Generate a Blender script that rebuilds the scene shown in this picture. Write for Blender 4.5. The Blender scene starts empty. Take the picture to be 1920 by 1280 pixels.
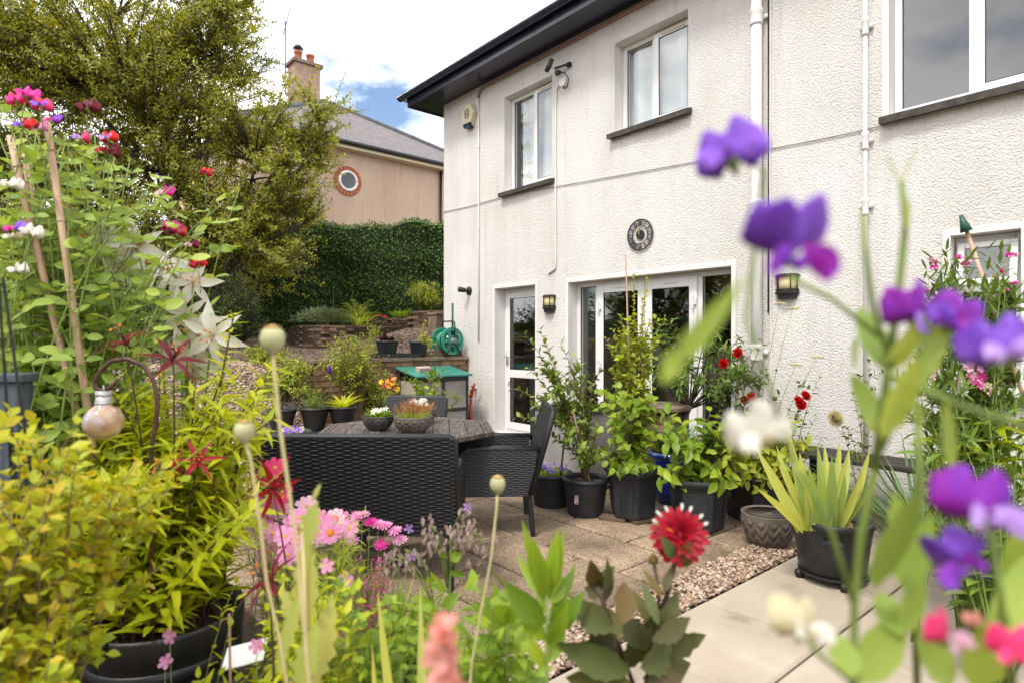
import bpy, math, random
import numpy as np
from mathutils import Vector, Matrix
random.seed(7); RNG = np.random.default_rng(7)
C = bpy.context.scene.collection
# ------------------------------------------------------------------ camera
# house frame: X runs along the house wall, Y points into the house, Z up; wall face at Y = 0, house corner at X = 0
H = 1.336; F = 1130.0; YAW = math.radians(49.5)
CAM = Vector((8.075, -5.457, H))
FW = Vector((-math.sin(YAW), math.cos(YAW), 0)); RT = Vector((math.cos(YAW), math.sin(YAW), 0)); UP = Vector((0, 0, 1))
cd = bpy.data.cameras.new('camera'); cam = bpy.data.objects.new('camera', cd); C.objects.link(cam)
cam.location = CAM; cam.rotation_euler = (math.pi / 2, 0, YAW)
cd.sensor_width = 36; cd.lens = 36 * F / 1920; cd.clip_start = 0.02; cd.clip_end = 2000
cd.dof.use_dof = True; cd.dof.focus_distance = 5.2; cd.dof.aperture_fstop = 3.1
bpy.context.scene.camera = cam
# ------------------------------------------------------------------ sky, sun, exposure
SUN_EL = math.radians(57); SUN_AZ = math.radians(165)   # compass-like angle in the XY plane the light comes from
sd = Vector((math.sin(SUN_AZ) * math.cos(SUN_EL), math.cos(SUN_AZ) * math.cos(SUN_EL), math.sin(SUN_EL)))
world = bpy.data.worlds.new('World'); bpy.context.scene.world = world; world.use_nodes = True
nt = world.node_tree; N = nt.nodes; L = nt.links
bg = N['Background']; bg.inputs['Strength'].default_value = 1.0
sky = N.new('ShaderNodeTexSky'); sky.sky_type = 'NISHITA'; sky.sun_disc = False
sky.sun_elevation = SUN_EL; sky.sun_rotation = SUN_AZ; sky.air_density = 1.0; sky.dust_density = 0.6
sk = N.new('ShaderNodeVectorMath'); sk.operation = 'SCALE'; sk.inputs[3].default_value = 0.15
L.new(sky.outputs[0], sk.inputs[0])
tc = N.new('ShaderNodeTexCoord'); mp = N.new('ShaderNodeMapping'); mp.inputs['Scale'].default_value = (1, 1, 2.0); mp.inputs['Location'].default_value = (2.8, 0.0, 0.25)
L.new(tc.outputs['Generated'], mp.inputs[0])
nz = N.new('ShaderNodeTexNoise'); nz.inputs['Scale'].default_value = 2.6; nz.inputs['Detail'].default_value = 7; nz.inputs['Roughness'].default_value = 0.55
L.new(mp.outputs[0], nz.inputs['Vector'])
cr = N.new('ShaderNodeValToRGB'); cr.color_ramp.elements[0].position = 0.345; cr.color_ramp.elements[1].position = 0.47
L.new(nz.outputs['Fac'], cr.inputs[0])
nz2 = N.new('ShaderNodeTexNoise'); nz2.inputs['Scale'].default_value = 3.1; nz2.inputs['Detail'].default_value = 5
L.new(mp.outputs[0], nz2.inputs['Vector'])
cc = N.new('ShaderNodeValToRGB'); cc.color_ramp.elements[0].color = (1.35, 1.37, 1.42, 1); cc.color_ramp.elements[1].color = (2.1, 2.1, 2.1, 1)
cc.color_ramp.elements[0].position = 0.33; cc.color_ramp.elements[1].position = 0.6
L.new(nz2.outputs['Fac'], cc.inputs[0])
mx = N.new('ShaderNodeMix'); mx.data_type = 'RGBA'
L.new(cr.outputs[0], mx.inputs[0]); L.new(sk.outputs[0], mx.inputs[6]); L.new(cc.outputs[0], mx.inputs[7]); L.new(mx.outputs[2], bg.inputs[0])
sl = bpy.data.lights.new('sun', 'SUN'); sl.energy = 2.2; sl.angle = math.radians(11); sl.color = (1.0, 0.94, 0.85)
so = bpy.data.objects.new('sun', sl); C.objects.link(so); so.rotation_euler = sd.to_track_quat('Z', 'Y').to_euler(); so.location = (0, 0, 30)
vs = bpy.context.scene.view_settings; vs.view_transform = 'Standard'; vs.look = 'None'; vs.exposure = 0.53; vs.gamma = 1.0; vs.use_curve_mapping = False
cy = bpy.context.scene.cycles; cy.use_denoising = True; cy.max_bounces = 8; cy.transparent_max_bounces = 12; cy.sample_clamp_indirect = 6.0; cy.caustics_reflective = False; cy.caustics_refractive = False

# ------------------------------------------------------------------ pixel helpers (photo pixels 1920 x 1280)
def ray(x, y): return FW + RT * ((x - 960) / F) + UP * ((640 - y) / F)
def P(x, y, d): return CAM + ray(x, y) * d
def G(x, y, z=0.0): return P(x, y, (H - z) * F / (y - 640))
def W(x, y, Y=0.0):
    r = ray(x, y); return CAM + r * ((Y - CAM.y) / r.y)
def rnd(a, b): return random.uniform(a, b)

# ------------------------------------------------------------------ materials
MATS = {}
def hexc(h):
    c = [int(h[i:i + 2], 16) / 255 for i in (0, 2, 4)]
    return tuple(x / 12.92 if x <= 0.04045 else ((x + 0.055) / 1.055) ** 2.4 for x in c) + (1,)
def newmat(name):
    m = bpy.data.materials.new(name); m.use_nodes = True; MATS[name] = m
    return m, m.node_tree.nodes, m.node_tree.links, m.node_tree.nodes['Principled BSDF']
def obj_random(N, L):
    oi = N.new('ShaderNodeObjectInfo'); at = N.new('ShaderNodeAttribute'); at.attribute_name = 'rnd'
    ad = N.new('ShaderNodeMath'); ad.operation = 'ADD'; L.new(oi.outputs['Random'], ad.inputs[0]); L.new(at.outputs['Fac'], ad.inputs[1])
    fr = N.new('ShaderNodeMath'); fr.operation = 'FRACT'; L.new(ad.outputs[0], fr.inputs[0]); return fr.outputs[0]
def ramp(N, L, src, cols):
    r = N.new('ShaderNodeValToRGB'); e = r.color_ramp.elements
    while len(e) < len(cols): e.new(0.5)
    for i, c in enumerate(cols):
        p, c = c if isinstance(c[0], float) and isinstance(c[1], tuple) else (i / (len(cols) - 1), c)
        e[i].position = p; e[i].color = c if len(c) == 4 else c + (1,)
    L.new(src, r.inputs[0]); return r.outputs[0]
def noise(N, L, scale, detail=4, rough=0.5, coord='Object', stretch=None):
    t = N.new('ShaderNodeTexCoord'); n = N.new('ShaderNodeTexNoise'); n.inputs['Scale'].default_value = scale; n.inputs['Detail'].default_value = detail; n.inputs['Roughness'].default_value = rough
    if coord == 'World':
        g = N.new('ShaderNodeNewGeometry'); src = g.outputs['Position']
    else: src = t.outputs[coord]
    if stretch:
        m = N.new('ShaderNodeMapping'); m.inputs['Scale'].default_value = stretch; L.new(src, m.inputs[0]); src = m.outputs[0]
    L.new(src, n.inputs['Vector']); return n.outputs['Fac']
def bump(N, L, b, src, strength, dist):
    bp = N.new('ShaderNodeBump'); bp.inputs['Strength'].default_value = strength; bp.inputs['Distance'].default_value = dist
    L.new(src, bp.inputs['Height']); L.new(bp.outputs[0], b.inputs['Normal'])
def M(name, cols, rough=0.6, nscale=8, bscale=None, bstr=0.4, bdist=0.004, spec=0.4, metal=0, stretch=None, objvar=0.0, coord='Object', coat=0):
    """noise-varied surface: cols is a list of 2+ colours"""
    m, N, L, b = newmat(name)
    f = noise(N, L, nscale, 5, 0.6, coord, stretch)
    st = N.new('ShaderNodeMapRange'); st.inputs[1].default_value = 0.28; st.inputs[2].default_value = 0.72; L.new(f, st.inputs[0])
    c = ramp(N, L, st.outputs[0], cols)
    if objvar:
        r = obj_random(N, L); mr = N.new('ShaderNodeMapRange'); mr.inputs[3].default_value = 1 - objvar; mr.inputs[4].default_value = 1 + objvar; L.new(r, mr.inputs[0])
        v = N.new('ShaderNodeVectorMath'); v.operation = 'SCALE'; L.new(c, v.inputs[0]); L.new(mr.outputs[0], v.inputs[3]); c = v.outputs[0]
    L.new(c, b.inputs['Base Color']); b.inputs['Roughness'].default_value = rough; b.inputs['Specular IOR Level'].default_value = spec; b.inputs['Metallic'].default_value = metal
    if coat: b.inputs['Coat Weight'].default_value = coat
    if bscale: bump(N, L, b, noise(N, L, bscale, 4, 0.6, coord, stretch), bstr, bdist)
    return m
LK = 1.35
def LEAF(name, cols, transl=0.3, rough=0.45, spec=0.35, back=None):
    if not name.startswith('p_'): cols = [tuple(min(.8, v * LK) for v in q) for q in cols]
    m, N, L, b = newmat(name)
    r = obj_random(N, L)
    if name.startswith('p_'):
        q = noise(N, L, 34, 2); w_ = N.new('ShaderNodeMath'); w_.operation = 'MULTIPLY_ADD'; w_.inputs[1].default_value = 2.4; w_.inputs[2].default_value = -.7; L.new(q, w_.inputs[0]); r = w_.outputs[0]
    c = ramp(N, L, r, cols)
    n = noise(N, L, 40, 2); mr = N.new('ShaderNodeMapRange'); mr.inputs[3].default_value = 0.75; mr.inputs[4].default_value = 1.2; L.new(n, mr.inputs[0])
    v = N.new('ShaderNodeVectorMath'); v.operation = 'SCALE'; L.new(c, v.inputs[0]); L.new(mr.outputs[0], v.inputs[3])
    L.new(v.outputs[0], b.inputs['Base Color']); b.inputs['Roughness'].default_value = rough; b.inputs['Specular IOR Level'].default_value = spec
    t = N.new('ShaderNodeBsdfTranslucent'); g = N.new('ShaderNodeVectorMath'); g.operation = 'MULTIPLY'; g.inputs[1].default_value = (1.25, 1.15, 0.7)
    L.new(v.outputs[0], g.inputs[0]); L.new(g.outputs[0], t.inputs[0])
    s = N.new('ShaderNodeMixShader'); s.inputs[0].default_value = transl; L.new(b.outputs[0], s.inputs[1]); L.new(t.outputs[0], s.inputs[2])
    L.new(s.outputs[0], N['Material Output'].inputs[0]); return m
def FLAT(name, col, rough=0.6, spec=0.4, metal=0, transl=0):
    m, N, L, b = newmat(name); b.inputs['Base Color'].default_value = col if len(col) == 4 else col + (1,)
    b.inputs['Roughness'].default_value = rough; b.inputs['Specular IOR Level'].default_value = spec; b.inputs['Metallic'].default_value = metal
    return m

# ------------------------------------------------------------------ mesh builder
class MB:
    def __init__(s): s.v = []; s.f = []
    def add(s, vs, fs):
        o = len(s.v); s.v += [tuple(v) for v in vs]; s.f += [tuple(i + o for i in f) for f in fs]; return s
    def box(s, x0, x1, y0, y1, z0, z1):
        return s.add([(x0, y0, z0), (x1, y0, z0), (x1, y1, z0), (x0, y1, z0), (x0, y0, z1), (x1, y0, z1), (x1, y1, z1), (x0, y1, z1)],
                     [(0, 3, 2, 1), (4, 5, 6, 7), (0, 1, 5, 4), (1, 2, 6, 5), (2, 3, 7, 6), (3, 0, 4, 7)])
    def bar(s, a, b, w, h, up=UP):
        a = Vector(a); b = Vector(b); t = (b - a).normalized(); x = t.cross(up)
        x = x.normalized() if x.length > 1e-4 else Vector((1, 0, 0)); z = x.cross(t)
        q = [x * (i * w / 2) + z * (j * h / 2) for i, j in ((-1, -1), (1, -1), (1, 1), (-1, 1))]
        return s.add([a + k for k in q] + [b + k for k in q], [(3, 2, 1, 0), (4, 5, 6, 7), (0, 1, 5, 4), (1, 2, 6, 5), (2, 3, 7, 6), (3, 0, 4, 7)])
    def tube(s, pts, r, n=6, cap=True):
        pts = [Vector(p) for p in pts]; m = len(pts); rs = r if isinstance(r, (list, tuple)) else [r] * m
        o = len(s.v); ref = None
        for i, p in enumerate(pts):
            t = (pts[min(i + 1, m - 1)] - pts[max(i - 1, 0)]); t = t.normalized() if t.length > 1e-9 else UP.copy()
            if ref is None: ref = Vector((1, 0, 0)) if abs(t.x) < 0.8 else Vector((0, 1, 0))
            x = (ref - t * ref.dot(t)).normalized(); y = t.cross(x); ref = x
            for k in range(n):
                a = 2 * math.pi * k / n; s.v.append(tuple(p + (x * math.cos(a) + y * math.sin(a)) * rs[i]))
        for i in range(m - 1):
            for k in range(n):
                a = o + i * n + k; b = o + i * n + (k + 1) % n; s.f.append((a, b, b + n, a + n))
        if cap: s.f.append(tuple(o + k for k in range(n))[::-1]); s.f.append(tuple(o + (m - 1) * n + k for k in range(n)))
        return s
    def lathe(s, prof, n=32, c=(0, 0, 0), sy=1.0, rot=0.0):
        o = len(s.v); m = len(prof)
        for r, z in prof:
            for k in range(n):
                a = 2 * math.pi * k / n + rot; s.v.append((c[0] + r * math.cos(a), c[1] + r * math.sin(a) * sy, c[2] + z))
        for i in range(m - 1):
            for k in range(n):
                a = o + i * n + k; b = o + i * n + (k + 1) % n; s.f.append((a, b, b + n, a + n))
        if prof[0][0] > 1e-6: s.f.append(tuple(o + k for k in range(n))[::-1])
        if prof[-1][0] > 1e-6: s.f.append(tuple(o + (m - 1) * n + k for k in range(n)))
        return s
    def prism(s, pts, z0, z1):
        n = len(pts); o = len(s.v); s.v += [(x, y, z0) for x, y in pts] + [(x, y, z1) for x, y in pts]
        s.f.append(tuple(o + k for k in range(n))[::-1]); s.f.append(tuple(o + n + k for k in range(n)))
        for k in range(n): s.f.append((o + k, o + (k + 1) % n, o + n + (k + 1) % n, o + n + k))
        return s
    def prismY(s, pts, y0, y1):
        """outline in XZ, extruded along Y"""
        n = len(pts); o = len(s.v); s.v += [(x, y0, z) for x, z in pts] + [(x, y1, z) for x, z in pts]
        s.f.append(tuple(o + k for k in range(n))); s.f.append(tuple(o + n + k for k in range(n))[::-1])
        for k in range(n): s.f.append((o + (k + 1) % n, o + k, o + n + k, o + n + (k + 1) % n))
        return s
    def grid(s, fn, nu, nv):
        o = len(s.v)
        for i in range(nu + 1):
            for j in range(nv + 1): s.v.append(tuple(fn(i / nu, j / nv)))
        for i in range(nu):
            for j in range(nv):
                a = o + i * (nv + 1) + j; s.f.append((a, a + nv + 1, a + nv + 2, a + 1))
        return s
    def obj(s, name, mat, parent=None, smooth=False, bevel=0.0, world=False, loc=None):
        vv = s.v
        if world and parent is not None: w = WL[parent.name]; vv = [(a - w.x, b - w.y, c - w.z) for a, b, c in vv]
        me = bpy.data.meshes.new(name); me.from_pydata(vv, [], s.f); me.update()
        return link(name, me, mat, parent, smooth, bevel, loc)
WL = {}
def link(name, me, mat, parent=None, smooth=False, bevel=0.0, loc=None):
    if mat is not None and not me.materials: me.materials.append(MATS[mat] if isinstance(mat, str) else mat)
    if smooth: me.shade_smooth()
    o = bpy.data.objects.new(name, me); C.objects.link(o)
    if loc is not None: o.location = loc
    if parent is not None: o.parent = parent
    WL[o.name] = (WL[parent.name] if parent is not None else Vector()) + o.location
    if bevel: b = o.modifiers.new('bevel', 'BEVEL'); b.width = bevel; b.segments = 2; b.limit_method = 'ANGLE'
    return o
def thing(name, label, cat, loc=(0, 0, 0), rotz=0.0, group=None):
    o = bpy.data.objects.new(name, None); C.objects.link(o); o.location = loc; o.rotation_euler = (0, 0, rotz); o.empty_display_size = 0.1
    WL[o.name] = Vector(loc); return tag(o, label, cat, group)
def tag(o, label, cat, group=None):
    o['label'] = label; o['category'] = cat
    if group: o['group'] = group
    return o
def kind(o, k): o['kind'] = k; return o
def dup(root, loc, rotz=None, label=None, scale=None):
    r = root.copy(); C.objects.link(r); r.location = loc; WL[r.name] = Vector(loc)
    if rotz is not None: r.rotation_euler = (0, 0, rotz)
    if scale: r.scale = (scale,) * 3
    if label: r['label'] = label
    for ch in list(root.children):
        c = ch.copy(); C.objects.link(c); c.parent = r
        for g in ch.children:
            d = g.copy(); C.objects.link(d); d.parent = c
    return r

# ------------------------------------------------------------------ leaves
def strip(prof, curl=0.15, fold=0.12, wave=0.0):
    """leaf along +Y, unit length and unit width; prof = [(t, halfwidth)]"""
    v = []; f = []
    for i, (t, w) in enumerate(prof):
        z = -curl * t * t
        v += [(-w, t, z, fold * w + wave * ((-1) ** i) * w), (0, t, z, 0), (w, t, z, fold * w - wave * ((-1) ** i) * w)]
    for i in range(len(prof) - 1):
        a = 3 * i; f += [(a, a + 1, a + 4, a + 3), (a + 1, a + 2, a + 5, a + 4)]
    return np.array(v, float), f
def outline(pts, cup=0.1, curl=0.1):
    v = [(0, 0.3, -curl * .09, 0)] + [(x, y, -curl * y * y, cup * abs(x)) for x, y in pts]; n = len(pts)
    return np.array(v, float), [(0, 1 + k, 1 + (k + 1) % n) for k in range(n)]
T = {}
T['ovate'] = strip([(0, .02), (.15, .3), (.4, .5), (.7, .36), (1, .02)], .22, .35)
T['ovate2'] = strip([(0, .02), (.2, .36), (.45, .5), (.75, .3), (1, .01)], -.1, .5)
T['small'] = strip([(0, .04), (.45, .5), (1, .02)], .15, .3)
T['lance'] = strip([(0, .12), (.25, .5), (.6, .38), (1, .02)], .35, .3)
T['lance2'] = strip([(0, .12), (.25, .5), (.6, .38), (1, .02)], .05, .35)
T['round'] = strip([(0, .03), (.12, .32), (.35, .5), (.65, .48), (.9, .26), (1, .08)], .12, .3)
T['pea'] = strip([(0, .05), (.2, .4), (.5, .5), (.8, .34), (1, .05)], -.12, .28)
T['blade'] = strip([(0, .4), (.3, .5), (.6, .44), (.85, .24), (1, .02)], .08, .5)
T['bladearc'] = strip([(0, .5), (.2, .5), (.4, .48), (.6, .4), (.8, .25), (1, .02)], .6, .4)
T['serr'] = strip([(0, .03), (.1, .22), (.14, .28), (.2, .27), (.26, .42), (.34, .4), (.4, .5), (.5, .44), (.56, .46), (.66, .33), (.72, .34), (.82, .2), (1, .01)], .28, .3, .03)
T['serr2'] = strip([(0, .03), (.1, .25), (.2, .3), (.27, .45), (.36, .42), (.43, .5), (.54, .42), (.62, .43), (.72, .28), (.8, .26), (1, .01)], .02, .42, .05)
T['lobed'] = outline([(0, 0), (.16, .04), (.3, -.04), (.34, .12), (.5, .2), (.4, .34), (.46, .5), (.3, .52), (.26, .66), (.12, .68), (0, 1), (-.12, .68), (-.26, .66), (-.3, .52), (-.46, .5), (-.4, .34), (-.5, .2), (-.34, .12), (-.3, -.04), (-.16, .04)], .25, .2)
T['cut'] = outline([(0, 0), (.2, .05), (.42, -.02), (.36, .2), (.5, .38), (.3, .42), (.4, .7), (.2, .66), (.16, .9), (0, .8), (-.16, .94), (-.2, .66), (-.4, .68), (-.3, .42), (-.5, .36), (-.36, .18), (-.42, 0), (-.2, .05)], .3, .15)
T['thistle'] = strip([(0, .05), (.08, .2), (.14, .12), (.24, .38), (.3, .22), (.42, .5), (.5, .3), (.6, .44), (.68, .22), (.78, .3), (.86, .12), (1, .01)], .15, .3, .06)
T['recurve'] = strip([(0, .12), (.15, .3), (.35, .5), (.55, .46), (.75, .32), (.9, .15), (1, .02)], 1.0, .35)
T['petal'] = strip([(0, .1), (.3, .36), (.65, .5), (.9, .4), (1, .2)], .1, .2)
T['lilypetal'] = strip([(0, .1), (.12, .22), (.25, .37), (.4, .48), (.55, .5), (.7, .41), (.82, .27), (.92, .13), (1, .02)], .75, .55, .05)
T['cone'] = strip([(0, .5), (1, .05)], .1, .3)
_cache = {}
def axes(dr, nr):
    y = dr / (np.linalg.norm(dr, axis=1, keepdims=True) + 1e-9)
    z = nr - (nr * y).sum(1, keepdims=True) * y; ln = np.linalg.norm(z, axis=1, keepdims=True)
    alt = np.cross(y, np.array([[0.3, 0.9, 0.1]])); z = np.where(ln < 1e-3, alt, z); z /= np.linalg.norm(z, axis=1, keepdims=True) + 1e-9
    return np.cross(y, z), y, z
def npmesh(name, V, faces_tpl, n, k, rv=None):
    """V (n*k,3): n copies of a template with k vertices"""
    me = bpy.data.meshes.new(name)
    fl = [len(f) for f in faces_tpl]; idx = np.array([i for f in faces_tpl for i in f], np.int32)
    nl = len(idx); nf = len(fl)
    me.vertices.add(n * k); me.vertices.foreach_set('co', V.astype(np.float32).ravel())
    me.loops.add(n * nl); me.loops.foreach_set('vertex_index', (idx[None, :] + (np.arange(n, dtype=np.int32) * k)[:, None]).ravel())
    me.polygons.add(n * nf); st = np.concatenate([[0], np.cumsum(fl)[:-1]]).astype(np.int32)
    me.polygons.foreach_set('loop_start', (st[None, :] + (np.arange(n, dtype=np.int32) * nl)[:, None]).ravel())
    at = me.attributes.new('rnd', 'FLOAT', 'FACE'); at.data.foreach_set('value', np.repeat(RNG.random(n) if rv is None else rv, nf).astype(np.float32))
    me.update(calc_edges=True); me.validate(); return me
def leaves(root, fr, tpl, mat, sep=0, name='leaf', smooth=True):
    """fr: list of (pos, dir, normal, length, width) in world coordinates; tpl: template name(s); sep: how many become objects of their own"""
    if not fr: return
    tp = [tpl] if isinstance(tpl, str) else list(tpl)
    pos = np.array([tuple(f[0]) for f in fr]); dr = np.array([tuple(f[1]) for f in fr]); nr = np.array([tuple(f[2]) for f in fr])
    ln = np.array([f[3] for f in fr]); wd = np.array([f[4] for f in fr]); x, y, z = axes(dr, nr)
    w = WL[root.name]; pos = pos - np.array(tuple(w))
    dist = np.linalg.norm(pos + np.array(tuple(w)) - np.array(tuple(CAM)), axis=1)
    order = np.argsort(-ln / dist); ns = min(sep, len(fr))
    for q, i in enumerate(order[:ns]):
        t = tp[q % len(tp)]; ra = round(math.log2(max(wd[i] / ln[i], .01)) * 2) / 2; key = (t, mat, name, ra)
        if key not in _cache:
            me = bpy.data.meshes.new(name); me.from_pydata([(v[0], v[1], v[2] + v[3] * 2 ** ra) for v in T[t][0]], [], T[t][1]); me.materials.append(MATS[mat])
            if smooth: me.shade_smooth()
            _cache[key] = me
        o = bpy.data.objects.new(name, _cache[key]); C.objects.link(o); o.parent = root
        X = x[i] * wd[i]; Y = y[i] * ln[i]; Z = z[i] * ln[i]; p = pos[i]
        o.matrix_local = Matrix(((X[0], Y[0], Z[0], p[0]), (X[1], Y[1], Z[1], p[1]), (X[2], Y[2], Z[2], p[2]), (0, 0, 0, 1)))
    rest = order[ns:]
    if len(rest):
        for q, t in enumerate(tp):
            r = rest[q::len(tp)]
            if not len(r): continue
            tv = T[t][0]; k = len(tv)
            V = pos[r][:, None, :] + x[r][:, None, :] * (tv[None, :, 0:1] * wd[r][:, None, None]) + y[r][:, None, :] * (tv[None, :, 1:2] * ln[r][:, None, None]) + z[r][:, None, :] * (tv[None, :, 2:3] * ln[r][:, None, None] + tv[None, :, 3:4] * wd[r][:, None, None])
            me = npmesh('foliage', V.reshape(-1, 3), T[t][1], len(r), k)
            o = link('foliage' if name == 'leaf' else name + '_mass', me, mat, root, smooth); kind(o, 'stuff')
def rdir(zmin=-1.0, zmax=1.0):
    z = rnd(zmin, zmax); a = rnd(0, 2 * math.pi); r = math.sqrt(max(0, 1 - z * z)); return Vector((r * math.cos(a), r * math.sin(a), z))
def curve(a, b, sag=0.0, n=6, wob=0.0, lift=None):
    a = Vector(a); b = Vector(b); ln = (b - a).length; m = (a + b) / 2 + Vector((0, 0, sag)) + rdir() * wob * ln
    if lift is not None: m = Vector((a.x + (b.x - a.x) * 0.3, a.y + (b.y - a.y) * 0.3, a.z + (b.z - a.z) * lift)) + rdir() * wob * ln
    return [a * (1 - t) ** 2 + m * (2 * t * (1 - t)) + b * t * t for t in [i / (n - 1) for i in range(n)]]
def along(pts, t):
    m = len(pts) - 1; s = min(t * m, m - 1e-6); i = int(s); f = s - i
    return pts[i] * (1 - f) + pts[i + 1] * f, (pts[i + 1] - pts[i]).normalized()
def phyllo(pts, n, t0, t1, L0, L1, wr, out=0.8, upw=0.2, tang=0.5, whorl=1, jit=0.15, a0=None):
    """leaf frames set spirally along a stem"""
    fr = []; a = rnd(0, 6.28) if a0 is None else a0
    for i in range(n):
        t = t0 + (t1 - t0) * (i + rnd(0, jit)) / max(1, n - 1); t = min(max(t, 0), 1)
        p, tg = along(pts, t); x = tg.cross(Vector((.31, .17, .93)) if abs(tg.z) < .9 else Vector((1, .2, 0))).normalized(); y = tg.cross(x)
        for k in range(whorl):
            b = a + k * 2 * math.pi / whorl + rnd(-.25, .25); o = x * math.cos(b) + y * math.sin(b)
            d = (o * out + tg * tang + UP * upw + rdir() * jit).normalized(); ln = (L0 + (L1 - L0) * t) * rnd(.8, 1.15)
            fr.append((p, d, (tg * .7 + UP * .5 + rdir() * .3), ln, ln * wr * rnd(.85, 1.15)))
        a += 2.4 if whorl == 1 else math.pi / whorl
    return fr
def bush(root, base, tips, n_leaf, L0, wr, tpl, leafm, stemm, r0=.006, sep=0, subs=0, sub_len=.15, t0=.35, lift=.7, out=.8, upw=.15, tang=.4, whorl=1, wob=.06, spread=.02, L1=None):
    """woody or leafy plant: a branch to every tip, leaves along the outer part and on side shoots"""
    sm = MB(); fr = []
    for tp in tips:
        b = Vector(base) + Vector((rnd(-spread, spread), rnd(-spread, spread), 0)); pts = curve(b, tp, n=7, wob=wob, lift=lift)
        sm.tube(pts, [r0 * (1 - .75 * i / 6) for i in range(7)], 5)
        fr += phyllo(pts, n_leaf, t0, 1, L0, L1 or L0 * .8, wr, out, upw, tang, whorl)
        for k in range(subs):
            t = rnd(t0, .92); p, tg = along(pts, t); d = (tg * .5 + rdir(-.2, .9)).normalized(); q = curve(p, p + d * sub_len * rnd(.6, 1.2), n=4, wob=.1)
            sm.tube(q, [r0 * .4, r0 * .35, r0 * .3, r0 * .2], 4, False); fr += phyllo(q, max(3, n_leaf // 2), .2, 1, L0, L1 or L0 * .8, wr, out, upw, tang, whorl)
    sm.obj('stem', stemm, root, True, world=True)
    leaves(root, fr, tpl, leafm, sep); return fr
def clump(root, base, n, L0, L1, w, spread, mat, tpl='blade', rbase=.03, sep=0, lean=None, name='leaf'):
    fr = []
    for i in range(n):
        a = rnd(0, 6.283); s = spread * math.sqrt(rnd(.02, 1)); o = Vector((math.cos(a), math.sin(a), 0)); d = (UP + o * s + (lean or Vector()) * 1.0).normalized()
        fr.append((Vector(base) + o * rnd(0, rbase), d, (-o + UP * .3 + rdir() * .3), rnd(L0, L1), w * rnd(.8, 1.2)))
    leaves(root, fr, tpl, mat, sep, name)
def eltips(c, rx, ry, rz, n, zmin=-.3, rmin=.5):
    out = []
    for i in range(n):
        d = rdir(zmin, 1); s = rnd(rmin, 1) ** .6; out.append(Vector((c[0] + d.x * rx * s, c[1] + d.y * ry * s, c[2] + d.z * rz * s)))
    return out
# ------------------------------------------------------------------ flowers
def petals(root, c, ax, n, R, wr, mat, tpl='petal', elev=.15, rows=1, sep=False, name='petal', turn=0.0, shrink=.75, rise=.35, R0=.12, jit=.07):
    ax = Vector(ax).normalized(); x = ax.cross(Vector((.2, .35, .9)) if abs(ax.z) < .85 else Vector((1, 0.1, 0))).normalized(); y = ax.cross(x); fr = []
    for r in range(rows):
        for k in range(n):
            a = 2 * math.pi * (k + .5 * (r % 2)) / n + turn + rnd(-.06, .06); o = x * math.cos(a) + y * math.sin(a); e = elev + rise * r + rnd(-jit, jit)
            ln = R * shrink ** r * rnd(.93, 1.05); fr.append((Vector(c) + o * R * R0 * (1 - .2 * r) + ax * R * .04 * r, o * math.cos(e) + ax * math.sin(e), ax * math.cos(e) - o * math.sin(e), ln, ln * wr))
    leaves(root, fr, tpl, mat, 999 if sep else 0, name)
def disc_flower(root, c, ax, R, n, wr, pm, cm, elev=.15, rows=1, sep=False, cr=.2, stem=None, tpl='petal', rise=.35):
    ax = Vector(ax).normalized(); m = MB(); q = ax.to_track_quat('Z', 'Y')
    b = MB().lathe([(0.0001, R * .16), (cr * R * .6, R * .13), (cr * R, R * .05), (cr * R * .8, -R * .04), (.0001, -R * .08)], 10)
    m.add([q @ Vector(v) for v in b.v], b.f); o = m.obj('flower', cm, root, True, loc=Vector(c) - WL[root.name]); petals(o, c, ax, n, R, wr, pm, tpl, elev, rows, sep, turn=rnd(0, 1), rise=rise); return o
def lily(root, c, ax, R, pm, sm, anther, elev=.55, wr=.42, sep=True, tpl='lilypetal', turn=0):
    ax = Vector(ax).normalized(); x = ax.orthogonal().normalized(); y = ax.cross(x); m = MB()
    m.tube([-ax * R * .35, Vector(), ax * R * .7], [R * .05, R * .035, R * .02], 6)
    for k in range(6):
        a = k * math.pi / 3; o = x * math.cos(a) + y * math.sin(a); e = ax * R * .62 + o * R * .2
        m.tube([o * R * .03, ax * R * .35 + o * R * .06, e], R * .012, 4)
    f = m.obj('flower', sm, root, True, loc=Vector(c) - WL[root.name]); an = MB()
    for k in range(6):
        a = k * math.pi / 3; o = x * math.cos(a) + y * math.sin(a); e = ax * R * .63 + o * R * .2; an.tube([e - o * R * .06, e, e + o * R * .06], [R * .02, R * .032, R * .02], 5)
    an.obj('anther', anther, f, True); T_el = elev
    for r in range(2):
        petals(f, Vector(c) - ax * R * .15, ax, 3, R * (1.0 if r else .97), wr * (1.15 if r else .85), pm, tpl, T_el, 1, sep, turn=turn + r * math.pi / 3 * 1.0, R0=.05)
    return f
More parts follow.
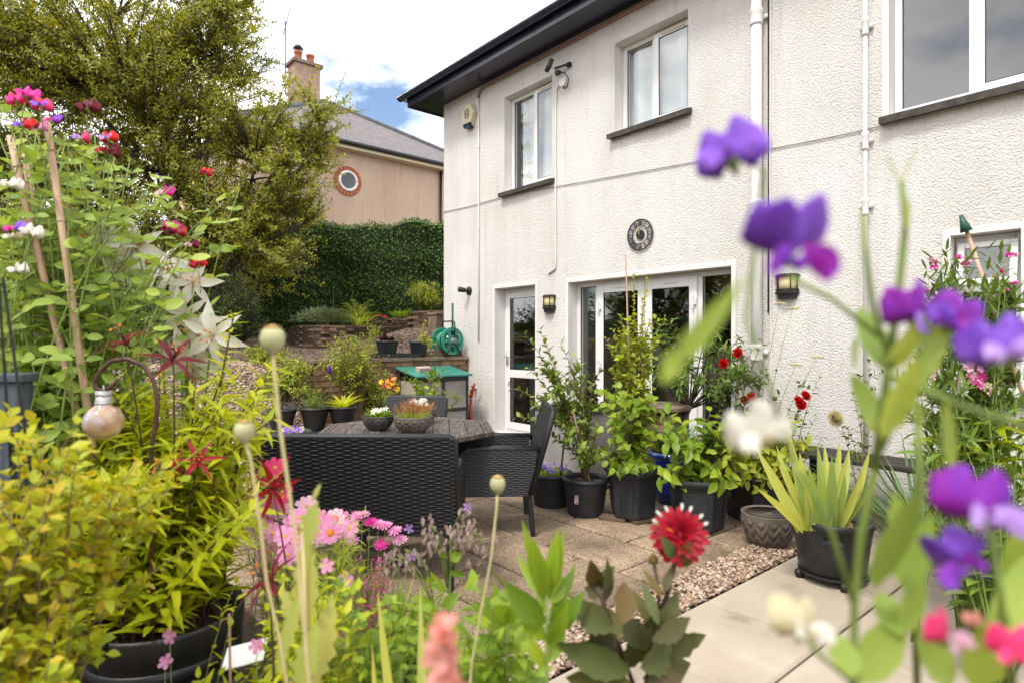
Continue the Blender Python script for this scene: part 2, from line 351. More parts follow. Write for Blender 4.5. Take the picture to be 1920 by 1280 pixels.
def sweetpea(root, c, face, S, std, wing, calyx, roll=0.0, openness=.35, up=UP, keel=None):
    """sweet pea flower: banner, two wings, keel, calyx; S = banner width"""
    yf = Vector(face).normalized(); z = (Vector(up) - yf * Vector(up).dot(yf)).normalized(); x = yf.cross(z)
    z2 = z * math.cos(roll) + x * math.sin(roll); x2 = x * math.cos(roll) - z * math.sin(roll)
    def t(p): return x2 * (p[0] * S) + yf * (p[1] * S) + z2 * (p[2] * S)
    ph = rnd(0, 6.28); sk = rnd(-.18, .18)
    def banner(u, v):
        u = 2 * u - 1; w = .52 * min(1, .22 + 2.6 * v) ** .6 * (1 - .16 * v ** 4); nt = (.22 * math.exp(-(u / .3) ** 2) + .16 * abs(u) ** 3) * v
        y = -.08 - openness * .55 * v * v - (.16 + .22 * (1 - openness)) * abs(u) ** 1.5 * (1 - .5 * v) + .055 * math.sin(5 * u + ph) * v + .035 * math.sin(11 * u + 2 * ph) * v * v + sk * u * v
        return t((u * w, y, .72 * v - nt - .1 + .1 * (1 - u * u) + .03 * math.sin(7 * u + ph) * v))
    o = MB().grid(banner, 18, 9).obj('flower', std, root, True, loc=Vector(c) - WL[root.name]); sd = o.modifiers.new('thickness', 'SOLIDIFY'); sd.thickness = S * .012
    wm = MB()
    for s in (-1, 1):
        def wg(u, v, s=s):
            w = .2 * math.sin(math.pi * (.1 + .85 * v)) ** .8; return t((s * (.05 + .25 * math.sin(v * 1.9) + .14 * u * v), .06 + .32 * v - .1 * u, .16 + (2 * u - 1) * w - .12 * v * v + .05 * math.sin(5 * u)))
        wm.grid(wg, 6, 6)
    wm.obj('wing', wing, o, True)
    km = MB().grid(lambda u, v: t((.07 * math.cos(u * 6.283) * math.sin(math.pi * (.05 + .9 * v)), .02 + .28 * v, .04 + .12 * v * v + .10 * math.sin(u * 6.283) * math.sin(math.pi * (.05 + .9 * v)))), 8, 5); km.obj('keel', keel or wing, o, True)
    cm = MB().tube([t((0, -.30, -.16)), t((0, -.2, -.1)), t((0, -.06, -.03)), t((0, .08, .03))], [S * .02, S * .05, S * .1, S * .06], 7); cm.obj('calyx', calyx, o, True); return o
def rose(root, c, ax, R, mat, n=26):
    ax = Vector(ax).normalized(); x = ax.orthogonal().normalized(); y = ax.cross(x); m = MB()
    for k in range(n):
        q = k / n; a = k * 2.4; o = x * math.cos(a) + y * math.sin(a); s = x * -math.sin(a) + y * math.cos(a); rr = R * (.08 + .92 * q ** .8); e = 1.35 - 1.15 * q; w = R * (.35 + .4 * q)
        def fn(u, v): u = 2 * u - 1; return o * (rr * (.35 + .65 * v * math.cos(e * .7)) - u * u * w * .35) + s * (u * w * math.sin(1.2 * v + .5)) + ax * (R * (.9 - .75 * q) * v - R * .35 + rnd(-.03, .03) * R)
        m.grid(fn, 4, 3)
    return m.obj('flower', mat, root, True, loc=Vector(c) - WL[root.name])
# ------------------------------------------------------------------ surface materials
def stucco(name, c0, c1, big, dist):
    m, N, L, b = newmat(name)
    v = N.new('ShaderNodeTexVoronoi'); v.feature = 'SMOOTH_F1'; v.inputs['Scale'].default_value = 58; v.inputs['Smoothness'].default_value = .6
    g = N.new('ShaderNodeNewGeometry'); n0 = N.new('ShaderNodeTexNoise'); n0.inputs['Scale'].default_value = 22; n0.inputs['Detail'].default_value = 3; L.new(g.outputs['Position'], n0.inputs['Vector'])
    ad = N.new('ShaderNodeVectorMath'); ad.operation = 'MULTIPLY_ADD'; ad.inputs[1].default_value = (.06, .06, .06); L.new(n0.outputs['Color'], ad.inputs[0]); L.new(g.outputs['Position'], ad.inputs[2]); L.new(ad.outputs[0], v.inputs['Vector'])
    n1 = noise(N, L, big, 5, .62, 'World'); mm = N.new('ShaderNodeMath'); mm.operation = 'MULTIPLY_ADD'; mm.inputs[1].default_value = -.4; L.new(v.outputs['Distance'], mm.inputs[0]); L.new(n1, mm.inputs[2])
    st = noise(N, L, 1.1, 6, .65, 'World', (1, 1, .45)); fine = noise(N, L, 60, 3, .6, 'World')
    c = ramp(N, L, st, [(.3, c0), (.62, c1)]); r2 = ramp(N, L, fine, [(.28, (.6, .57, .54)), (.42, (1, 1, 1))]); mu = N.new('ShaderNodeMix'); mu.data_type = 'RGBA'; mu.blend_type = 'MULTIPLY'; mu.inputs[0].default_value = .7
    L.new(c, mu.inputs[6]); L.new(r2, mu.inputs[7]); L.new(mu.outputs[2], b.inputs['Base Color']); b.inputs['Roughness'].default_value = .85; b.inputs['Specular IOR Level'].default_value = .2
    sk_ = noise(N, L, 3.2, 6, .7, 'World', (2.2, 2.2, .12)); sc_ = ramp(N, L, sk_, [(.30, (.80, .77, .73)), (.46, (1, 1, 1))]); m3 = N.new('ShaderNodeMix'); m3.data_type = 'RGBA'; m3.blend_type = 'MULTIPLY'; m3.inputs[0].default_value = .6; L.new(mu.outputs[2], m3.inputs[6]); L.new(sc_, m3.inputs[7]); L.new(m3.outputs[2], b.inputs['Base Color'])
    bump(N, L, b, mm.outputs[0], 1.0, dist); return m
stucco('roughcast_white', (.64, .60, .565), (.76, .73, .705), 66, .018)
stucco('roughcast_pink', (.46, .33, .245), (.55, .41, .31), 60, .014)
M('white_paint', [(.64, .61, .585), (.73, .71, .69)], .55, 3, 30, .25, .002)
M('upvc', [(.70, .685, .675), (.74, .73, .72)], .28, 2, spec=.5)
M('navy_paint', [(.012, .013, .028), (.025, .026, .046)], .22, 5, 14, .15, .004, spec=.5, coord='World')
M('black_plastic', [(.011, .012, .015), (.022, .023, .027)], .42, 9, 120, .15, .001, spec=.45)
M('grey_plastic', [(.018, .020, .026), (.036, .038, .046)], .5, 9, 90, .2, .001)
M('wicker', [(.007, .007, .009), (.014, .014, .017)], .46, 60, 200, .3, .002, spec=.4)
M('slate', [(.035, .036, .045), (.10, .10, .12)], .6, 3, 40, .5, .01, coord='World')
M('stone_sill', [(.025, .022, .02), (.09, .075, .06)], .7, 14, 40, .5, .006, coord='World')
M('timber_dark', [(.012, .010, .010), (.045, .035, .03)], .65, 10, 60, .6, .004, stretch=(1, 8, 8))
M('timber_grey', [(.045, .055, .075), (.085, .10, .125)], .6, 10, 60, .5, .003, stretch=(8, 8, 1))
M('bark', [(.03, .022, .016), (.10, .08, .06)], .9, 18, 60, .9, .01, stretch=(1, 1, .25), coord='World')
M('cane', [(.36, .22, .13), (.55, .38, .26)], .55, 14, 60, .4, .003, stretch=(1, 1, .2), coord='World')
M('soil', [(.028, .018, .011), (.085, .052, .030)], .95, 22, 70, 1, .03, coord='World')
M('terracotta', [(.30, .085, .04), (.42, .14, .07)], .8, 10, 50, .4, .004, coord='World')
M('brick_buff', [(.15, .085, .048), (.30, .18, .105)], .85, 14, 60, .7, .008, objvar=.35, coord='World')
M('walling_stone', [(.085, .055, .035), (.20, .13, .085)], .9, 9, 50, .8, .010, objvar=.35, coord='World')
M('mortar', [(.05, .042, .035), (.11, .09, .075)], .95, 20, 50, .6, .005, coord='World')
M('coping', [(.10, .07, .05), (.24, .17, .12)], .9, 8, 45, .7, .008, coord='World')
M('galvanised', [(.30, .29, .29), (.52, .50, .50)], .38, 3, 30, .15, .002, metal=.45)
M('green_plastic', [(.012, .20, .13), (.02, .27, .18)], .35, 4, spec=.5)
M('green_roof', [(.025, .16, .13), (.05, .24, .19)], .4, 4)
M('dark_green', [(.008, .05, .035), (.012, .075, .05)], .4, 5)
M('cream', [(.52, .44, .30), (.62, .54, .38)], .45, 3)
M('blue_glaze', [(.010, .035, .28), (.02, .06, .42)], .12, 7, spec=.6, coat=.6)
M('iron', [(.009, .009, .010), (.022, .02, .02)], .5, 12, 60, .3, .002)
M('rusty_iron', [(.03, .012, .012), (.11, .045, .03)], .5, 12, 40, .4, .003, coord='World')
M('bowl_glaze', [(.030, .026, .024), (.085, .074, .068)], .38, 12, 40, .3, .003)
M('bowl_stone', [(.085, .066, .055), (.16, .13, .11)], .7, 12, 60, .4, .003)
M('opal_panel', [(.30, .28, .22), (.42, .38, .30)], .3, 4)
M('grey_panel', [(.20, .19, .19), (.33, .31, .30)], .32, 4)
M('red_plastic', [(.42, .02, .02), (.5, .03, .02)], .35, 4)
M('lamp_glass', [(.52, .42, .20), (.62, .52, .28)], .35, 6)
M('white_label', [(.72, .72, .72), (.8, .8, .8)], .4, 4)
M('brass', [(.42, .20, .05), (.5, .27, .08)], .4, 8, metal=.8)
M('net_green', [(.012, .10, .06), (.02, .14, .08)], .5, 5)
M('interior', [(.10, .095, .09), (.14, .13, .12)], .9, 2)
M('curtain_fill', [(.58, .58, .60), (.64, .64, .66)], .9, 3)
M('rhizome', [(.30, .18, .10), (.5, .34, .20)], .8, 30, 60, .5, .004)
M('concrete_slab', [(.17, .135, .10), (.33, .275, .21), (.37, .31, .245), (.44, .38, .31)], .8, 1.9, 160, .6, .002, objvar=.10, coord='World')
# exposed aggregate: fine pebbly relief with dark pits
m, N_, L_, b_ = newmat('aggregate'); v_ = N_.new('ShaderNodeTexVoronoi'); v_.inputs['Scale'].default_value = 110; g_ = N_.new('ShaderNodeNewGeometry'); L_.new(g_.outputs['Position'], v_.inputs['Vector'])
c_ = ramp(N_, L_, v_.outputs['Color'], [(.07, .048, .03), (.26, .18, .115), (.40, .30, .20), (.19, .13, .085)]); d_ = noise(N_, L_, 1.7, 6, .65, 'World'); k_ = ramp(N_, L_, d_, [(.34, (.42, .40, .38)), (.60, (1, 1, 1))])
x_ = N_.new('ShaderNodeMix'); x_.data_type = 'RGBA'; x_.blend_type = 'MULTIPLY'; x_.inputs[0].default_value = 1; L_.new(c_, x_.inputs[6]); L_.new(k_, x_.inputs[7])
r_ = obj_random(N_, L_); mr_ = N_.new('ShaderNodeMapRange'); mr_.inputs[3].default_value = .8; mr_.inputs[4].default_value = 1.2; L_.new(r_, mr_.inputs[0]); s_ = N_.new('ShaderNodeVectorMath'); s_.operation = 'SCALE'; L_.new(x_.outputs[2], s_.inputs[0]); L_.new(mr_.outputs[0], s_.inputs[3])
L_.new(s_.outputs[0], b_.inputs['Base Color']); b_.inputs['Roughness'].default_value = .85; bump(N_, L_, b_, v_.outputs['Distance'], -.8, .006)
# pebbles: colour from the per-piece value
m, N_, L_, b_ = newmat('pebble'); r_ = obj_random(N_, L_)
L_.new(ramp(N_, L_, r_, [(.20, .11, .065), (.42, .29, .20), (.30, .19, .12), (.55, .44, .34), (.34, .25, .20), (.16, .11, .09)]), b_.inputs['Base Color']); b_.inputs['Roughness'].default_value = .7
# glass: clear pane with a coated double-glazing reflection
m, N_, L_, b_ = newmat('glass'); fr_ = N_.new('ShaderNodeFresnel'); fr_.inputs[0].default_value = 2.4; gl_ = N_.new('ShaderNodeBsdfGlossy'); gl_.inputs['Roughness'].default_value = .0; tr_ = N_.new('ShaderNodeBsdfTransparent'); tr_.inputs[0].default_value = (.94, .96, .95, 1)
ge_ = N_.new('ShaderNodeNewGeometry'); bf_ = N_.new('ShaderNodeMath'); bf_.operation = 'SUBTRACT'; bf_.inputs[0].default_value = 1; L_.new(ge_.outputs['Backfacing'], bf_.inputs[1]); fm_ = N_.new('ShaderNodeMath'); fm_.operation = 'MULTIPLY'; L_.new(fr_.outputs[0], fm_.inputs[0]); L_.new(bf_.outputs[0], fm_.inputs[1])
ms_ = N_.new('ShaderNodeMixShader'); L_.new(fm_.outputs[0], ms_.inputs[0]); L_.new(tr_.outputs[0], ms_.inputs[1]); L_.new(gl_.outputs[0], ms_.inputs[2]); L_.new(ms_.outputs[0], N_['Material Output'].inputs[0])
bp_ = N_.new('ShaderNodeBump'); bp_.inputs['Strength'].default_value = .015; bp_.inputs['Distance'].default_value = .02; L_.new(noise(N_, L_, 3, 1, .5, 'World'), bp_.inputs['Height']); L_.new(bp_.outputs[0], gl_.inputs['Normal'])
m, N_, L_, b_ = newmat('clear_glass'); tr_ = N_.new('ShaderNodeBsdfTransparent'); tr_.inputs[0].default_value = (.96, .97, .96, 1); L_.new(tr_.outputs[0], N_['Material Output'].inputs[0])
m, N_, L_, b_ = newmat('lantern_glass'); b_.inputs['Base Color'].default_value = (.78, .45, .30, 1); b_.inputs['Roughness'].default_value = .08; b_.inputs['Transmission Weight'].default_value = .55; b_.inputs['Coat Weight'].default_value = .5
L_.new(ramp(N_, L_, noise(N_, L_, 14, 3), [(.35, (.80, .62, .42)), (.5, (.72, .40, .26)), (.65, (.75, .70, .74))]), b_.inputs['Base Color'])
# leaves and petals
LEAF('tree_leaf', [(.098, .120, .014), (.195, .218, .021), (.286, .280, .026), (.130, .153, .017), (.390, .345, .034)], .5, .4, .45)
LEAF('hedge_leaf', [(.020, .052, .010), (.070, .130, .016), (.036, .080, .012), (.110, .180, .024)], .2, .4, .4)
LEAF('dark_leaf', [(.025, .042, .008), (.059, .087, .014), (.036, .059, .011)], .2, .5, .15)
LEAF('lime_leaf', [(.31, .36, .012), (.41, .44, .016), (.26, .32, .012), (.45, .46, .02)], .5, .4, .35)
LEAF('gold_leaf', [(.29, .33, .014), (.40, .41, .018), (.22, .28, .014), (.46, .34, .03), (.33, .37, .02)], .45, .45, .35)
LEAF('pea_leaf', [(.187, .264, .050), (.275, .352, .066), (.132, .209, .039), (.330, .396, .077)], .38, .5, .3)
LEAF('fresh_leaf', [(.13, .21, .014), (.20, .28, .018), (.09, .16, .012), (.25, .31, .02)], .35, .42, .35)
LEAF('mid_leaf', [(.074, .128, .024), (.135, .203, .030), (.054, .095, .020)], .28, .42, .4)
LEAF('apple_leaf', [(.084, .132, .022), (.144, .198, .030), (.192, .252, .036)], .25, .42, .4)
LEAF('yellow_green', [(.242, .286, .022), (.176, .231, .018), (.330, .341, .022), (.143, .198, .017)], .35, .45, .35)
LEAF('grey_leaf', [(.12, .15, .075), (.18, .21, .11), (.09, .12, .06)], .2, .6, .2)
LEAF('rust_leaf', [(.22, .06, .045), (.30, .12, .05), (.26, .20, .04), (.20, .09, .05)], .25, .6, .2)
LEAF('dahlia_leaf', [(.06, .08, .022), (.07, .06, .028), (.06, .09, .022), (.10, .065, .02), (.05, .05, .03)], .2, .55, .2)
LEAF('iris_leaf', [(.26, .33, .07), (.20, .28, .07), (.36, .39, .09), (.38, .38, .07)], .35, .45, .35)
LEAF('iris_dark', [(.052, .104, .033), (.091, .156, .046), (.065, .117, .039)], .25, .4, .4)
LEAF('purple_leaf', [(.05, .02, .025), (.08, .035, .035), (.04, .025, .02)], .2, .4, .4)
LEAF('poppy_leaf', [(.27, .30, .07), (.33, .32, .09)], .35, .6, .2)
LEAF('stem_green', [(.12, .17, .035), (.16, .21, .05)], .1, .5, .3)
LEAF('stem_dark', [(.035, .018, .014), (.06, .035, .02)], .0, .5, .3)
LEAF('stem_brown', [(.11, .075, .045), (.16, .11, .07)], .0, .7, .2)
LEAF('poppy_stem', [(.42, .33, .17), (.40, .36, .18)], .1, .6, .2)
LEAF('poppy_head', [(.30, .31, .17), (.36, .34, .19)], .15, .6, .2)
LEAF('poppy_cap', [(.45, .27, .08), (.48, .30, .10)], .1, .7, .2)
for nm, a, b2 in (('p_white', (.62, .60, .54), (.70, .68, .63)), ('p_cream', (.58, .52, .32), (.66, .60, .42)), ('p_pink', (.66, .22, .46), (.76, .36, .60)), ('p_palepink', (.74, .42, .58), (.78, .55, .66)), ('p_magenta', (.60, .02, .28), (.72, .05, .38)),
                  ('p_hot', (.72, .03, .16), (.80, .08, .24)), ('p_red', (.52, .008, .010), (.64, .02, .015)), ('p_crimson', (.26, .004, .016), (.44, .010, .034)), ('p_maroon', (.085, .005, .010), (.17, .010, .018)), ('p_darkred', (.20, .006, .012), (.32, .012, .02)), ('p_purple', (.17, .04, .50), (.32, .15, .72)),
                  ('p_violet', (.34, .015, .36), (.20, .05, .56)), ('p_lilac', (.40, .22, .66), (.48, .32, .74)), ('p_orange', (.74, .20, .03), (.80, .30, .05)), ('p_yellow', (.76, .46, .02), (.80, .55, .05)), ('p_mauve', (.30, .20, .22), (.46, .36, .34)), ('p_coral', (.72, .28, .24), (.76, .40, .36))):
    LEAF(nm, [a, b2], .3, .5, .25)

# ------------------------------------------------------------------ terrain
def sstep(a, b, x): t = min(max((x - a) / (b - a), 0), 1); return t * t * (3 - 2 * t)
def hgt(X, Y):
    ter = 1.08 + .05 * max(0, .67 - X) + .2 * max(0, min(Y + 1.2, 5)); ter = min(ter, 2.4)
    if X < .5: up = 1.0
    else: up = 0.0
    rampz = sstep(2.3, .3, X) * 1.08 + .05 * max(0, .67 - X)
    k = sstep(-2.45, -2.75, Y)
    h = (ter if X < .5 else 0.0) * (1 - k) + rampz * k
    return h - .03
xs = sorted(set([-60, -40, -25, -18, -14] + [-12 + .5 * i for i in range(24)] + [.1 * i for i in range(0, 5)] + [.495, .505] + [.6 + .2 * i for i in range(14)] + [3.5 + .5 * i for i in range(16)] + [12, 16, 25, 40, 80]))
ys = sorted(set([-80, -40, -25, -18, -14, -12, -10, -8, -7, -6, -5.5] + [-5 + .25 * i for i in range(8)] + [-3 + .05 * i for i in range(14)] + [-2.3 + .25 * i for i in range(10)] + [.25 + .5 * i for i in range(12)] + [7, 9, 12, 20, 40, 80]))
g = MB(); nx, ny = len(xs), len(ys)
g.v = [(x, y, hgt(x, y) + rnd(-.01, .01) * (abs(x) < 12)) for x in xs for y in ys]
g.f = [(i * ny + j, (i + 1) * ny + j, (i + 1) * ny + j + 1, i * ny + j + 1) for i in range(nx - 1) for j in range(ny - 1)]
m, N_, L_, b_ = newmat('ground_mat'); v_ = N_.new('ShaderNodeTexVoronoi'); v_.inputs['Scale'].default_value = 26; g_ = N_.new('ShaderNodeNewGeometry'); L_.new(g_.outputs['Position'], v_.inputs['Vector'])
c_ = ramp(N_, L_, v_.outputs['Color'], [(.04, .028, .02), (.13, .09, .065), (.20, .145, .11), (.07, .05, .035)]); L_.new(c_, b_.inputs['Base Color']); b_.inputs['Roughness'].default_value = .9; bump(N_, L_, b_, v_.outputs['Distance'], -.9, .02)
kind(g.obj('ground', 'ground_mat'), 'structure')
# pebbles scattered over the slope beside the wall, and the gravel strip
def pebbles(name, pts, s0, s1, mat='pebble'):
    t = np.array([(1, 0, 0), (.3, .95, .1), (-.8, .6, -.05), (-.85, -.5, .05), (.25, -.95, 0), (.1, .05, .7), (0, 0, -.6)]); fs = [(0, 1, 5), (1, 2, 5), (2, 3, 5), (3, 4, 5), (4, 0, 5), (1, 0, 6), (2, 1, 6), (3, 2, 6), (4, 3, 6), (0, 4, 6)]
    n = len(pts); P0 = np.array([tuple(p) for p in pts]); a = RNG.random(n) * 6.28; s = s0 + (s1 - s0) * RNG.random(n); tl = RNG.normal(0, .35, (n, 2))
    V = np.repeat(t[None], n, 0) * (s[:, None, None] * np.stack([np.ones(n), .55 + .4 * RNG.random(n), .45 + .4 * RNG.random(n)], 1)[:, None, :]); x, y, z = V[..., 0], V[..., 1], V[..., 2]
    z = z + x * tl[:, :1] + y * tl[:, 1:]; X = x * np.cos(a)[:, None] - y * np.sin(a)[:, None]; Y = x * np.sin(a)[:, None] + y * np.cos(a)[:, None]
    return kind(link(name, npmesh(name, np.stack([X, Y, z], -1).reshape(-1, 3) + np.repeat(P0, 7, 0), fs, n, 7), mat), 'stuff')
o = pebbles('gravel', [(rnd(6.10, 6.345), rnd(-4.9, -1.55), rnd(-.012, .014)) for i in range(6000)], .009, .026); tag(o, 'strip of loose brown and cream pebbles between the two pavings', 'gravel')
pp = []
for i in range(9000):
    X = rnd(.2, 2.6); Y = rnd(-4.6, -2.6); pp.append((X, Y, hgt(X, Y) + .004))
for i in range(16000):
    X = rnd(-5.0, .35); Y = rnd(-4.6, 1.2); pp.append((X, Y, hgt(X, Y) + .004))
m, N_, L_, b_ = newmat('mulch'); L_.new(ramp(N_, L_, obj_random(N_, L_), [(.05, .032, .022), (.13, .085, .058), (.08, .05, .035), (.20, .14, .105), (.06, .04, .03)]), b_.inputs['Base Color']); b_.inputs['Roughness'].default_value = .85
o = pebbles('terrace_mulch', pp[9000:], .014, .036, 'mulch'); tag(o, 'brown chipped mulch spread over the terrace above the brick wall', 'mulch'); pp = pp[:9000]
o = pebbles('slope_gravel', pp, .012, .034); tag(o, 'loose pinkish gravel covering the slope beside the low wall', 'gravel')
# ------------------------------------------------------------------ paving: aggregate slabs of the patio
M('joint_dirt', [(.018, .014, .009), (.045, .040, .022)], .95, 12, 60, .8, .01, coord='World')
patio = kind(MB().box(.7, 6.12, -4.6, -.002, -.06, -.030).obj('patio', 'joint_dirt'), 'structure')
slab_mesh = {}
def slab(parent, x0, x1, y0, y1, mat, zt=0.0, key='slab', tilt=.004):
    w, d = x1 - x0, y1 - y0; k = (round(w, 2), round(d, 2), mat)
    if k not in slab_mesh:
        b = MB(); c = .011; b.add([(-w / 2, -d / 2, -.05), (w / 2, -d / 2, -.05), (w / 2, d / 2, -.05), (-w / 2, d / 2, -.05), (-w / 2, -d / 2, -c), (w / 2, -d / 2, -c), (w / 2, d / 2, -c), (-w / 2, d / 2, -c), (-w / 2 + c, -d / 2 + c, 0), (w / 2 - c, -d / 2 + c, 0), (w / 2 - c, d / 2 - c, 0), (-w / 2 + c, d / 2 - c, 0)],
              [(0, 1, 5, 4), (1, 2, 6, 5), (2, 3, 7, 6), (3, 0, 4, 7), (4, 5, 9, 8), (5, 6, 10, 9), (6, 7, 11, 10), (7, 4, 8, 11), (8, 9, 10, 11)])
        me = bpy.data.meshes.new('slab'); me.from_pydata(b.v, [], b.f); me.materials.append(MATS[mat]); slab_mesh[k] = me
    o = bpy.data.objects.new('slab', slab_mesh[k]); C.objects.link(o); o.parent = parent; o.location = ((x0 + x1) / 2, (y0 + y1) / 2, zt + rnd(-.003, .003)); o.rotation_euler = (rnd(-tilt, tilt), rnd(-tilt, tilt), rnd(-.004, .004)); return o
yy = -.02; r = 0
while yy > -4.5:
    x = 6.09 - (.3 if r % 2 else 0)
    if r % 2: slab(patio, x + .024, 6.09, yy - .427, yy, 'aggregate')
    while x > .8: slab(patio, x - .576, x, yy - .427, yy, 'aggregate'); x -= .6
    yy -= .45; r += 1
paving = kind(MB().box(6.352, 12, -6.5, -.002, -.06, -.036).obj('paving', 'joint_dirt'), 'structure')
yj = [-.72, -1.37, -2.02, -2.66, -3.31, -3.96, -4.6]; 
for i in range(len(yj) - 1):
    for j in range(5): slab(paving, 6.36 + .59 * j, 6.36 + .59 * j + .577, yj[i + 1], yj[i] - .013, 'concrete_slab', .004, tilt=.003)
# ------------------------------------------------------------------ the white house
house = thing('white_house', 'two storey white roughcast house with dark eaves, upvc windows and doors', 'house')
OP = dict(door=(1.31, 2.17, .04, 2.09), w1=(1.52, 2.48, 3.44, 4.78), w2=(3.52, 4.50, 3.75, 4.79), w3=(6.36, 8.2, 3.15, 4.8), kit=(6.77, 7.18, .95, 2.125), fr=(2.78, 4.99, .04, 2.07))
XE = 13.0; ZT = 5.15
xs = sorted(set([0, XE] + [v for o in OP.values() for v in o[:2]])); zs = sorted(set([-.1, ZT] + [v for o in OP.values() for v in o[2:]]))
wm = MB()
def inop(x, z): return any(a < x < b and c < z < d for a, b, c, d in OP.values())
for i in range(len(xs) - 1):
    for j in range(len(zs) - 1):
        if not inop((xs[i] + xs[i + 1]) / 2, (zs[j] + zs[j + 1]) / 2): wm.add([(xs[i], 0, zs[j]), (xs[i + 1], 0, zs[j]), (xs[i + 1], 0, zs[j + 1]), (xs[i], 0, zs[j + 1])], [(0, 1, 2, 3)])
wm.add([(0, 0, -.1), (0, 0, ZT), (0, 8, ZT), (0, 8, -.1)], [(0, 1, 2, 3)]).add([(XE, 0, -.1), (XE, 8, -.1), (XE, 8, ZT), (XE, 0, ZT)], [(0, 1, 2, 3)]).add([(0, 8, -.1), (0, 8, ZT), (XE, 8, ZT), (XE, 8, -.1)], [(0, 1, 2, 3)])
wm.obj('wall', 'roughcast_white', house)
DP = dict(door=.18, w1=.13, w2=.15, w3=.10, kit=.12, fr=.15)
for k, (a, b, c, d) in OP.items():
    D = DP[k] + .06; r = MB(); r.add([(a, 0, c), (a, D, c), (a, D, d), (a, 0, d)], [(0, 1, 2, 3)]).add([(b, 0, c), (b, 0, d), (b, D, d), (b, D, c)], [(0, 1, 2, 3)]).add([(a, 0, d), (a, D, d), (b, D, d), (b, 0, d)], [(0, 1, 2, 3)]).add([(a, 0, c), (b, 0, c), (b, D, c), (a, D, c)], [(0, 1, 2, 3)])
    r.obj('reveal', 'white_paint', house)
    if k in ('w1', 'w2'): continue
    t = .05; s = MB(); s.box(a - t, a - .0005, -.012, .004, c - (0 if c < .1 else .02), d + t).box(b + .0005, b + t, -.012, .004, c - (0 if c < .1 else .02), d + t).box(a - .0005, b + .0005, -.0125, .004, d + .0005, d + t + .001)
    s.obj('surround', 'white_paint', house, bevel=.004)
room = MB()
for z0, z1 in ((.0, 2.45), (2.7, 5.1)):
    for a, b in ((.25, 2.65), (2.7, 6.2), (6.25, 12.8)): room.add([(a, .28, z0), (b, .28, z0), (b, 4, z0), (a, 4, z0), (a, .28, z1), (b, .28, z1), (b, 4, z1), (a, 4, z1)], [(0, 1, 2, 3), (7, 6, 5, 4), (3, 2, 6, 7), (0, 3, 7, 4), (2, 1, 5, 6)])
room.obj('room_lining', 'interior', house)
def rframe(mb, x0, x1, z0, z1, w, y0, y1, wb=None, wt=None):
    wb = wb or w; wt = wt or w
    mb.box(x0, x0 + w, y0, y1, z0, z1).box(x1 - w, x1, y0, y1, z0, z1).box(x0 + w, x1 - w, y0 + .0007, y1 - .0007, z0, z0 + wb).box(x0 + w, x1 - w, y0 + .0007, y1 - .0007, z1 - wt, z1); return mb
def pane(par, x0, x1, z0, z1, y):
    o = MB().box(x0, x1, y, y + .006, z0, z1).obj('pane', 'glass', par); o.data.materials.append(MATS['clear_glass'])
    for p in o.data.polygons: p.material_index = 0 if p.normal.y < -.5 else 1
    return o
def gasket(par, x0, x1, z0, z1, y): return rframe(MB(), x0, x1, z0, z1, .006, y - .004, y + .004).obj('gasket', 'black_plastic', par)
def lite(par, x0, x1, z0, z1, y): gasket(par, x0, x1, z0, z1, y); pane(par, x0 + .003, x1 - .003, z0 + .003, z1 - .003, y + .004)
def XW(px, Y): return W(px, 600, Y).x
# upstairs windows: fixed light on the left, opening sash on the right
def upwin(k, mull, sill_rough=True, sash='right', cw=0):
    a, b, c, d = OP[k]; y = DP[k]; f = MB(); e = .004; rframe(f, a + e, b - e, c + e, d - e, .055, y, y + .06); f.box(mull - .03, mull + .03, y + .001, y + .059, c + .059, d - .059)
    w = f.obj('window', 'upvc', house, bevel=.004); s = rframe(MB(), mull + .012, b - .03, c + .03, d - .03, .058, y - .022, y + .0); s.obj('sash', 'upvc', w, bevel=.006)
    lite(w, a + .058, mull - .028, c + .058, d - .058, y + .025); lite(w, mull + .068, b - .088, c + .088, d - .088, y - .012)
    MB().box(mull + .12, b - .12, y - .034, y - .022, d - .072, d - .052).obj('trickle_vent', 'cream', w)
    sl = MB(); n = 14
    def fn(u, v): j = rnd(-.008, .008); return (a - .05 + (b - a + .1) * u, -.085 + .085 * v + j * (v < .5), c - .005 - .015 * (1 - v) + j * .5)
    sl.grid(fn, n, 1); o = len(sl.v); sl.v += [(x, yv + .003, z - .055) for x, yv, z in sl.v]
    for i in range(n): q = 2 * i; sl.f += [(q, q + o, q + 2 + o, q + 2), (q + o, q + 1 + o, q + 3 + o, q + 2 + o)]
    sl.f += [(0, 1, 1 + o, o), (2 * n, 2 * n + o, 2 * n + 1 + o, 2 * n + 1)]; sl.obj('sill', 'stone_sill', w); return w
w1 = upwin('w1', XW(1003, .13)); w2 = upwin('w2', XW(1227, .15)); w3 = upwin('w3', XW(1826, .10))
def drape(par, x0, x1, z0, z1, y):
    MB().grid(lambda u, v: (x0 + (x1 - x0) * u, y + .02 * math.sin(u * (x1 - x0) * 22) * (1 + .5 * math.sin(u * 9)), z0 + (z1 - z0) * v), int((x1 - x0) * 60), 1).obj('curtain_fill', 'curtain_fill', par, True)
drape(w2, 3.5, 4.52, 3.72, 4.8, .24); drape(w1, 1.66, 2.5, 3.42, 4.8, .23)  # w2 has a pale curtain; the w1 one is added to brighten its pane
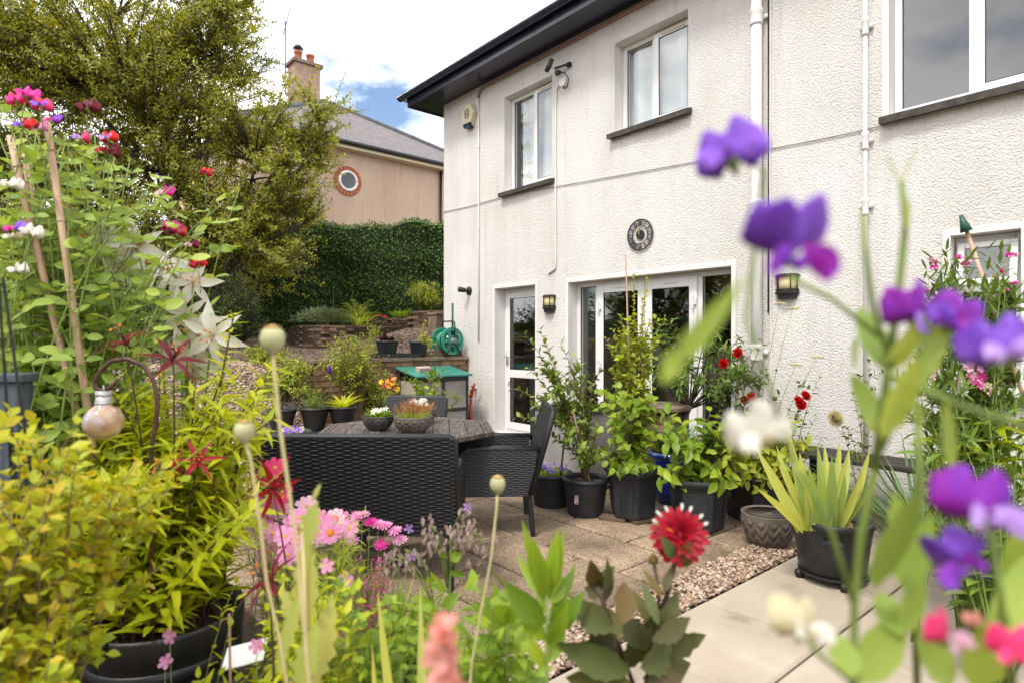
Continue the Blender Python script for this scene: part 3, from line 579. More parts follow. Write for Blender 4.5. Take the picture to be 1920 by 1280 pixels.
# entrance door
a, b, c, d = OP['door']; y = DP['door']; f = rframe(MB(), a + .003, b - .003, c + .002, d - .003, .07, y, y + .06, .05); dr = f.obj('door', 'upvc', house, bevel=.004)
zr = W(970, 700, y).z; lf = rframe(MB(), a + .055, b - .055, c + .045, d - .055, .085, y - .02, y, .10, .085).box(a + .14, b - .14, y - .0195, y - .0005, zr - .055, zr + .055); lf.obj('door_leaf', 'upvc', dr, bevel=.005)
lite(dr, a + .14, b - .14, zr + .055, d - .14, y - .012); lite(dr, a + .14, b - .14, c + .145, zr - .055, y - .012)
MB().box(a + .2, b - .3, y - .034, y - .02, d - .105, d - .09).obj('trickle_vent', 'upvc', dr)
zh = W(950, 668, y).z; MB().box(a + .075, a + .105, y - .035, y - .02, zh - .12, zh + .07).tube([(a + .09, y - .035, zh), (a + .09, y - .08, zh), (a + .2, y - .08, zh)], .009, 8).obj('handle', 'galvanised', dr, True)
MB().box(a - .09, b + .09, -.16, -.013, -.0, .035).obj('doorstep', 'terracotta', house, bevel=.01)
# french doors with side lights
a, b, c, d = OP['fr']; y = DP['fr']; X1, X2, X3 = XW(1120, y), XW(1211, y), XW(1312, y); f = rframe(MB(), a + .003, b - .003, c + .002, d - .003, .055, y, y + .06, .05)
f.box(X1 - .03, X1 + .03, y + .001, y + .059, c + .05, d - .058).box(X3 - .03, X3 + .03, y + .001, y + .059, c + .05, d - .058); fd = f.obj('door', 'upvc', house, bevel=.004); fd['label'] = 'white french doors between two narrow side lights'
for q0, q1 in ((X1 + .02, X2 - .004), (X2 + .004, X3 - .02)):
    l = rframe(MB(), q0, q1, c + .03, d - .04, .095, y - .024, y, .14, .11).obj('door_leaf', 'upvc', fd, bevel=.005); lite(fd, q0 + .095, q1 - .095, c + .17, d - .15, y - .014)
    MB().box(q0 + .25, q1 - .25, y - .036, y - .024, d - .10, d - .085).obj('trickle_vent', 'upvc', fd)
    for zz in (.35, 1.05, 1.75):
        hx = q0 + .035 if q0 < X2 - .1 else q1 - .035; MB().box(hx - .035, hx + .035, y - .045, y - .024, zz - .03, zz + .03).tube([(hx, y - .05, zz - .07), (hx, y - .05, zz + .07)], .014, 8).obj('hinge', 'upvc', fd)
    hx = q1 - .045 if q0 < X2 - .1 else q0 + .045; MB().box(hx - .013, hx + .013, y - .034, y - .024, .92, 1.12).tube([(hx, y - .034, 1.06), (hx, y - .075, 1.06), (hx + (-.1 if q0 < X2 - .1 else .1), y - .075, 1.06)], .008, 8).obj('handle', 'grey_plastic', fd, True)
lite(fd, a + .058, X1 - .03, c + .055, d - .058, y + .02); lite(fd, X3 + .03, b - .058, c + .055, d - .058, y + .02)
MB().box(a - .05, b + .05, -.14, -.013, 0, .035).obj('doorstep', 'terracotta', house, bevel=.01)
# kitchen window with the top vent tipped open
a, b, c, d = OP['kit']; y = DP['kit']; zt = W(1800, 541, y).z; f = rframe(MB(), a + .003, b - .003, c + .003, d - .003, .045, y, y + .06).box(a + .048, b - .048, y + .001, y + .059, zt - .035, zt + .035); kw = f.obj('window', 'upvc', house, bevel=.004); lite(kw, a + .05, b - .05, c + .05, zt - .037, y + .02)
v = rframe(MB(), -.18, .18, -.33, 0, .045, -.02, .02); MBv = MB(); R_ = Matrix.Rotation(math.radians(-13), 4, 'X'); cx = (a + b) / 2
def tip(mb): n = MB(); n.v = [tuple(R_ @ Vector(p) + Vector((cx, y - .02, d - .055))) for p in mb.v]; n.f = mb.f; return n
tip(v).obj('vent_sash', 'upvc', kw, bevel=.004); tip(MB().box(-.136, .136, -.003, .003, -.286, -.044)).obj('pane', 'glass', kw); MB().box(a - .04, b + .04, -.07, .0, c - .05, c - .004).obj('sill', 'stone_sill', kw)
# roof, soffit, fascia, gutter
ov = .40; rf = MB(); e0 = (-ov, -ov, 5.29); ex = XE + ov; ey = 8 + ov; rz = 8.2
rf.add([(-ov, -ov, 5.29), (ex, -ov, 5.29), (ex, ey, 5.29), (-ov, ey, 5.29), (4, 4, rz), (XE - 4, 4, rz)], [(0, 1, 5, 4), (1, 2, 5), (2, 3, 4, 5), (3, 0, 4)]); roof = rf.obj('roof', 'slate', house)
MB().box(-ov, ex, -ov, .06, 5.12, 5.155).box(-ov, .06, .061, ey, 5.121, 5.154).obj('soffit', 'navy_paint', roof)
MB().box(-ov - .022, ex, -ov - .022, -ov + .002, 5.10, 5.29).box(-ov - .022, -ov + .002, -ov + .003, ey, 5.101, 5.289).obj('fascia', 'navy_paint', roof, bevel=.004)
def gut(p0, p1, out):
    g = MB(); p0 = Vector(p0); p1 = Vector(p1); out = Vector(out); R = .062; th = .004; prof = [(R + math.cos(t) * R, math.sin(t) * R) for t in [math.pi + math.pi * i / 10 for i in range(11)]] + [(R + math.cos(t) * (R - th), math.sin(t) * (R - th)) for t in [2 * math.pi - math.pi * i / 10 for i in range(11)]]
    n = len(prof); g.v = [tuple(p + out * a + UP * b) for p in (p0, p1) for a, b in prof]; g.f = [(k, (k + 1) % n, n + (k + 1) % n, n + k) for k in range(n)] + [tuple(range(n)), tuple(range(2 * n - 1, n - 1, -1))]; return g
gz = 5.275; g = gut((-ov - .15, -ov - .024, gz), (ex, -ov - .024, gz), (0, -1, 0)); gt = g.obj('gutter', 'navy_paint', roof, True); gut((-ov - .024, -ov - .024, gz), (-ov - .024, ey, gz), (-1, 0, 0)).obj('gutter', 'navy_paint', roof, True)
for i in range(14):
    gx = -.35 + i * .95; MB().tube([(gx, -ov - .024 - .062 + math.cos(t) * .066, gz + math.sin(t) * .066) for t in [math.pi + math.pi * k / 8 for k in range(9)]], .006, 5).obj('gutter_bracket', 'navy_paint', roof)
# eaves conduit, drops, downpipes and the sagging cable
xq = .94
MB().tube([(XE - 1, -.022, 5.08), (1.06, -.022, 5.06), (.97, -.022, 5.03), (xq, -.022, 4.95)], .02, 8).obj('eaves_conduit', 'rust_pipe' if 'rust_pipe' in MATS else M('rust_pipe', [(.20, .12, .10), (.28, .17, .14)], .6, 6), house, True)
MB().tube([(xq, -.016, 4.95), (xq, -.016, 3.0), (xq, -.016, 1.33)], .013, 8).obj('conduit', 'white_paint', house, True)
for zz in (4.2, 3.0, 2.1): MB().box(xq - .022, xq + .022, -.034, -.0, zz, zz + .012).obj('conduit_clip', 'white_paint', house)
MB().tube([(2.74, -.02, 4.62), (2.66, -.03, 4.64), (2.575, -.016, 4.54), (2.565, -.014, 4.3), (2.565, -.014, 2.35), (2.555, -.014, 2.27), (2.43, -.014, 2.21)], .012, 7).obj('conduit', 'white_paint', house, True)
def downpipe(x, r, zc, label):
    m = MB().tube([(x, -r - .03, ZT), (x, -r - .03, .1)], r, 16); o = m.obj('downpipe', 'white_paint', house, True); o['label'] = label
    for z in zc:
        q = MB().lathe([(r + .001, -.07), (r + .008, -.07), (r + .010, -.05), (r + .006, -.035), (r + .006, .03), (r + .012, .045), (r + .012, .075), (r + .001, .085)], 16, (x, -r - .03, z)).box(x - r - .03, x + r + .03, -.03, -.0, z - .01, z + .03); q.obj('pipe_collar', 'white_paint', o, True)
    return o
downpipe(5.285, .048, [W(1425, 40).z, W(1421, 395).z, W(1421, 662).z], 'thick white downpipe with ringed collars'); downpipe(6.2, .017, [W(1627, 55).z, W(1627, 268).z, W(1627, 390).z], 'thin white waste pipe')
MB().tube([(5.365, -.012, ZT), (5.37, -.012, 3), (5.365, -.012, 1.6)], .008, 5).obj('cable', 'iron', house); MB().tube([(5.385, -.010, ZT), (5.38, -.012, 2.9), (5.39, -.010, 1.0)], .007, 5).obj('cable', 'white_paint', house)
cb = [W(832, 398), W(880, 388), W(940, 371), W(1000, 358), W(1150, 332), W(1300, 305), W(1441, 281), W(1530, 264), W(1622, 245), W(1665, 233)]
MB().tube([(p.x, -.012, p.z) for p in cb], .005, 5).obj('cable', M('cable_grey', [(.22, .20, .18), (.36, .33, .30)], .7, 8), house, True)
# porch roof peeping out behind the corner
pr = MB(); pr.add([(-.75, .6, 2.72), (0, .6, 3.05), (0, 3.5, 3.05), (-.75, 3.5, 2.72), (-.75, .6, 2.62), (0, .6, 2.95), (0, 3.5, 2.95), (-.75, 3.5, 2.62)], [(0, 1, 2, 3), (7, 6, 5, 4), (0, 4, 5, 1), (3, 0, 4, 7)]); pr.obj('porch_roof', 'navy_paint', house)
MB().tube([(-.7, .7, 2.62), (-.55, .7, 2.48), (-.3, .7, 2.42), (-.02, .7, 2.40)], .03, 8).obj('porch_pipe', 'navy_paint', house, True)
# ------------------------------------------------------------------ things fixed to the wall
def emb(name, label, cat, X, z, y=-.002): return thing(name, label, cat, (X, y, z))
al = emb('alarm_box', 'cream hexagonal burglar alarm box high on the white wall', 'alarm', .74, 4.73)
hx = [(-.17, .02), (-.09, .17), (.09, .17), (.17, .02), (.07, -.18), (-.07, -.18)]
body = MB(); n = 6; body.v = [(x, 0, z) for x, z in hx] + [(x * .93, -.085, z * .93) for x, z in hx]; body.f = [tuple(range(6))[::-1], tuple(range(6, 12))] + [(k, (k + 1) % 6, 6 + (k + 1) % 6, 6 + k) for k in range(6)]; body.obj('case', 'cream', al, bevel=.008)
MB().prismY([(-.068, -.182), (.068, -.182), (.09, -.12), (-.09, -.12)], -.092, -.005).obj('strobe_lens', FLAT('strobe', (.01, .03, .07), .15), al)
em = MB().tube([(.055 * math.cos(t), -.083, .02 + .07 * math.sin(t)) for t in [2 * math.pi * k / 20 for k in range(21)]], .007, 5).bar((-.025, -.083, -.03), (-.025, -.083, .07), .012, .012, Vector((0, 1, 0))).bar((.025, -.083, -.03), (.025, -.083, .07), .012, .012, Vector((0, 1, 0))).bar((-.025, -.083, .02), (.025, -.083, .02), .012, .012); em.obj('emblem', 'iron', al)
fl = emb('floodlight', 'small black floodlight with sensor and looped flex beside upstairs window', 'floodlight', 2.72, 4.60)
MB().lathe([(.06, -.03), (.06, .03)], 16).obj('junction_box', 'white_paint', fl).rotation_euler = (math.pi / 2, 0, 0)
fl.children[0].location = (0, -.03, 0)
q = MB().box(-.075, .075, -.035, .02, -.06, .06); hd = q.obj('lamp_head', 'iron', fl, bevel=.006); hd.location = (-.10, -.17, .20); hd.rotation_euler = (-.35, 0, -.5)
MB().box(-.058, .058, -.040, -.034, -.045, .045).obj('lamp_lens', FLAT('lens', (.32, .30, .24), .2), hd)
MB().box(-.03, .03, -.16, -.10, .06, .115).obj('sensor', 'iron', fl, bevel=.008); MB().bar((-.06, -.13, .16), (.10, -.04, .19), .03, .02).bar((.09, -.045, .19), (.09, -.0, .19), .05, .05).obj('bracket', 'iron', fl)
MB().tube([(-.02, -.13, .11), (.07, -.07, .08), (.11, -.05, .0), (.09, -.05, -.09), (.03, -.05, -.10), (0, -.05, -.03)], .007, 6).obj('flex', 'iron', fl, True)
cv = emb('security_camera', 'small black outdoor camera on the white wall above the hose reel', 'camera', .69, 2.10)
pl = MB().lathe([(.065, 0), (.065, .015), (.05, .03)], 16).obj('base_plate', 'iron', cv, True); pl.rotation_euler = (math.pi / 2, 0, 0)
MB().tube([(0, -.03, 0), (0, -.07, .0), (-.03, -.1, .01)], .016, 8).obj('arm', 'iron', cv, True); MB().tube([(.01, -.08, .0), (-.05, -.16, .02), (-.055, -.17, .022)], [.036, .042, .03], 12).obj('camera_body', 'iron', cv, True)
def wall_lamp(X, z, label):
    t = thing('wall_lamp', label, 'wall lamp', (X, -.002, z), group='half round wall lamps')
    def half(r, z0, z1, r2=None): r2 = r2 or r; m = MB(); k = 14; m.v = [(math.cos(a) * rr, -math.sin(a) * rr * .9, zz) for rr, zz in ((r, z0), (r2, z1)) for a in [math.pi * i / k for i in range(k + 1)]]; n = k + 1; m.f = [(i, n + i, n + i + 1, i + 1) for i in range(k)] + [tuple(range(n)), tuple(range(2 * n - 1, n - 1, -1)), (0, k, n + k, n)]; return m
    half(.086, -.055, .085).obj('shade', 'lamp_glass', t, True); half(.115, .085, .105, .09).obj('cap', 'iron', t); half(.105, -.045, -.033).obj('band', 'iron', t); half(.108, -.075, -.06).obj('band', 'iron', t); half(.085, -.12, -.075, .09).obj('base', 'iron', t)
    for a in (.12, .9, 2.24, 3.02): MB().box(-.004, .004, -.004, .004, -.06, .085).obj('bar', 'iron', t).location = (math.cos(a) * .092, -math.sin(a) * .083, 0)
    return t
wall_lamp(2.45, 1.83, 'half round wall lamp between the glazed door and the french doors'); wall_lamp(5.54, 1.84, 'half round wall lamp beside the thick white downpipe')
ck = emb('wall_clock', 'round black skeleton wall clock above the french doors', 'clock', 3.90, 2.52, -.02); R = .168
def ring(r, w, name): m = MB().tube([(r * math.cos(t), 0, r * math.sin(t)) for t in [2 * math.pi * k / 40 for k in range(41)]], w, 6); return m.obj(name, 'iron', ck, True)
ring(R, .009, 'outer_ring'); ring(R * .62, .006, 'inner_ring'); MB().tube([(0, -.004, 0), (0, .02, 0)], .052, 20).obj('centre_disc', 'iron', ck)
num = ['XII', 'I', 'II', 'III', 'IV', 'V', 'VI', 'VII', 'VIII', 'IX', 'X', 'XI']
for h in range(12):
    a = math.pi / 2 - h * math.pi / 6; rd = Vector((math.cos(a), 0, math.sin(a))); sdv = Vector((math.sin(a), 0, -math.cos(a))); m = MB(); wds = {'I': .014, 'V': .028, 'X': .028}; tot = sum(wds[c] for c in num[h]); o = -tot / 2
    for ch in num[h]:
        w = wds[ch]; r0 = R * .64; r1 = R * .96
        def bb(p, q): m.bar(rd * r0 + sdv * p, rd * r1 + sdv * q, .006, .006, Vector((0, 1, 0)))
        if ch == 'I': bb(o + w / 2, o + w / 2)
        elif ch == 'V': bb(o + w / 2, o + .005); bb(o + w / 2, o + w - .005)
        else: bb(o + .005, o + w - .005); bb(o + w - .005, o + .005)
        o += w
    m.obj('numeral', 'iron', ck)
MB().bar((0, -.012, 0), (.008, -.012, .105), .010, .004, Vector((0, 1, 0))).obj('minute_hand', 'brass', ck); MB().bar((0, -.016, 0), (.002, -.016, .07), .012, .004, Vector((0, 1, 0))).obj('hour_hand', 'brass', ck)
# ------------------------------------------------------------------ neighbour's house
def WX(px, py, X): r = ray(px, py); return CAM + r * ((X - CAM.x) / r.x)
XN = -9.3; ez = WX(700, 290, XN).z + .08; nb = thing('neighbour_house', 'pink roughcast house with slate hip roof beyond the hedge', 'house', (XN, 3, 1.0)); Y0, Y1 = -.4, 8.6; XB = -18.3
MB().box(XB, XN, Y0, Y1, 1.0, ez).obj('wall', 'roughcast_pink', nb, world=True); o2 = .35; rzn = ez + 3.0; ym = 3.6
r = MB().add([(XB - o2, Y0 - o2, ez), (XN + o2, Y0 - o2, ez), (XN + o2, Y1 + o2, ez), (XB - o2, Y1 + o2, ez), (-13.8, Y0 + 4.2, rzn), (-13.8, Y1 - 4.4, rzn)], [(0, 1, 4), (1, 2, 5, 4), (2, 3, 5), (3, 0, 4, 5)])
m, N_, L_, b_ = newmat('roof_tile'); g_ = N_.new('ShaderNodeNewGeometry'); mp_ = N_.new('ShaderNodeMapping'); mp_.inputs['Rotation'].default_value = (0, 0, math.pi / 2); L_.new(g_.outputs['Position'], mp_.inputs[0]); br_ = N_.new('ShaderNodeTexBrick'); br_.inputs['Scale'].default_value = 3.4; br_.inputs['Mortar Size'].default_value = .015
br_.inputs['Color1'].default_value = (.10, .088, .092, 1); br_.inputs['Color2'].default_value = (.17, .145, .145, 1); br_.inputs['Mortar'].default_value = (.03, .026, .028, 1); L_.new(mp_.outputs[0], br_.inputs['Vector']); L_.new(br_.outputs['Color'], b_.inputs['Base Color']); b_.inputs['Roughness'].default_value = .7; bump(N_, L_, b_, br_.outputs['Fac'], -.6, .02)
nr = r.obj('roof', 'roof_tile', nb, world=True); hp = MB().tube([(XN + o2, Y1 + o2, ez + .02), (-13.8, Y1 - 4.4, rzn + .02), (-13.8, Y0 + 4.2, rzn + .02), (XN + o2, Y0 - o2, ez + .02)], .09, 8); hp.obj('ridge_tile', 'slate', nr, world=True)
MB().box(XN + .004, XN + o2 - .01, Y0 - .3, Y1 + .3, ez - .17, ez - .03).obj('eaves_board', 'cream', nb, world=True); MB().tube([(XN + o2 + .05, Y0 - .4, ez - .02), (XN + o2 + .05, Y1 + .4, ez - .02)], .07, 10).obj('gutter', 'iron', nb, True, world=True)
pw = WX(829, 380, XN); MB().tube([(XN + .07, pw.y - .1, ez - .1), (XN + .07, pw.y - .1, 1)], .045, 8).obj('downpipe', 'iron', nb, True, world=True)
rw = WX(652, 340, XN); R = .28; wnd = MB().tube([(XN + .03, rw.y + R * math.cos(t), rw.z + R * math.sin(t)) for t in [2 * math.pi * k / 32 for k in range(33)]], .045, 8).obj('window', 'upvc', nb, True, world=True)
MB().tube([(XN + .012, rw.y, rw.z), (XN + .02, rw.y, rw.z)], R, 32).obj('pane', FLAT('dark_pane', (.02, .025, .03), .05, .8), wnd, world=True)
for k in range(22):
    a0 = 2 * math.pi * (k + .08) / 22; a1 = 2 * math.pi * (k + .92) / 22; q = [(rw.y + rr * math.cos(a), rw.z + rr * math.sin(a)) for rr, a in ((.31, a0), (.31, a1), (.45, a1), (.45, a0))]; b = MB(); b.v = [(XN + .002, y, z) for y, z in q] + [(XN + .04, y, z) for y, z in q]; b.f = [(4, 5, 6, 7), (0, 1, 5, 4), (1, 2, 6, 5), (2, 3, 7, 6), (3, 0, 4, 7)]; b.obj('brick', 'terracotta', nb, world=True)
ch = P(570, 160, 22.4); cw = .47; chm = MB().box(ch.x - .35, ch.x + .35, ch.y - cw, ch.y + cw, ez + .8, P(570, 128, 22.4).z).obj('chimney', M('chimney_harl', [(.26, .17, .12), (.38, .26, .19)], .9, 6, 60, .8, .02), nb, world=True)
ctop = P(570, 128, 22.4).z; MB().box(ch.x - .43, ch.x + .43, ch.y - cw - .09, ch.y + cw + .09, ctop + .002, ctop + .11).obj('chimney_cap', 'coping', chm, world=True)
for dy in (-.22, .24):
    pt = MB().lathe([(.15, 0), (.13, .1), (.125, .34), (.155, .36), (.155, .42), (.12, .43)], 16, (ch.x, ch.y + dy, ctop + .112)).obj('chimney_pot', 'terracotta', chm, True, world=True)
MB().lathe([(.03, .42), (.03, .52), (.19, .54), (.1, .66), (.0001, .69)], 16, (ch.x, ch.y - .22, ctop + .10)).obj('cowl', 'iron', chm, True, world=True)
ax_, ay_ = ch.x, ch.y - cw - .22; az = ctop
ae = MB().tube([(ax_, ay_, az - 1.2), (ax_, ay_, az + 1.5)], .018, 6).tube([(ax_, ay_, az - 1.1), (ax_, ay_ + .25, az - 1.1)], .015, 5).tube([(ax_, ay_, az - .35), (ax_, ay_ + .25, az - .35)], .015, 5)
ae.tube([(ax_ - .1, ay_ - .05, az + 1.0), (ax_ + .1, ay_ + .15, az + 2.0)], .012, 5)
for k in range(9): t = k / 8; cpt = Vector((ax_ - .1 + .2 * t, ay_ - .05 + .2 * t, az + 1.0 + 1.0 * t)); l = .22 - .012 * k; ae.tube([cpt - Vector((.6, -.6, 0)) * l, cpt + Vector((.6, -.6, 0)) * l], .006, 4)
ae.obj('aerial', 'iron', chm, world=True)
# ------------------------------------------------------------------ hedge
def gz(px, py, d): p = P(px, py, d); return Vector((p.x, p.y, hgt(p.x, p.y)))
hd = thing('hedge', 'tall clipped dark green hedge in front of the pink house', 'hedge', P(500, 640, 14) - UP * .05, YAW); x0, x1, z0, z1 = -9.5, 4.6, -.2, 2.72
def hfun(u, v):
    X = x0 + (x1 - x0) * u; a = v * 3
    if a < 1: y, z = 0, z0 + (z1 - z0) * a
    elif a < 2: y, z = 1.2 * (a - 1), z1
    else: y, z = 1.2, z1 - (z1 - z0) * (a - 2)
    return (X, y + .08 * math.sin(3.1 * X + z * 2) + .05 * math.sin(7 * z + X), z + (.06 * math.sin(2.3 * X) + .04 * math.sin(6.1 * X) if a >= 1 else 0))
MB().grid(hfun, 60, 24).obj('hedge_core', M('hedge_core_mat', [(.012, .024, .005), (.026, .046, .010)], .9, 20, 20, 1, .1), hd)
fr = []
for i in range(42000):
    v = rnd(.0, .62); u = rnd(0, 1) if i % 3 else rnd(.45, 1); p = Vector(hfun(u, v)); n = Vector((0, -1, .25)) if v < .34 else Vector((0, -.1, 1)); p += n * rnd(-.04, .10) + rdir() * .04; d = (rdir() + n * .6).normalized(); l = rnd(.04, .075); fr.append((p, d, n + rdir() * .7, l, l * .55))
R_ = Matrix.Rotation(YAW, 3, 'Z'); WLs = WL[hd.name]; WL[hd.name] = Vector(); leaves(hd, fr, 'small', 'hedge_leaf'); WL[hd.name] = WLs
# ------------------------------------------------------------------ the big loose tree
def big_tree(name, label, base, ells, nbr, ntw, nlf, ll, leafm, group=None, scale=1.0, r0=.11):
    t = thing(name, label, 'tree', base, group=group); br = MB(); fr = []; limbs = []; base = Vector(base)
    tops = [c for c, r in ells]; fork = base + Vector((0, 0, .5))
    trunk = MB().tube([base - UP * .15, base + Vector((.03, 0, .25)), fork], [r0 * 1.35, r0, r0 * .9], 10)
    for c, r in ells:
        pts = curve(fork, c, n=9, wob=.08, lift=.55); limbs.append(pts); br.tube(pts, [r0 * .62 * (1 - .085 * i) for i in range(9)], 7)
    vol = [r[0] * r[1] * r[2] for c, r in ells]
    for k in range(nbr):
        e = random.choices(range(len(ells)), [v ** .75 for v in vol])[0]; c, r = ells[e]; d = rdir(-.8, 1); s = rnd(.1, 1) ** .42
        tp = c + (RT * (d.x * r[0]) + FW * (d.y * r[1]) + UP * (d.z * r[2])) * s
        best = min(((along(limbs[e], q)[0] - tp).length + 1.2 * (q < .45), q) for q in (.3, .45, .6, .75, .9, 1.0))[1]; st = along(limbs[e], best)[0]
        pts = curve(st, tp + rdir() * .1, n=6, wob=.12, sag=rnd(-.1, .25)); br.tube(pts, [.022 * (1 - .14 * i) for i in range(6)], 5, False)
        for w in range(ntw):
            p, tg = along(pts, rnd(.35, 1.0)); dd = (tg * .7 + rdir(-.5, .9) + UP * .15).normalized(); q = curve(p, p + dd * rnd(.3, .75), n=4, wob=.12, sag=.04); br.tube(q, [.006, .005, .004, .002], 3, False)
            fr += phyllo(q, nlf, .05, 1, ll, ll * .8, .44, .9, -.1, .45)
    trunk.obj('trunk', 'bark', t, True, world=True); br.obj('limb', 'bark', t, True, world=True); leaves(t, fr, ('small', 'lance2'), leafm); return t
ells = [(P(215, 150, 11.6), (3.4, 2.4, 1.7)), (P(480, 310, 11.2), (1.3, 1.4, 1.6)), (P(60, 340, 11.8), (2.6, 2.0, 1.7)), (P(440, 470, 11.0), (1.35, 1.3, 1.05)), (P(385, 90, 11.5), (1.2, 1.2, 1.45)), (P(250, 470, 11.2), (2.0, 1.4, 1.1)), (P(575, 300, 11.0), (.6, .7, 1.2)), (P(430, 20, 11.4), (.6, .6, .8)), (P(130, -130, 12), (3.2, 2, 1.6)), (P(545, 430, 11.0), (.8, .8, .9)), (P(30, 80, 11.6), (1.8, 1.8, 1.6)), (P(300, 320, 11.4), (1.6, 1.2, 1.3)), (P(592, 222, 11), (.4, .4, .35))]
tree1 = big_tree('fruit_tree', 'large loose olive green tree on the terrace left of the pink house', gz(395, 640, 11.2), ells, 900, 9, 18, .094, 'tree_leaf')
# garden trees mirrored in the upper windows, standing behind the photographer
gt = thing('garden_conifer', 'tall dark conifer at the far side of the garden behind the white house', 'tree', (-3, -17, 0), group='trees across the garden')
MB().tube([(0, 0, 0), (0, 0, 4), (.1, 0, 8)], [.18, .1, .02], 8).obj('trunk', 'bark', gt); fr = []
for i in range(5000):
    z = rnd(.6, 8.2); R = (1 - z / 8.4) * 1.9 + .1; a = rnd(0, 6.28); o = Vector((math.cos(a), math.sin(a), 0)); s = rnd(.2, 1); fr.append((Vector((-3, -17, z)) + o * R * s, (o + UP * rnd(-.4, .3)), UP + rdir() * .6, rnd(.2, .4), .1))
leaves(gt, fr, 'small', 'dark_leaf')
for i, (x, y, s) in enumerate([(-8, -15, .8), (-14, -17, 1.0), (3.5, -19, .9), (10, -20, 1.05), (-20, -13, .9), (15, -17, .8)]): dup(gt, (x, y, 0), i * 1.3, scale=s)
for i, (x, y, s) in enumerate([(-2.5, -14.5, .75), (-9.5, -17.5, .85), (5.5, -15.5, .7), (12, -15, .8)]):
    o = dup(tree1, (x, y, -.2), i * 1.7 + .6, 'leafy olive green tree across the garden behind the white house', s); o['group'] = 'leafy trees across the garden'
ghd = thing('garden_hedge', 'low dark hedge across the garden facing the white house', 'hedge', (0, -13, 0)); fr = []
MB().grid(lambda u, v: (-16 + 34 * u, .5 * math.sin(v * 6.28) + .1 * math.sin(u * 60), 1.1 - 1.1 * math.cos(v * 6.28)), 60, 12).obj('hedge_core', 'hedge_core_mat', ghd)
for i in range(5000): p = Vector((rnd(-16, 18), -13 + rnd(.2, .75), rnd(.1, 2.25))); fr.append((p, rdir(), Vector((0, 1, .3)) + rdir() * .6, rnd(.12, .2), .09))
leaves(ghd, fr, 'small', 'hedge_leaf')
# ------------------------------------------------------------------ walls of brick and walling stone
def piece_mesh(name, l, d, h, mat, n=3):
    out = []
    for k in range(n):
        j = lambda s: rnd(-s, s); c = .006; b = MB().box(-l / 2, l / 2, -d / 2, d / 2, -h / 2, h / 2); b.v = [(x + j(.006), y + j(.006), z + j(.004)) for x, y, z in b.v]; me = bpy.data.meshes.new(name); me.from_pydata(b.v, [], b.f); me.materials.append(MATS[mat]); out.append(me)
    return out
def brick_run(root, path, zb, rows, l, h, mat, core='mortar', name='brick', d=.1, gap=.01, thick=.16):
    """path: world XY points with the wall face on the right-hand side going along the path"""
    ms = piece_mesh(name, l - gap, d, h - gap, mat); pts = [Vector((p[0], p[1], 0)) for p in path]; seg = [(pts[i + 1] - pts[i]).length for i in range(len(pts) - 1)]; tot = sum(seg); w = WL[root.name]
    def at(s):
        for i, g in enumerate(seg):
            if s <= g or i == len(seg) - 1: t = (pts[i + 1] - pts[i]).normalized(); return pts[i] + t * s, t
            s -= g
    for r in range(rows):
        s = l / 2 if r % 2 == 0 else l * .02
        while s < tot:
            p, t = at(s); z = (zb(p.x, p.y) if callable(zb) else zb) + h * (r + .5); o = bpy.data.objects.new(name, random.choice(ms)); C.objects.link(o); o.parent = root; n = Vector((t.y, -t.x, 0)); q = p - n * (d / 2 + rnd(-.004, .006)); o.location = (q.x - w.x, q.y - w.y, z - w.z); o.rotation_euler = (rnd(-.015, .015), rnd(-.01, .01), math.atan2(t.y, t.x) + rnd(-.012, .012)); s += l
    c = MB()
    for i in range(len(pts) - 1):
        t = (pts[i + 1] - pts[i]).normalized(); n = Vector((t.y, -t.x, 0)); z = min(zb(pts[i].x, pts[i].y), zb(pts[i + 1].x, pts[i + 1].y)) if callable(zb) else zb; a = pts[i] - n * (thick / 2 + .012); b = pts[i + 1] - n * (thick / 2 + .012); c.bar((a.x, a.y, z + rows * h / 2 - .15), (b.x, b.y, z + rows * h / 2 - .15), thick, rows * h + .29)
    c.obj('wall_core', core, root, world=True)
rw = thing('retaining_wall', 'brick retaining wall with flat coping beside the white house corner', 'wall', (.67, -1.2, 0))
brick_run(rw, [(.67, -2.42), (.67, -.015)], 0.0, 14, .225, .0755, 'brick_buff', thick=.2)
for i in range(5): MB().box(.40, .70, -.49 - .485 * i, -.012 - .485 * i, 1.058, 1.108).obj('coping_slab', 'coping', rw, world=True, bevel=.008)
b1 = thing('raised_bed', 'curved walling stone bed holding a grey juniper and grasses', 'raised bed', gz(620, 640, 11)); pth = [gz(545, 640, 11.6), gz(560, 640, 10.9), gz(600, 640, 10.6), gz(650, 640, 10.7), gz(705, 640, 11.2), gz(760, 640, 12.0)]
brick_run(b1, pth, lambda x, y: 1.24, 7, .30, .055, 'walling_stone', name='stone', d=.12)
MB().prism([(p.x, p.y) for p in pth] + [(gz(800, 640, 14).x, gz(800, 640, 14).y), (gz(540, 640, 14).x, gz(540, 640, 14).y)], 1.2, 1.60).obj('bed_soil', 'soil', b1, world=True)
b2 = thing('raised_bed', 'stepped walling stone bed below the hedge beside the white house', 'raised bed', gz(740, 640, 12.3)); p2 = [gz(690, 640, 12.4), gz(735, 640, 12.0), gz(779, 640, 12.1)]; p3 = [gz(774, 640, 11.95), gz(800, 640, 11.75), gz(850, 640, 11.6)]
brick_run(b2, p2, 1.42, 7, .30, .055, 'walling_stone', name='stone', d=.12); brick_run(b2, p3, 1.50, 8, .30, .055, 'walling_stone', name='stone', d=.12)
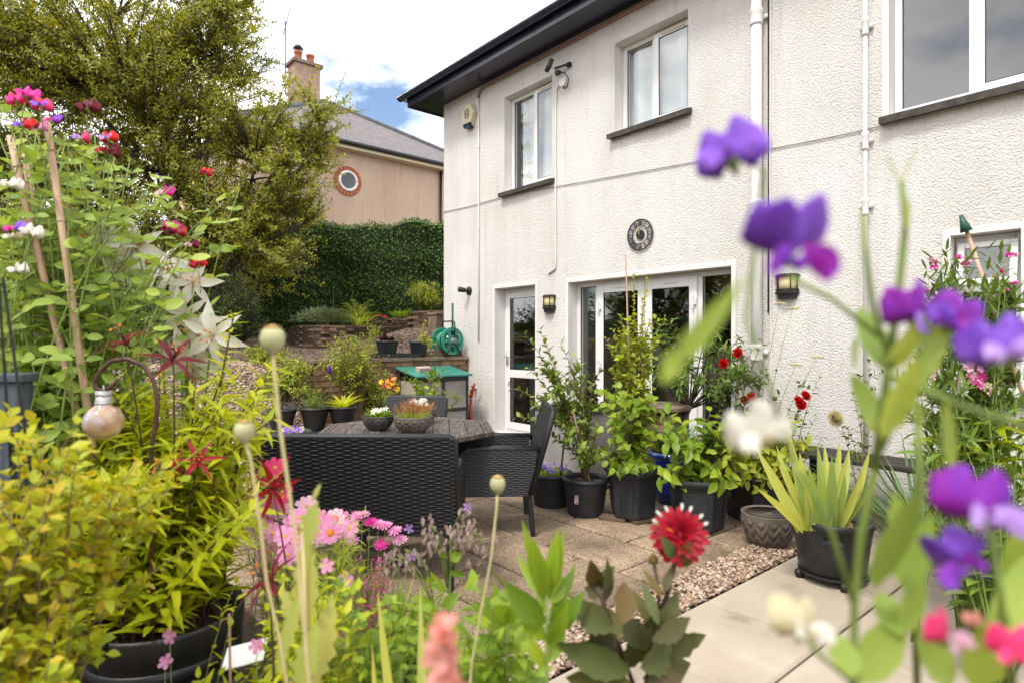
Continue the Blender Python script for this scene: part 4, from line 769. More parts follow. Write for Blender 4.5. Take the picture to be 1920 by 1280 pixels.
MB().prism([(p.x, p.y) for p in p2] + [(gz(790, 640, 13.6).x, gz(790, 640, 13.6).y), (gz(690, 640, 13.6).x, gz(690, 640, 13.6).y)], 1.3, 1.77).prism([(p.x, p.y) for p in p3] + [(gz(850, 640, 13.6).x, gz(850, 640, 13.6).y), (gz(792, 640, 13.6).x, gz(792, 640, 13.6).y)], 1.3, 1.90).obj('bed_soil', 'soil', b2, world=True)
gp = thing('gate_post', 'short stone post beside the house corner at the stepped bed', 'post', gz(822, 640, 10.4)); MB().box(-.13, .13, -.13, .13, -.1, .36).box(-.15, .15, -.15, .15, .361, .40).obj('post_shaft', 'coping', gp, bevel=.01)
# ------------------------------------------------------------------ pots
def soil_disc(t, r, z, n=24, sy=1): MB().lathe([(r, z), (r * .6, z + .012), (.0001, z + .016)], n, sy=sy).obj('compost', 'soil', t, True)
def round_pot(name, label, loc, r, h, mat='grey_plastic', taper=.76, rim=.022, group=None, soil=True, cat='plant pot', rot=0):
    t = thing(name, label, cat, loc, rot, group); rb = r * taper; MB().lathe([(rb * .94, 0), (rb, .012), (r * .94, h - .055), (r * .955, h - .05), (r * .96, h - .03), (r, h - .028), (r * 1.0, h - .004), (r * .985, h), (r * .90, h), (r * .88, h - .03), (r * .85, h - .08)], 40).obj('pot_body', mat, t, True)
    MB().tube([(r * .985 * math.cos(a), r * .985 * math.sin(a), h - .016) for a in [2 * math.pi * k / 40 for k in range(41)]], rim * .5, 6, False).obj('rim', mat, t, True)
    if soil: soil_disc(t, r * .875, h - .055)
    return t
def hex_pot(label, loc, r, h, rot, group=None):
    t = thing('hexagonal_planter', label, 'planter', loc, rot, group); MB().lathe([(r * .70, 0), (r * .74, .02), (r * .90, h - .05)], 6).obj('pot_body', 'grey_plastic', t, bevel=.006)
    MB().lathe([(r * .90, h - .05), (r * 1.0, h - .045), (r * 1.06, h - .02), (r * 1.04, h), (r * .95, h + .003), (r * .93, h - .02), (r * .9, h - .08)], 6).obj('rim', 'grey_plastic', t, bevel=.003)
    for k in range(6):
        a = math.pi / 6 + k * math.pi / 3; n = Vector((math.cos(a), math.sin(a), 0)); s = Vector((-n.y, n.x, 0)); ap = math.cos(math.pi / 6)
        def pt(u, z): rr = (r * .74 + (r * .16) * (z - .02) / (h - .07)) * ap; return n * (rr + .006) + s * u + UP * z
        for u0, u1, za, zb in ((-.3, -.2, .05, h - .09), (.2, .3, .05, h - .09)):
            m = MB(); w0 = r * .74; m.add([pt(u0 * w0, za), pt(u1 * w0, za), pt(u1 * r * .9, zb), pt(u0 * r * .9, zb)] + [pt(u, z) - n * .02 for u, z in ((u0 * w0, za), (u1 * w0, za), (u1 * r * .9, zb), (u0 * r * .9, zb))], [(0, 1, 2, 3), (0, 4, 5, 1), (1, 5, 6, 2), (2, 6, 7, 3), (3, 7, 4, 0)]); m.obj('side_rib', 'grey_plastic', t)
    MB().lathe([(r * .92, h - .06), (r * .5, h - .045), (.0001, h - .04)], 6).obj('compost', 'soil', t)
    return t
def soilbits(t, r, z, n=40):
    m = MB()
    for i in range(n): a = rnd(0, 6.28); q = r * math.sqrt(rnd(0, 1)); c = Vector((q * math.cos(a), q * math.sin(a), z + .012)); d = rdir(-.2, .3); m.bar(c - d * .018, c + d * .018, .014, .007)
    o = m.obj('bark_chips', M('chip', [(.16, .085, .045), (.34, .20, .12)], .9, 40) if 'chip' not in MATS else 'chip', t); kind(o, 'stuff')
pa = round_pot('plant_pot', 'round black pot of purple bellflower and a thin sapling by the wicker armchair', G(1033, 945), .185, .27)
pb = round_pot('plant_pot', 'round dark grey pot with a pale tag holding a young apple tree', G(1098, 963), .178, .29); soilbits(pb, .14, .235)
q = MB().box(-.016, .016, -.002, .002, -.04, .025).obj('plant_tag', M('tag_paper', [(.22, .03, .05), (.6, .55, .55)], .5, 18), pb); q.location = (.06, -.165, .16); q.rotation_euler = (-.12, 0, .3)
pc = hex_pot('hexagonal dark planter on bricks holding the tall golden climber', G(1186, 972) + UP * .03, .225, .36, .35); soilbits(pc, .17, .315)
pd = hex_pot('hexagonal dark planter of pale broad hydrangea leaves beside the zigzag bowl', G(1310, 988), .235, .37, .55); soilbits(pd, .18, .325)
for i, (px, py) in enumerate(((1150, 974), (1205, 978), (1225, 962))):
    o = MB().box(-.10, .10, -.05, .05, 0, .03).obj('loose_brick', 'walling_stone', bevel=.005); o.location = G(px, py); o.rotation_euler = (0, 0, .4 + i); tag(o, 'flat brown brick propping up the hexagonal planter', 'brick', 'bricks under the planter')
pe = thing('trough_planter', 'square black trough of yellow green leaves behind the zigzag bowl', 'planter', G(1428, 972), YAW + .3)
MB().add([(-.19, -.15, 0), (.19, -.15, 0), (.19, .15, 0), (-.19, .15, 0), (-.25, -.2, .36), (.25, -.2, .36), (.25, .2, .36), (-.25, .2, .36)], [(3, 2, 1, 0), (0, 1, 5, 4), (1, 2, 6, 5), (2, 3, 7, 6), (3, 0, 4, 7)]).obj('pot_body', 'black_plastic', pe); rframe_ = MB()
for a_, b_2 in (((-.265, -.215), (.265, -.215)), ((.265, -.2), (.265, .2)), ((.265, .215), (-.265, .215)), ((-.265, .2), (-.265, -.2))): rframe_.bar((a_[0], a_[1], .36), (b_2[0], b_2[1], .36), .03, .03)
rframe_.obj('rim', 'black_plastic', pe, bevel=.004); MB().box(-.235, .235, -.185, .185, .30, .325).obj('compost', 'soil', pe)
# zigzag bowls
def bowl(name, label, loc, R, h, mat, group=None, base=.55, nz=14, soil=True, water=False):
    t = thing(name, label, 'bowl', loc, YAW, group); nu, nv = 168, 26
    def rad(v): return R * (base + (1 - base) * math.sin(v * math.pi / 2) ** .8)
    def fn(u, v):
        zz = abs(((u * nz) % 1) * 2 - 1); s = (v * 3.2 + zz * .9) % 1; e = .006 * R / .2 * (1 if s < .5 else -.4) * (0 if v < .16 or v > .84 else 1); r = rad(v) + e; return (r * math.cos(u * 6.28318), r * math.sin(u * 6.28318), h * v)
    b = MB().grid(fn, nu, nv); b.lathe([(R * base, 0.001), (.0001, 0.002)], 40); b.obj('bowl_body', mat, t, True)
    MB().lathe([(R * 1.0, h - .002), (R * .995, h + .006), (R * .97, h + .008), (R * .90, h + .003), (R * .84, h * .62), (R * .5, h * .5), (.0001, h * .5)], 48).obj('bowl_lining', mat, t, True)
    if soil: soil_disc(t, R * .88, h * .82)
    if water: MB().lathe([(R * .80, h + .004), (R * .74, h + .003), (R * .72, h - .03)], 48).obj('inner_lip', mat, t, True)
    return t
bw = bowl('zigzag_bowl', 'large empty grey brown bowl with zigzag relief on the patio', G(1441, 1022), .172, .215, 'bowl_stone', soil=False, water=True)
# pot on castors
pw = thing('wheeled_pot', 'tall round black pot on castors holding iris on pale paving', 'planter', G(1560, 1085) + UP * .0, .4); r = .205
MB().lathe([(r * .80, .06), (r * .84, .065), (r * .93, .22), (r * .935, .225), (r, .315), (r * 1.03, .317), (r * 1.04, .345), (r, .351), (r * .95, .349), (r * .93, .28)], 44).obj('pot_body', 'black_plastic', pw, True); soil_disc(pw, r * .95, .305)
MB().lathe([(r * .85, .042), (r * .86, .058)], 32).obj('trolley', 'black_plastic', pw)
for k in range(4):
    a = .3 + k * math.pi / 2; c = Vector((math.cos(a) * r * .84, math.sin(a) * r * .84, .024)); MB().tube([c - Vector((-math.sin(a), math.cos(a), 0)) * .014, c + Vector((-math.sin(a), math.cos(a), 0)) * .014], .024, 16).obj('castor', 'black_plastic', pw, True)
MB().tube([Vector((math.cos(a) * r * .98, math.sin(a) * r * .98, .13 + .03 * math.sin(k))) for k, a in enumerate([3.4 + .12 * i for i in range(9)])], .003, 5).obj('wire_handle', 'iron', pw)
MB().box(-.05, .05, -r * 1.0 - .004, -r * .96, .25, .27).obj('grip', 'grey_plastic', pw)
# grey framed box planter behind the pots
gb = thing('box_planter', 'tall grey panelled box planter with black corner posts before the french doors', 'planter', Vector((4.15, -1.25, 0))); w, d, h = .33, .30, .72
for sx in (-1, 1):
    for sy in (-1, 1): MB().box(sx * w - .025, sx * w + .025, sy * d - .025, sy * d + .025, 0, h).obj('corner_post', 'grey_plastic', gb, bevel=.004)
for sy in (-1, 1): MB().box(-w + .026, w - .026, sy * d - .008, sy * d + .008, .03, h - .03).obj('side_panel', 'grey_panel', gb); MB().box(-w + .026, w - .026, sy * d - .018, sy * d + .018, h - .03, h).obj('top_rail', 'grey_plastic', gb)
for sx in (-1, 1): MB().box(sx * w - .008, sx * w + .008, -d + .026, d - .026, .03, h - .03).obj('side_panel', 'grey_panel', gb); MB().box(sx * w - .018, sx * w + .018, -d + .026, d - .026, h - .03, h).obj('top_rail', 'grey_plastic', gb)
MB().box(-w + .03, w - .03, -d + .03, d - .03, h - .12, h - .08).obj('compost', 'soil', gb)
bp = round_pot('plant_pot', 'glossy black pot topped by a grey stone behind the hexagonal planters', G(1252, 905), .17, .42, 'black_plastic', .8)
o = MB().lathe([(.09, 0), (.12, .03), (.11, .07), (.05, .085), (.0001, .09)], 9).obj('boulder', M('granite', [(.18, .17, .165), (.32, .31, .30)], .9, 25, 60, .8, .008)); o.location = G(1252, 905) + UP * .376; tag(o, 'grey speckled stone lying in the glossy black pot', 'stone')
# brick pillar, blue pot, boot scraper railing, old bench
pil = thing('brick_pillar', 'short buff brick pillar with a stone cap before the french doors', 'pillar', Vector((4.75, -.80, 0)))
bm_ = piece_mesh('brick', .205, .10, .066, 'brick_buff')
for r_i in range(9):
    for k in range(4):
        a = k * math.pi / 2; o = bpy.data.objects.new('brick', random.choice(bm_)); C.objects.link(o); o.parent = pil; o.location = (Vector((.055, -.105, 0)) if r_i % 2 else Vector((-.055, -.105, 0))).to_tuple(); v = Matrix.Rotation(a, 3, 'Z') @ Vector(o.location); o.location = (v.x, v.y, .04 + r_i * .075); o.rotation_euler = (0, 0, a)
MB().box(-.13, .13, -.13, .13, 0, .69).obj('wall_core', 'mortar', pil); MB().lathe([(.20, 0), (.265, .015), (.27, .05), (.25, .065), (.0001, .07)], 8, (0, 0, .70), rot=.39).obj('cap_stone', 'coping', pil, bevel=.006)
bl = thing('blue_pot', 'blue glazed ceramic pot of green grass below the red roses', 'plant pot', Vector((5.12, -1.18, 0))); MB().lathe([(.12, 0), (.17, .12), (.195, .30), (.185, .36), (.20, .385), (.215, .40), (.21, .43), (.18, .43), (.17, .36)], 40).obj('pot_body', 'blue_glaze', bl, True); soil_disc(bl, .175, .39)
rl = thing('iron_railing', 'low black iron hoop railing against the white wall', 'railing', Vector((5.35, -.5, 0)))
for k in range(3):
    x = k * .10; MB().tube([(x - .04, 0, 0), (x - .04, 0, .68), (x - .035, 0, .75), (x, 0, .79), (x + .035, 0, .75), (x + .04, 0, .68), (x + .04, 0, 0)], .008, 6).obj('hoop', 'iron', rl, True)
MB().bar((-.08, 0, .32), (.28, 0, .32), .012, .02).bar((-.08, 0, .62), (.28, 0, .62), .012, .02).obj('cross_bar', 'iron', rl)
bn = thing('garden_bench', 'weathered dark timber bench against the white wall behind the iris', 'bench', Vector((6.35, -.42, 0)))
for i in range(3): MB().box(-.55, .55, -.21 + .145 * i, -.08 + .145 * i, .42, .455).obj('seat_slat', 'timber_dark', bn, bevel=.006)
for sx in (-.47, .47):
    for sy in (-.16, .17): MB().box(sx - .03, sx + .03, sy - .03, sy + .03, 0, .42).obj('leg', 'timber_dark', bn, bevel=.005)
# ------------------------------------------------------------------ wicker furniture
def weave(mb, org, u, v, w, h, nrm, p=.0125, q=.042, amp=.0038, f0=None, f1=None):
    org = Vector(org); u = Vector(u).normalized(); v = Vector(v).normalized(); nrm = Vector(nrm).normalized(); nr = max(2, round(h / p)); nc = max(2, round(w / q))
    def fn(s, t):
        row = t * nr; ph = row % 1; k = int(row); a = amp * (math.sin(math.pi * ph) ** .6) * (.25 + .75 * (.5 + .5 * math.cos(math.pi * s * nc + math.pi * k)))
        x = s * w
        if f0: lo, hi = f0(t), f1(t); x = lo + (hi - lo) * s
        return org + u * x + v * (t * h) + nrm * a
    return mb.grid(fn, nc * 4, nr * 3)
def wicker_seat(name, label, loc, rot, w, dp=.58, bk=.86, cat='chair', group=None):
    t = thing(name, label, cat, loc, rot, group); hw = w / 2; hd_ = dp / 2; lean = .16
    for sx in (-1, 1):
        MB().bar((sx * (hw - .03), hd_ - .03, 0), (sx * (hw - .03), hd_ - .03, .34), .04, .04).obj('leg', 'wicker', t, bevel=.008); MB().bar((sx * (hw - .03), -hd_ + .02, 0), (sx * (hw - .03), -hd_ + .05, .34), .035, .035).obj('leg', 'wicker', t, bevel=.008)
    s = MB().box(-hw + .05, hw - .05, -hd_ + .04, hd_ - .01, .30, .405); weave(s, (-hw + .05, -hd_ + .04, .406), (1, 0, 0), (0, 1, 0), w - .1, dp - .05, (0, 0, 1)); weave(s, (-hw + .05, hd_ - .008, .27), (1, 0, 0), (0, 0, 1), w - .1, .135, (0, 1, 0)); s.obj('seat', 'wicker', t)
    b = MB(); bv = Vector((0, -lean, bk - .30)).normalized(); bl_ = (Vector((0, -lean, bk - .30))).length; o = Vector((-hw, -hd_ + .03, .29)); n = Vector((1, 0, 0)).cross(bv)
    b.add([o + n * .008, o + Vector((w, 0, 0)) + n * .008, o + Vector((w, 0, 0)) + bv * bl_ + n * .008, o + bv * bl_ + n * .008, o - n * .028, o + Vector((w, 0, 0)) - n * .028, o + Vector((w, 0, 0)) + bv * bl_ - n * .028, o + bv * bl_ - n * .028], [(0, 1, 2, 3), (7, 6, 5, 4), (0, 4, 5, 1), (1, 5, 6, 2), (2, 6, 7, 3), (3, 7, 4, 0)])
    sg = 1 if n.y > 0 else -1
    weave(b, o + n * .009, (1, 0, 0), bv, w, bl_, n); weave(b, o - n * .029, (1, 0, 0), bv, w, bl_, -n); b.obj('backrest', 'wicker', t)
    e = MB(); e.tube([o - n * .01 + Vector((.0, 0, 0)), o + bv * (bl_ - .02) - n * .01, o + bv * bl_ + Vector((.02, 0, 0)) - n * .01, o + bv * bl_ + Vector((w - .02, 0, 0)) - n * .01, o + bv * (bl_ - .02) + Vector((w, 0, 0)) - n * .01, o + Vector((w, 0, 0)) - n * .01], .021, 8); e.obj('back_edge', 'wicker', t, True)
    for sx in (-1, 1):
        def f0(tt): return .0 + .10 * max(0, (tt - .55) / .45) ** 2
        def f1(tt): return dp - .03 + .035 * tt
        a = MB(); weave(a, (sx * (hw - .001), hd_, .28), (0, -1, 0), (0, 0, 1), dp, .32, (sx, 0, 0), f0=f0, f1=f1); weave(a, (sx * (hw - .045), hd_, .28), (0, -1, 0), (0, 0, 1), dp, .32, (-sx, 0, 0), f0=f0, f1=f1); a.obj('armrest', 'wicker', t)
        k = MB(); x = sx * (hw - .022); k.tube([(x, hd_ + .002, .28), (x, hd_ - .002, .44), (x, hd_ - .04, .545), (x, hd_ - .11, .60), (x, 0, .605), (x, -hd_ - .02, .60)], .026, 8); k.obj('arm_edge', 'wicker', t, True)
    return t
def loc_rf(right, fwd, z=0): return CAM + RT * right + FW * fwd - UP * (H - z)
sofa = wicker_seat('wicker_bench', 'wide black wicker seat seen from behind with its back to the flower bed', loc_rf(-.83, 3.52), YAW, 1.06, .58, .85, 'bench')
ac = wicker_seat('wicker_armchair', 'black wicker armchair side on between the table and the pot row', loc_rf(-.14, 4.40), YAW + math.pi / 2 + .06, .60, .58, .87)
a3 = wicker_seat('wicker_armchair', 'black wicker armchair on the far side of the table before the cold frame', loc_rf(-.97, 5.50), YAW + math.pi - .1, .58, .56, .80)
# table: boards clipped to an octagon
tb = thing('garden_table', 'octagonal weathered dark timber table with two planted bowls on it', 'table', loc_rf(-.74, 4.30), YAW + .12); R = .64; oc = [(R * math.cos(math.pi / 8 + k * math.pi / 4), R * math.sin(math.pi / 8 + k * math.pi / 4)) for k in range(8)]
M('table_top', [(.018, .014, .014), (.07, .052, .046), (.20, .155, .125)], .55, 7, 60, .5, .003, stretch=(9, 1.2, 1), objvar=.2)
def clip(poly, a, sgn):
    out = []
    for i in range(len(poly)):
        p, q = poly[i], poly[(i + 1) % len(poly)]; dp_, dq = sgn * (p[0] - a), sgn * (q[0] - a)
        if dp_ >= 0: out.append(p)
        if dp_ * dq < 0: t = dp_ / (dp_ - dq); out.append((p[0] + (q[0] - p[0]) * t, p[1] + (q[1] - p[1]) * t))
    return out
nb_ = 11
for i in range(nb_):
    xa = -R + 2 * R * i / nb_; pl = clip(clip([(x * .93, y * .93) for x, y in oc], xa + .002, 1), xa + 2 * R / nb_ - .002, -1)
    if len(pl) > 2: MB().prism(pl, .698 + rnd(-.001, .001), .722 + rnd(-.002, .002)).obj('plank', 'table_top', tb, bevel=.003)
for k in range(8):
    p, q = oc[k], oc[(k + 1) % 8]; MB().prism([(p[0] * .935, p[1] * .935), (p[0], p[1]), (q[0], q[1]), (q[0] * .935, q[1] * .935)], .690, .7235).obj('edge_board', 'table_top', tb, bevel=.005)
for k in range(4):
    a = k * math.pi / 2 + .78; MB().bar((.42 * math.cos(a), .42 * math.sin(a), 0), (.36 * math.cos(a), .36 * math.sin(a), .69), .06, .06).obj('leg', 'timber_dark', tb, bevel=.005); MB().bar((.45 * math.cos(a), .45 * math.sin(a), .66), (.05 * math.cos(a), .05 * math.sin(a), .66), .04, .05).obj('brace', 'timber_dark', tb)
def on_table(px, py): return P(px, py, (H - .724) * F / (py - 640)) 
k1 = bowl('planted_bowl', 'dark glazed zigzag bowl of white flowers on the table', on_table(709, 805), .106, .092, 'bowl_glaze'); k2 = bowl('planted_bowl', 'grey zigzag bowl of reddish heather on the table', on_table(775, 809), .132, .100, 'bowl_stone'); k3 = bowl('planted_bowl', 'grey zigzag bowl with white bedding flowers behind the heather bowl', on_table(757, 797) + RT * .10 + FW * .16, .12, .10, 'bowl_stone')
# ------------------------------------------------------------------ cold frame, hose reel, tap
cf = thing('cold_frame', 'grey framed cold frame with a green sloping lid against the brick wall', 'cold frame', (.72, -1.21, 0)); w, d = .46, .80; hf, hb = .86, .96
for x, h in ((0, hb), (w, hf)):
    for y in (0, d): MB().box(x - .018, x + .018, y - .018, y + .018, 0, h).obj('post', 'grey_plastic', cf, bevel=.003)
for y in (0, d):
    MB().bar((0, y, hb - .02), (w, y, hf - .02), .03, .05).bar((0, y, .40), (w, y, .40), .03, .05).bar((0, y, .05), (w, y, .05), .03, .05).obj('rail', 'grey_plastic', cf)
for x in (0, w): MB().box(x - .014, x + .014, .018, d - .018, .05, .10).box(x - .014, x + .014, .018, d - .018, .37, .42).box(x - .014, x + .014, .018, d - .018, hf - .07, hf - .0).box(x - .0139, x + .0139, d / 2 - .025, d / 2 + .025, .10, hf - .07).obj('rail', 'grey_plastic', cf)
for y0, y1 in ((.018, d / 2 - .025), (d / 2 + .025, d - .018)):
    for z0_, z1_ in ((.10, .37), (.42, hf - .07)): MB().box(w - .004, w + .004, y0, y1, z0_, z1_).obj('panel', 'grey_panel', cf)
for z0_, z1_ in ((.08, .375), (.425, hf - .06)): MB().box(.02, w - .02, -.004, .004, z0_, z1_).obj('panel', 'opal_panel', cf); MB().box(.02, w - .02, d - .004, d + .004, z0_, z1_).obj('panel', 'opal_panel', cf); MB().box(-.004, .004, .018, d - .018, z0_, z1_).obj('panel', 'opal_panel', cf)
MB().add([(-.05, -.06, hb + .0), (w + .06, -.06, hf - .005), (w + .06, d + .06, hf - .005), (-.05, d + .06, hb), (-.05, -.06, hb + .028), (w + .06, -.06, hf + .023), (w + .06, d + .06, hf + .023), (-.05, d + .06, hb + .028)], [(3, 2, 1, 0), (4, 5, 6, 7), (0, 1, 5, 4), (1, 2, 6, 5), (2, 3, 7, 6), (3, 0, 4, 7)]).obj('lid', 'green_roof', cf, bevel=.008)
o = MB().box(-.05, .05, -.11, .11, 0, .07).obj('loose_brick', M('pale_brick', [(.34, .26, .21), (.45, .36, .30)], .9, 20, 60, .5, .004), bevel=.006); o.location = (.98, -1.0, .918); o.rotation_euler = (0, .21, .1); tag(o, 'pale brick weighing down the green cold frame lid', 'brick')
ty = thing('plant_tray', 'shallow black tray on the brick wall coping under the pots', 'tray', (.55, -1.35, 1.108)); MB().box(-.14, .14, -.62, .5, 0, .02).box(-.14, -.125, -.62, .5, .02, .06).box(.125, .14, -.62, .5, .02, .06).obj('tray_body', 'black_plastic', ty)
hp1 = round_pot('plant_pot', 'black pot of dark heuchera leaves on the wall tray', (.55, -1.32, 1.128), .155, .22, 'black_plastic'); hp2 = round_pot('plant_pot', 'black pot of a golden upright shrub beside the hose reel', (.50, -.78, 1.128), .14, .21, 'black_plastic')
hr = thing('hose_reel', 'green plastic hose reel with an upright handle on the brick wall', 'hose reel', (.54, -.30, 1.108), YAW - .80)
for sx in (-1, 1):
    x = sx * .12; dk = MB()
    for r0_, r1_ in ((.165, .205), (.05, .085)):
        prof = [(r0_, -.012), (r1_, -.012), (r1_, .012), (r0_, .012), (r0_, -.012)]; n = 36
        dk.add([(x + z, r * math.cos(2 * math.pi * k / n), .235 + r * math.sin(2 * math.pi * k / n)) for r, z in prof for k in range(n)], [(i * n + k, i * n + (k + 1) % n, (i + 1) * n + (k + 1) % n, (i + 1) * n + k) for i in range(4) for k in range(n)])
    for k in range(6):
        a = k * math.pi / 3; t0 = [(r, a + s) for r, s in ((.08, -.22), (.08, .22), (.17, .25), (.17, -.25))]; dk.add([(x + z, r * math.cos(b), .235 + r * math.sin(b)) for z in (-.008, .008) for r, b in t0], [(0, 1, 2, 3), (7, 6, 5, 4), (0, 4, 5, 1), (1, 5, 6, 2), (2, 6, 7, 3), (3, 7, 4, 0)])
    dk.obj('reel_disc', 'green_plastic', hr); MB().tube([(x + sx * .03, -.16, 0), (x + sx * .03, 0, .235), (x + sx * .03, .16, 0)], .012, 8).obj('stand', 'iron', hr, True)
coil = [Vector((-.10 + .2 * k / 220, (.13 + .012 * ((k // 40) % 3)) * math.cos(k * .3), .235 + (.13 + .012 * ((k // 40) % 3)) * math.sin(k * .3))) for k in range(220)]; MB().tube(coil, .011, 6).obj('hose', 'green_plastic', hr, True)
MB().tube([(-.14, 0, .235), (.165, 0, .235)], .045, 16).obj('hub', M('hub_grey', [(.16, .14, .13), (.26, .23, .21)], .5, 8), hr, True); MB().tube([(-.15, .02, .2), (-.15, .02, .50), (-.12, .02, .53), (.12, .02, .53), (.15, .02, .50), (.15, .02, .2)], .011, 8).obj('carry_handle', 'iron', hr, True)
MB().tube([(.06, .05, .2), (.06, .05, .80)], .016, 8).obj('pull_handle', 'dark_green', hr, True)
tp = thing('garden_tap', 'brass tap on the white wall with a short green hose hanging down', 'tap', (.86, -.03, .62)); MB().tube([(0, .03, 0), (0, -.06, 0), (0, -.08, -.05)], .014, 8).tube([(0, -.04, 0), (0, -.04, .04), (-.03, -.04, .05), (.03, -.04, .05)], .009, 6).obj('spout', 'iron', tp, True); MB().tube([(0, -.08, -.045), (0, -.08, -.11)], .02, 8).obj('connector', 'p_orange', tp, True); MB().tube([(0, -.08, -.11), (.01, -.085, -.3), (-.03, -.09, -.5), (-.05, -.10, -.61)], .012, 8).obj('hose', 'dark_green', tp, True)
sp = thing('red_hand_tool', 'long handled red and white garden tool leaning by the cold frame', 'tool', (.95, -.20, 0)); MB().tube([(0, 0, 0), (-.02, .06, .50)], .016, 8).obj('shaft', 'red_plastic', sp, True); MB().tube([(-.021, .062, .51), (-.02, .09, .62), (.05, .06, .72)], .016, 8).obj('grip', 'red_plastic', sp, True); MB().tube([(0, 0, .02), (-.004, .01, .12)], .022, 8).obj('sleeve', 'p_orange', sp, True)
st = thing('plant_stand', 'low dark grey slatted stand under three black pots', 'stand', P(590, 640, 6.55) - UP * 1.0, YAW)
for i in range(3): MB().box(-.62, .62, -.16 + .11 * i, -.06 + .11 * i, .02, .045).obj('slat', 'grey_plastic', st)
for sx in (-.55, .55): MB().box(sx - .03, sx + .03, -.15, .15, -.34, .02).obj('leg', 'grey_plastic', st)
stz = H - 1.0 + .046
for px, lab in ((528, 'bronze leaved seedlings'), (590, 'fresh green tufts'), (643, 'yellow green strap leaves')): round_pot('plant_pot', 'black bell shaped pot of %s on the grey stand' % lab, Vector((*P(px, 640, 6.5 + (px - 590) * .002).xy, stz)), .155, .25, 'black_plastic', .62)
# ------------------------------------------------------------------ planting helpers
def vr(s): return rdir() * s
TOC = -FW
def tipspx(lst, jd=.15): return [P(x, y, d + rnd(-jd, jd)) for x, y, d in lst]
def px_tips(n, x0, x1, y0, y1, d0, d1): return [P(rnd(x0, x1), rnd(y0, y1), rnd(d0, d1)) for i in range(n)]
def plant(name, label, base, cat='plant', group=None): return thing(name, label, cat, base, group=group)
def stemline(root, a, b, r, mat='stem_green', lift=.6, wob=.03, name='stem', n=8): pts = curve(a, b, n=n, wob=wob, lift=lift); MB().tube(pts, [r * (1 - .5 * i / (n - 1)) for i in range(n)], 6).obj(name, mat, root, True, world=True); return pts
def pleaf(root, x0, y0, x1, y1, wpx, d, mat, tpl='ovate', d1=None, tilt=.3, name='leaf'):
    a = P(x0, y0, d); b = P(x1, y1, d1 or d); leaves(root, [(a, b - a, TOC + vr(tilt) + UP * .2, (b - a).length, wpx / F * d)], tpl, mat, 1, name)
bed = MB(); f0 = lambda r, f: tuple(loc_rf(r, f, 0).xy)
kind(MB().prism([f0(-4.2, .2), f0(1.2, .2), f0(.55, 1.25), f0(-.15, 1.75), f0(-.42, 2.55), f0(-1.6, 2.95), f0(-4.2, 3.4)], -.02, .035).obj('flower_bed', 'soil'), 'structure')
# ------------------------------------------------------------------ terrace and slope planting
t = plant('golden_shrub', 'rounded yellow green shrub in the stepped bed under the hedge', P(795, 588, 12.6), 'shrub'); b0 = P(795, 588, 12.6)
bush(t, b0, eltips(P(797, 558, 12.6), .5, .45, .38, 60), 12, .06, .5, ('small', 'ovate'), 'yellow_green', 'stem_brown', .008, subs=5, sub_len=.12)
t = plant('juniper', 'spreading grey green juniper in the curved stone bed', P(600, 612, 11.4), 'shrub'); fr = []
for i in range(2600): d = rdir(-.1, 1); p = P(605, 603, 11.4) + RT * d.x * .62 * rnd(.3, 1) + FW * d.y * .45 * rnd(.3, 1) + UP * d.z * .24 * rnd(.3, 1); fr.append((p, d + RT * .5 * d.x + UP * .2, UP + vr(.7), rnd(.05, .11), .018))
leaves(t, fr, 'small', 'grey_leaf'); MB().tube([P(600, 612, 11.4), P(602, 600, 11.4)], .02).obj('stem', 'bark', t, world=True)
t = plant('fern', 'arching green fern at the back of the curved stone bed', P(672, 605, 12), 'fern')
for k in range(13):
    a = k * .5; o = Vector((math.cos(a), math.sin(a), 0)); p0 = P(672, 605, 12); pts = curve(p0, p0 + o * rnd(.3, .48) + UP * rnd(.18, .45), n=8, lift=1.1); MB().tube(pts, .004, 4).obj('stem', 'stem_green', t, world=True); leaves(t, phyllo(pts, 22, .15, 1, .13, .03, .22, 1, .1, .35, 2), 'small', 'yellow_green')
t = plant('grass_clump', 'tuft of light green strap grass beside the fern', P(675, 612, 11.3), 'grass'); clump(t, P(675, 612, 11.3), 60, .2, .38, .018, .5, 'yellow_green', 'bladearc', .15)
t = plant('lime_seedling', 'low lime green bedding plant on the stepped bed', P(757, 596, 12.2)); clump(t, P(757, 596, 12.2), 120, .10, .2, .05, .9, 'fresh_leaf', 'ovate', .22)
t = plant('red_bedding', 'tiny red flowered bedding plant on the stepped bed wall', P(712, 597, 12.2)); clump(t, P(712, 597, 12.2), 40, .05, .09, .03, .9, 'mid_leaf', 'ovate', .12)
for k in range(6): disc_flower(t, P(708 + 3 * k, 593 + rnd(-2, 2), 12.15), TOC + UP * .6, .03, 5, .7, 'p_red', 'p_yellow')
t = plant('flower_spike', 'thin tall pale stalks standing before the hedge', P(625, 608, 12)); [stemline(t, P(625 + q, 608, 12), P(625 + 1.6 * q, 545, 12), .006, 'stem_green') for q in (-22, 0, 24)]
dk = plant('cotoneaster', 'dark leaved shrub with rusty tips beneath the olive green tree', gz(450, 640, 10.3), 'shrub')
bush(dk, gz(450, 640, 10.3), eltips(P(430, 575, 10.3), 1.15, .6, .75, 90, -.6), 16, .05, .5, ('small', 'ovate'), 'dark_leaf', 'bark', .012, subs=5, sub_len=.25)
dk = plant('laurel', 'broad dark laurel behind the white lilies', gz(250, 640, 8.6), 'shrub')
bush(dk, gz(250, 640, 8.6), eltips(P(250, 590, 8.6), 1.7, .6, .75, 110, -.6), 16, .07, .45, ('small', 'ovate'), 'mid_leaf', 'bark', .012, subs=5, sub_len=.3)
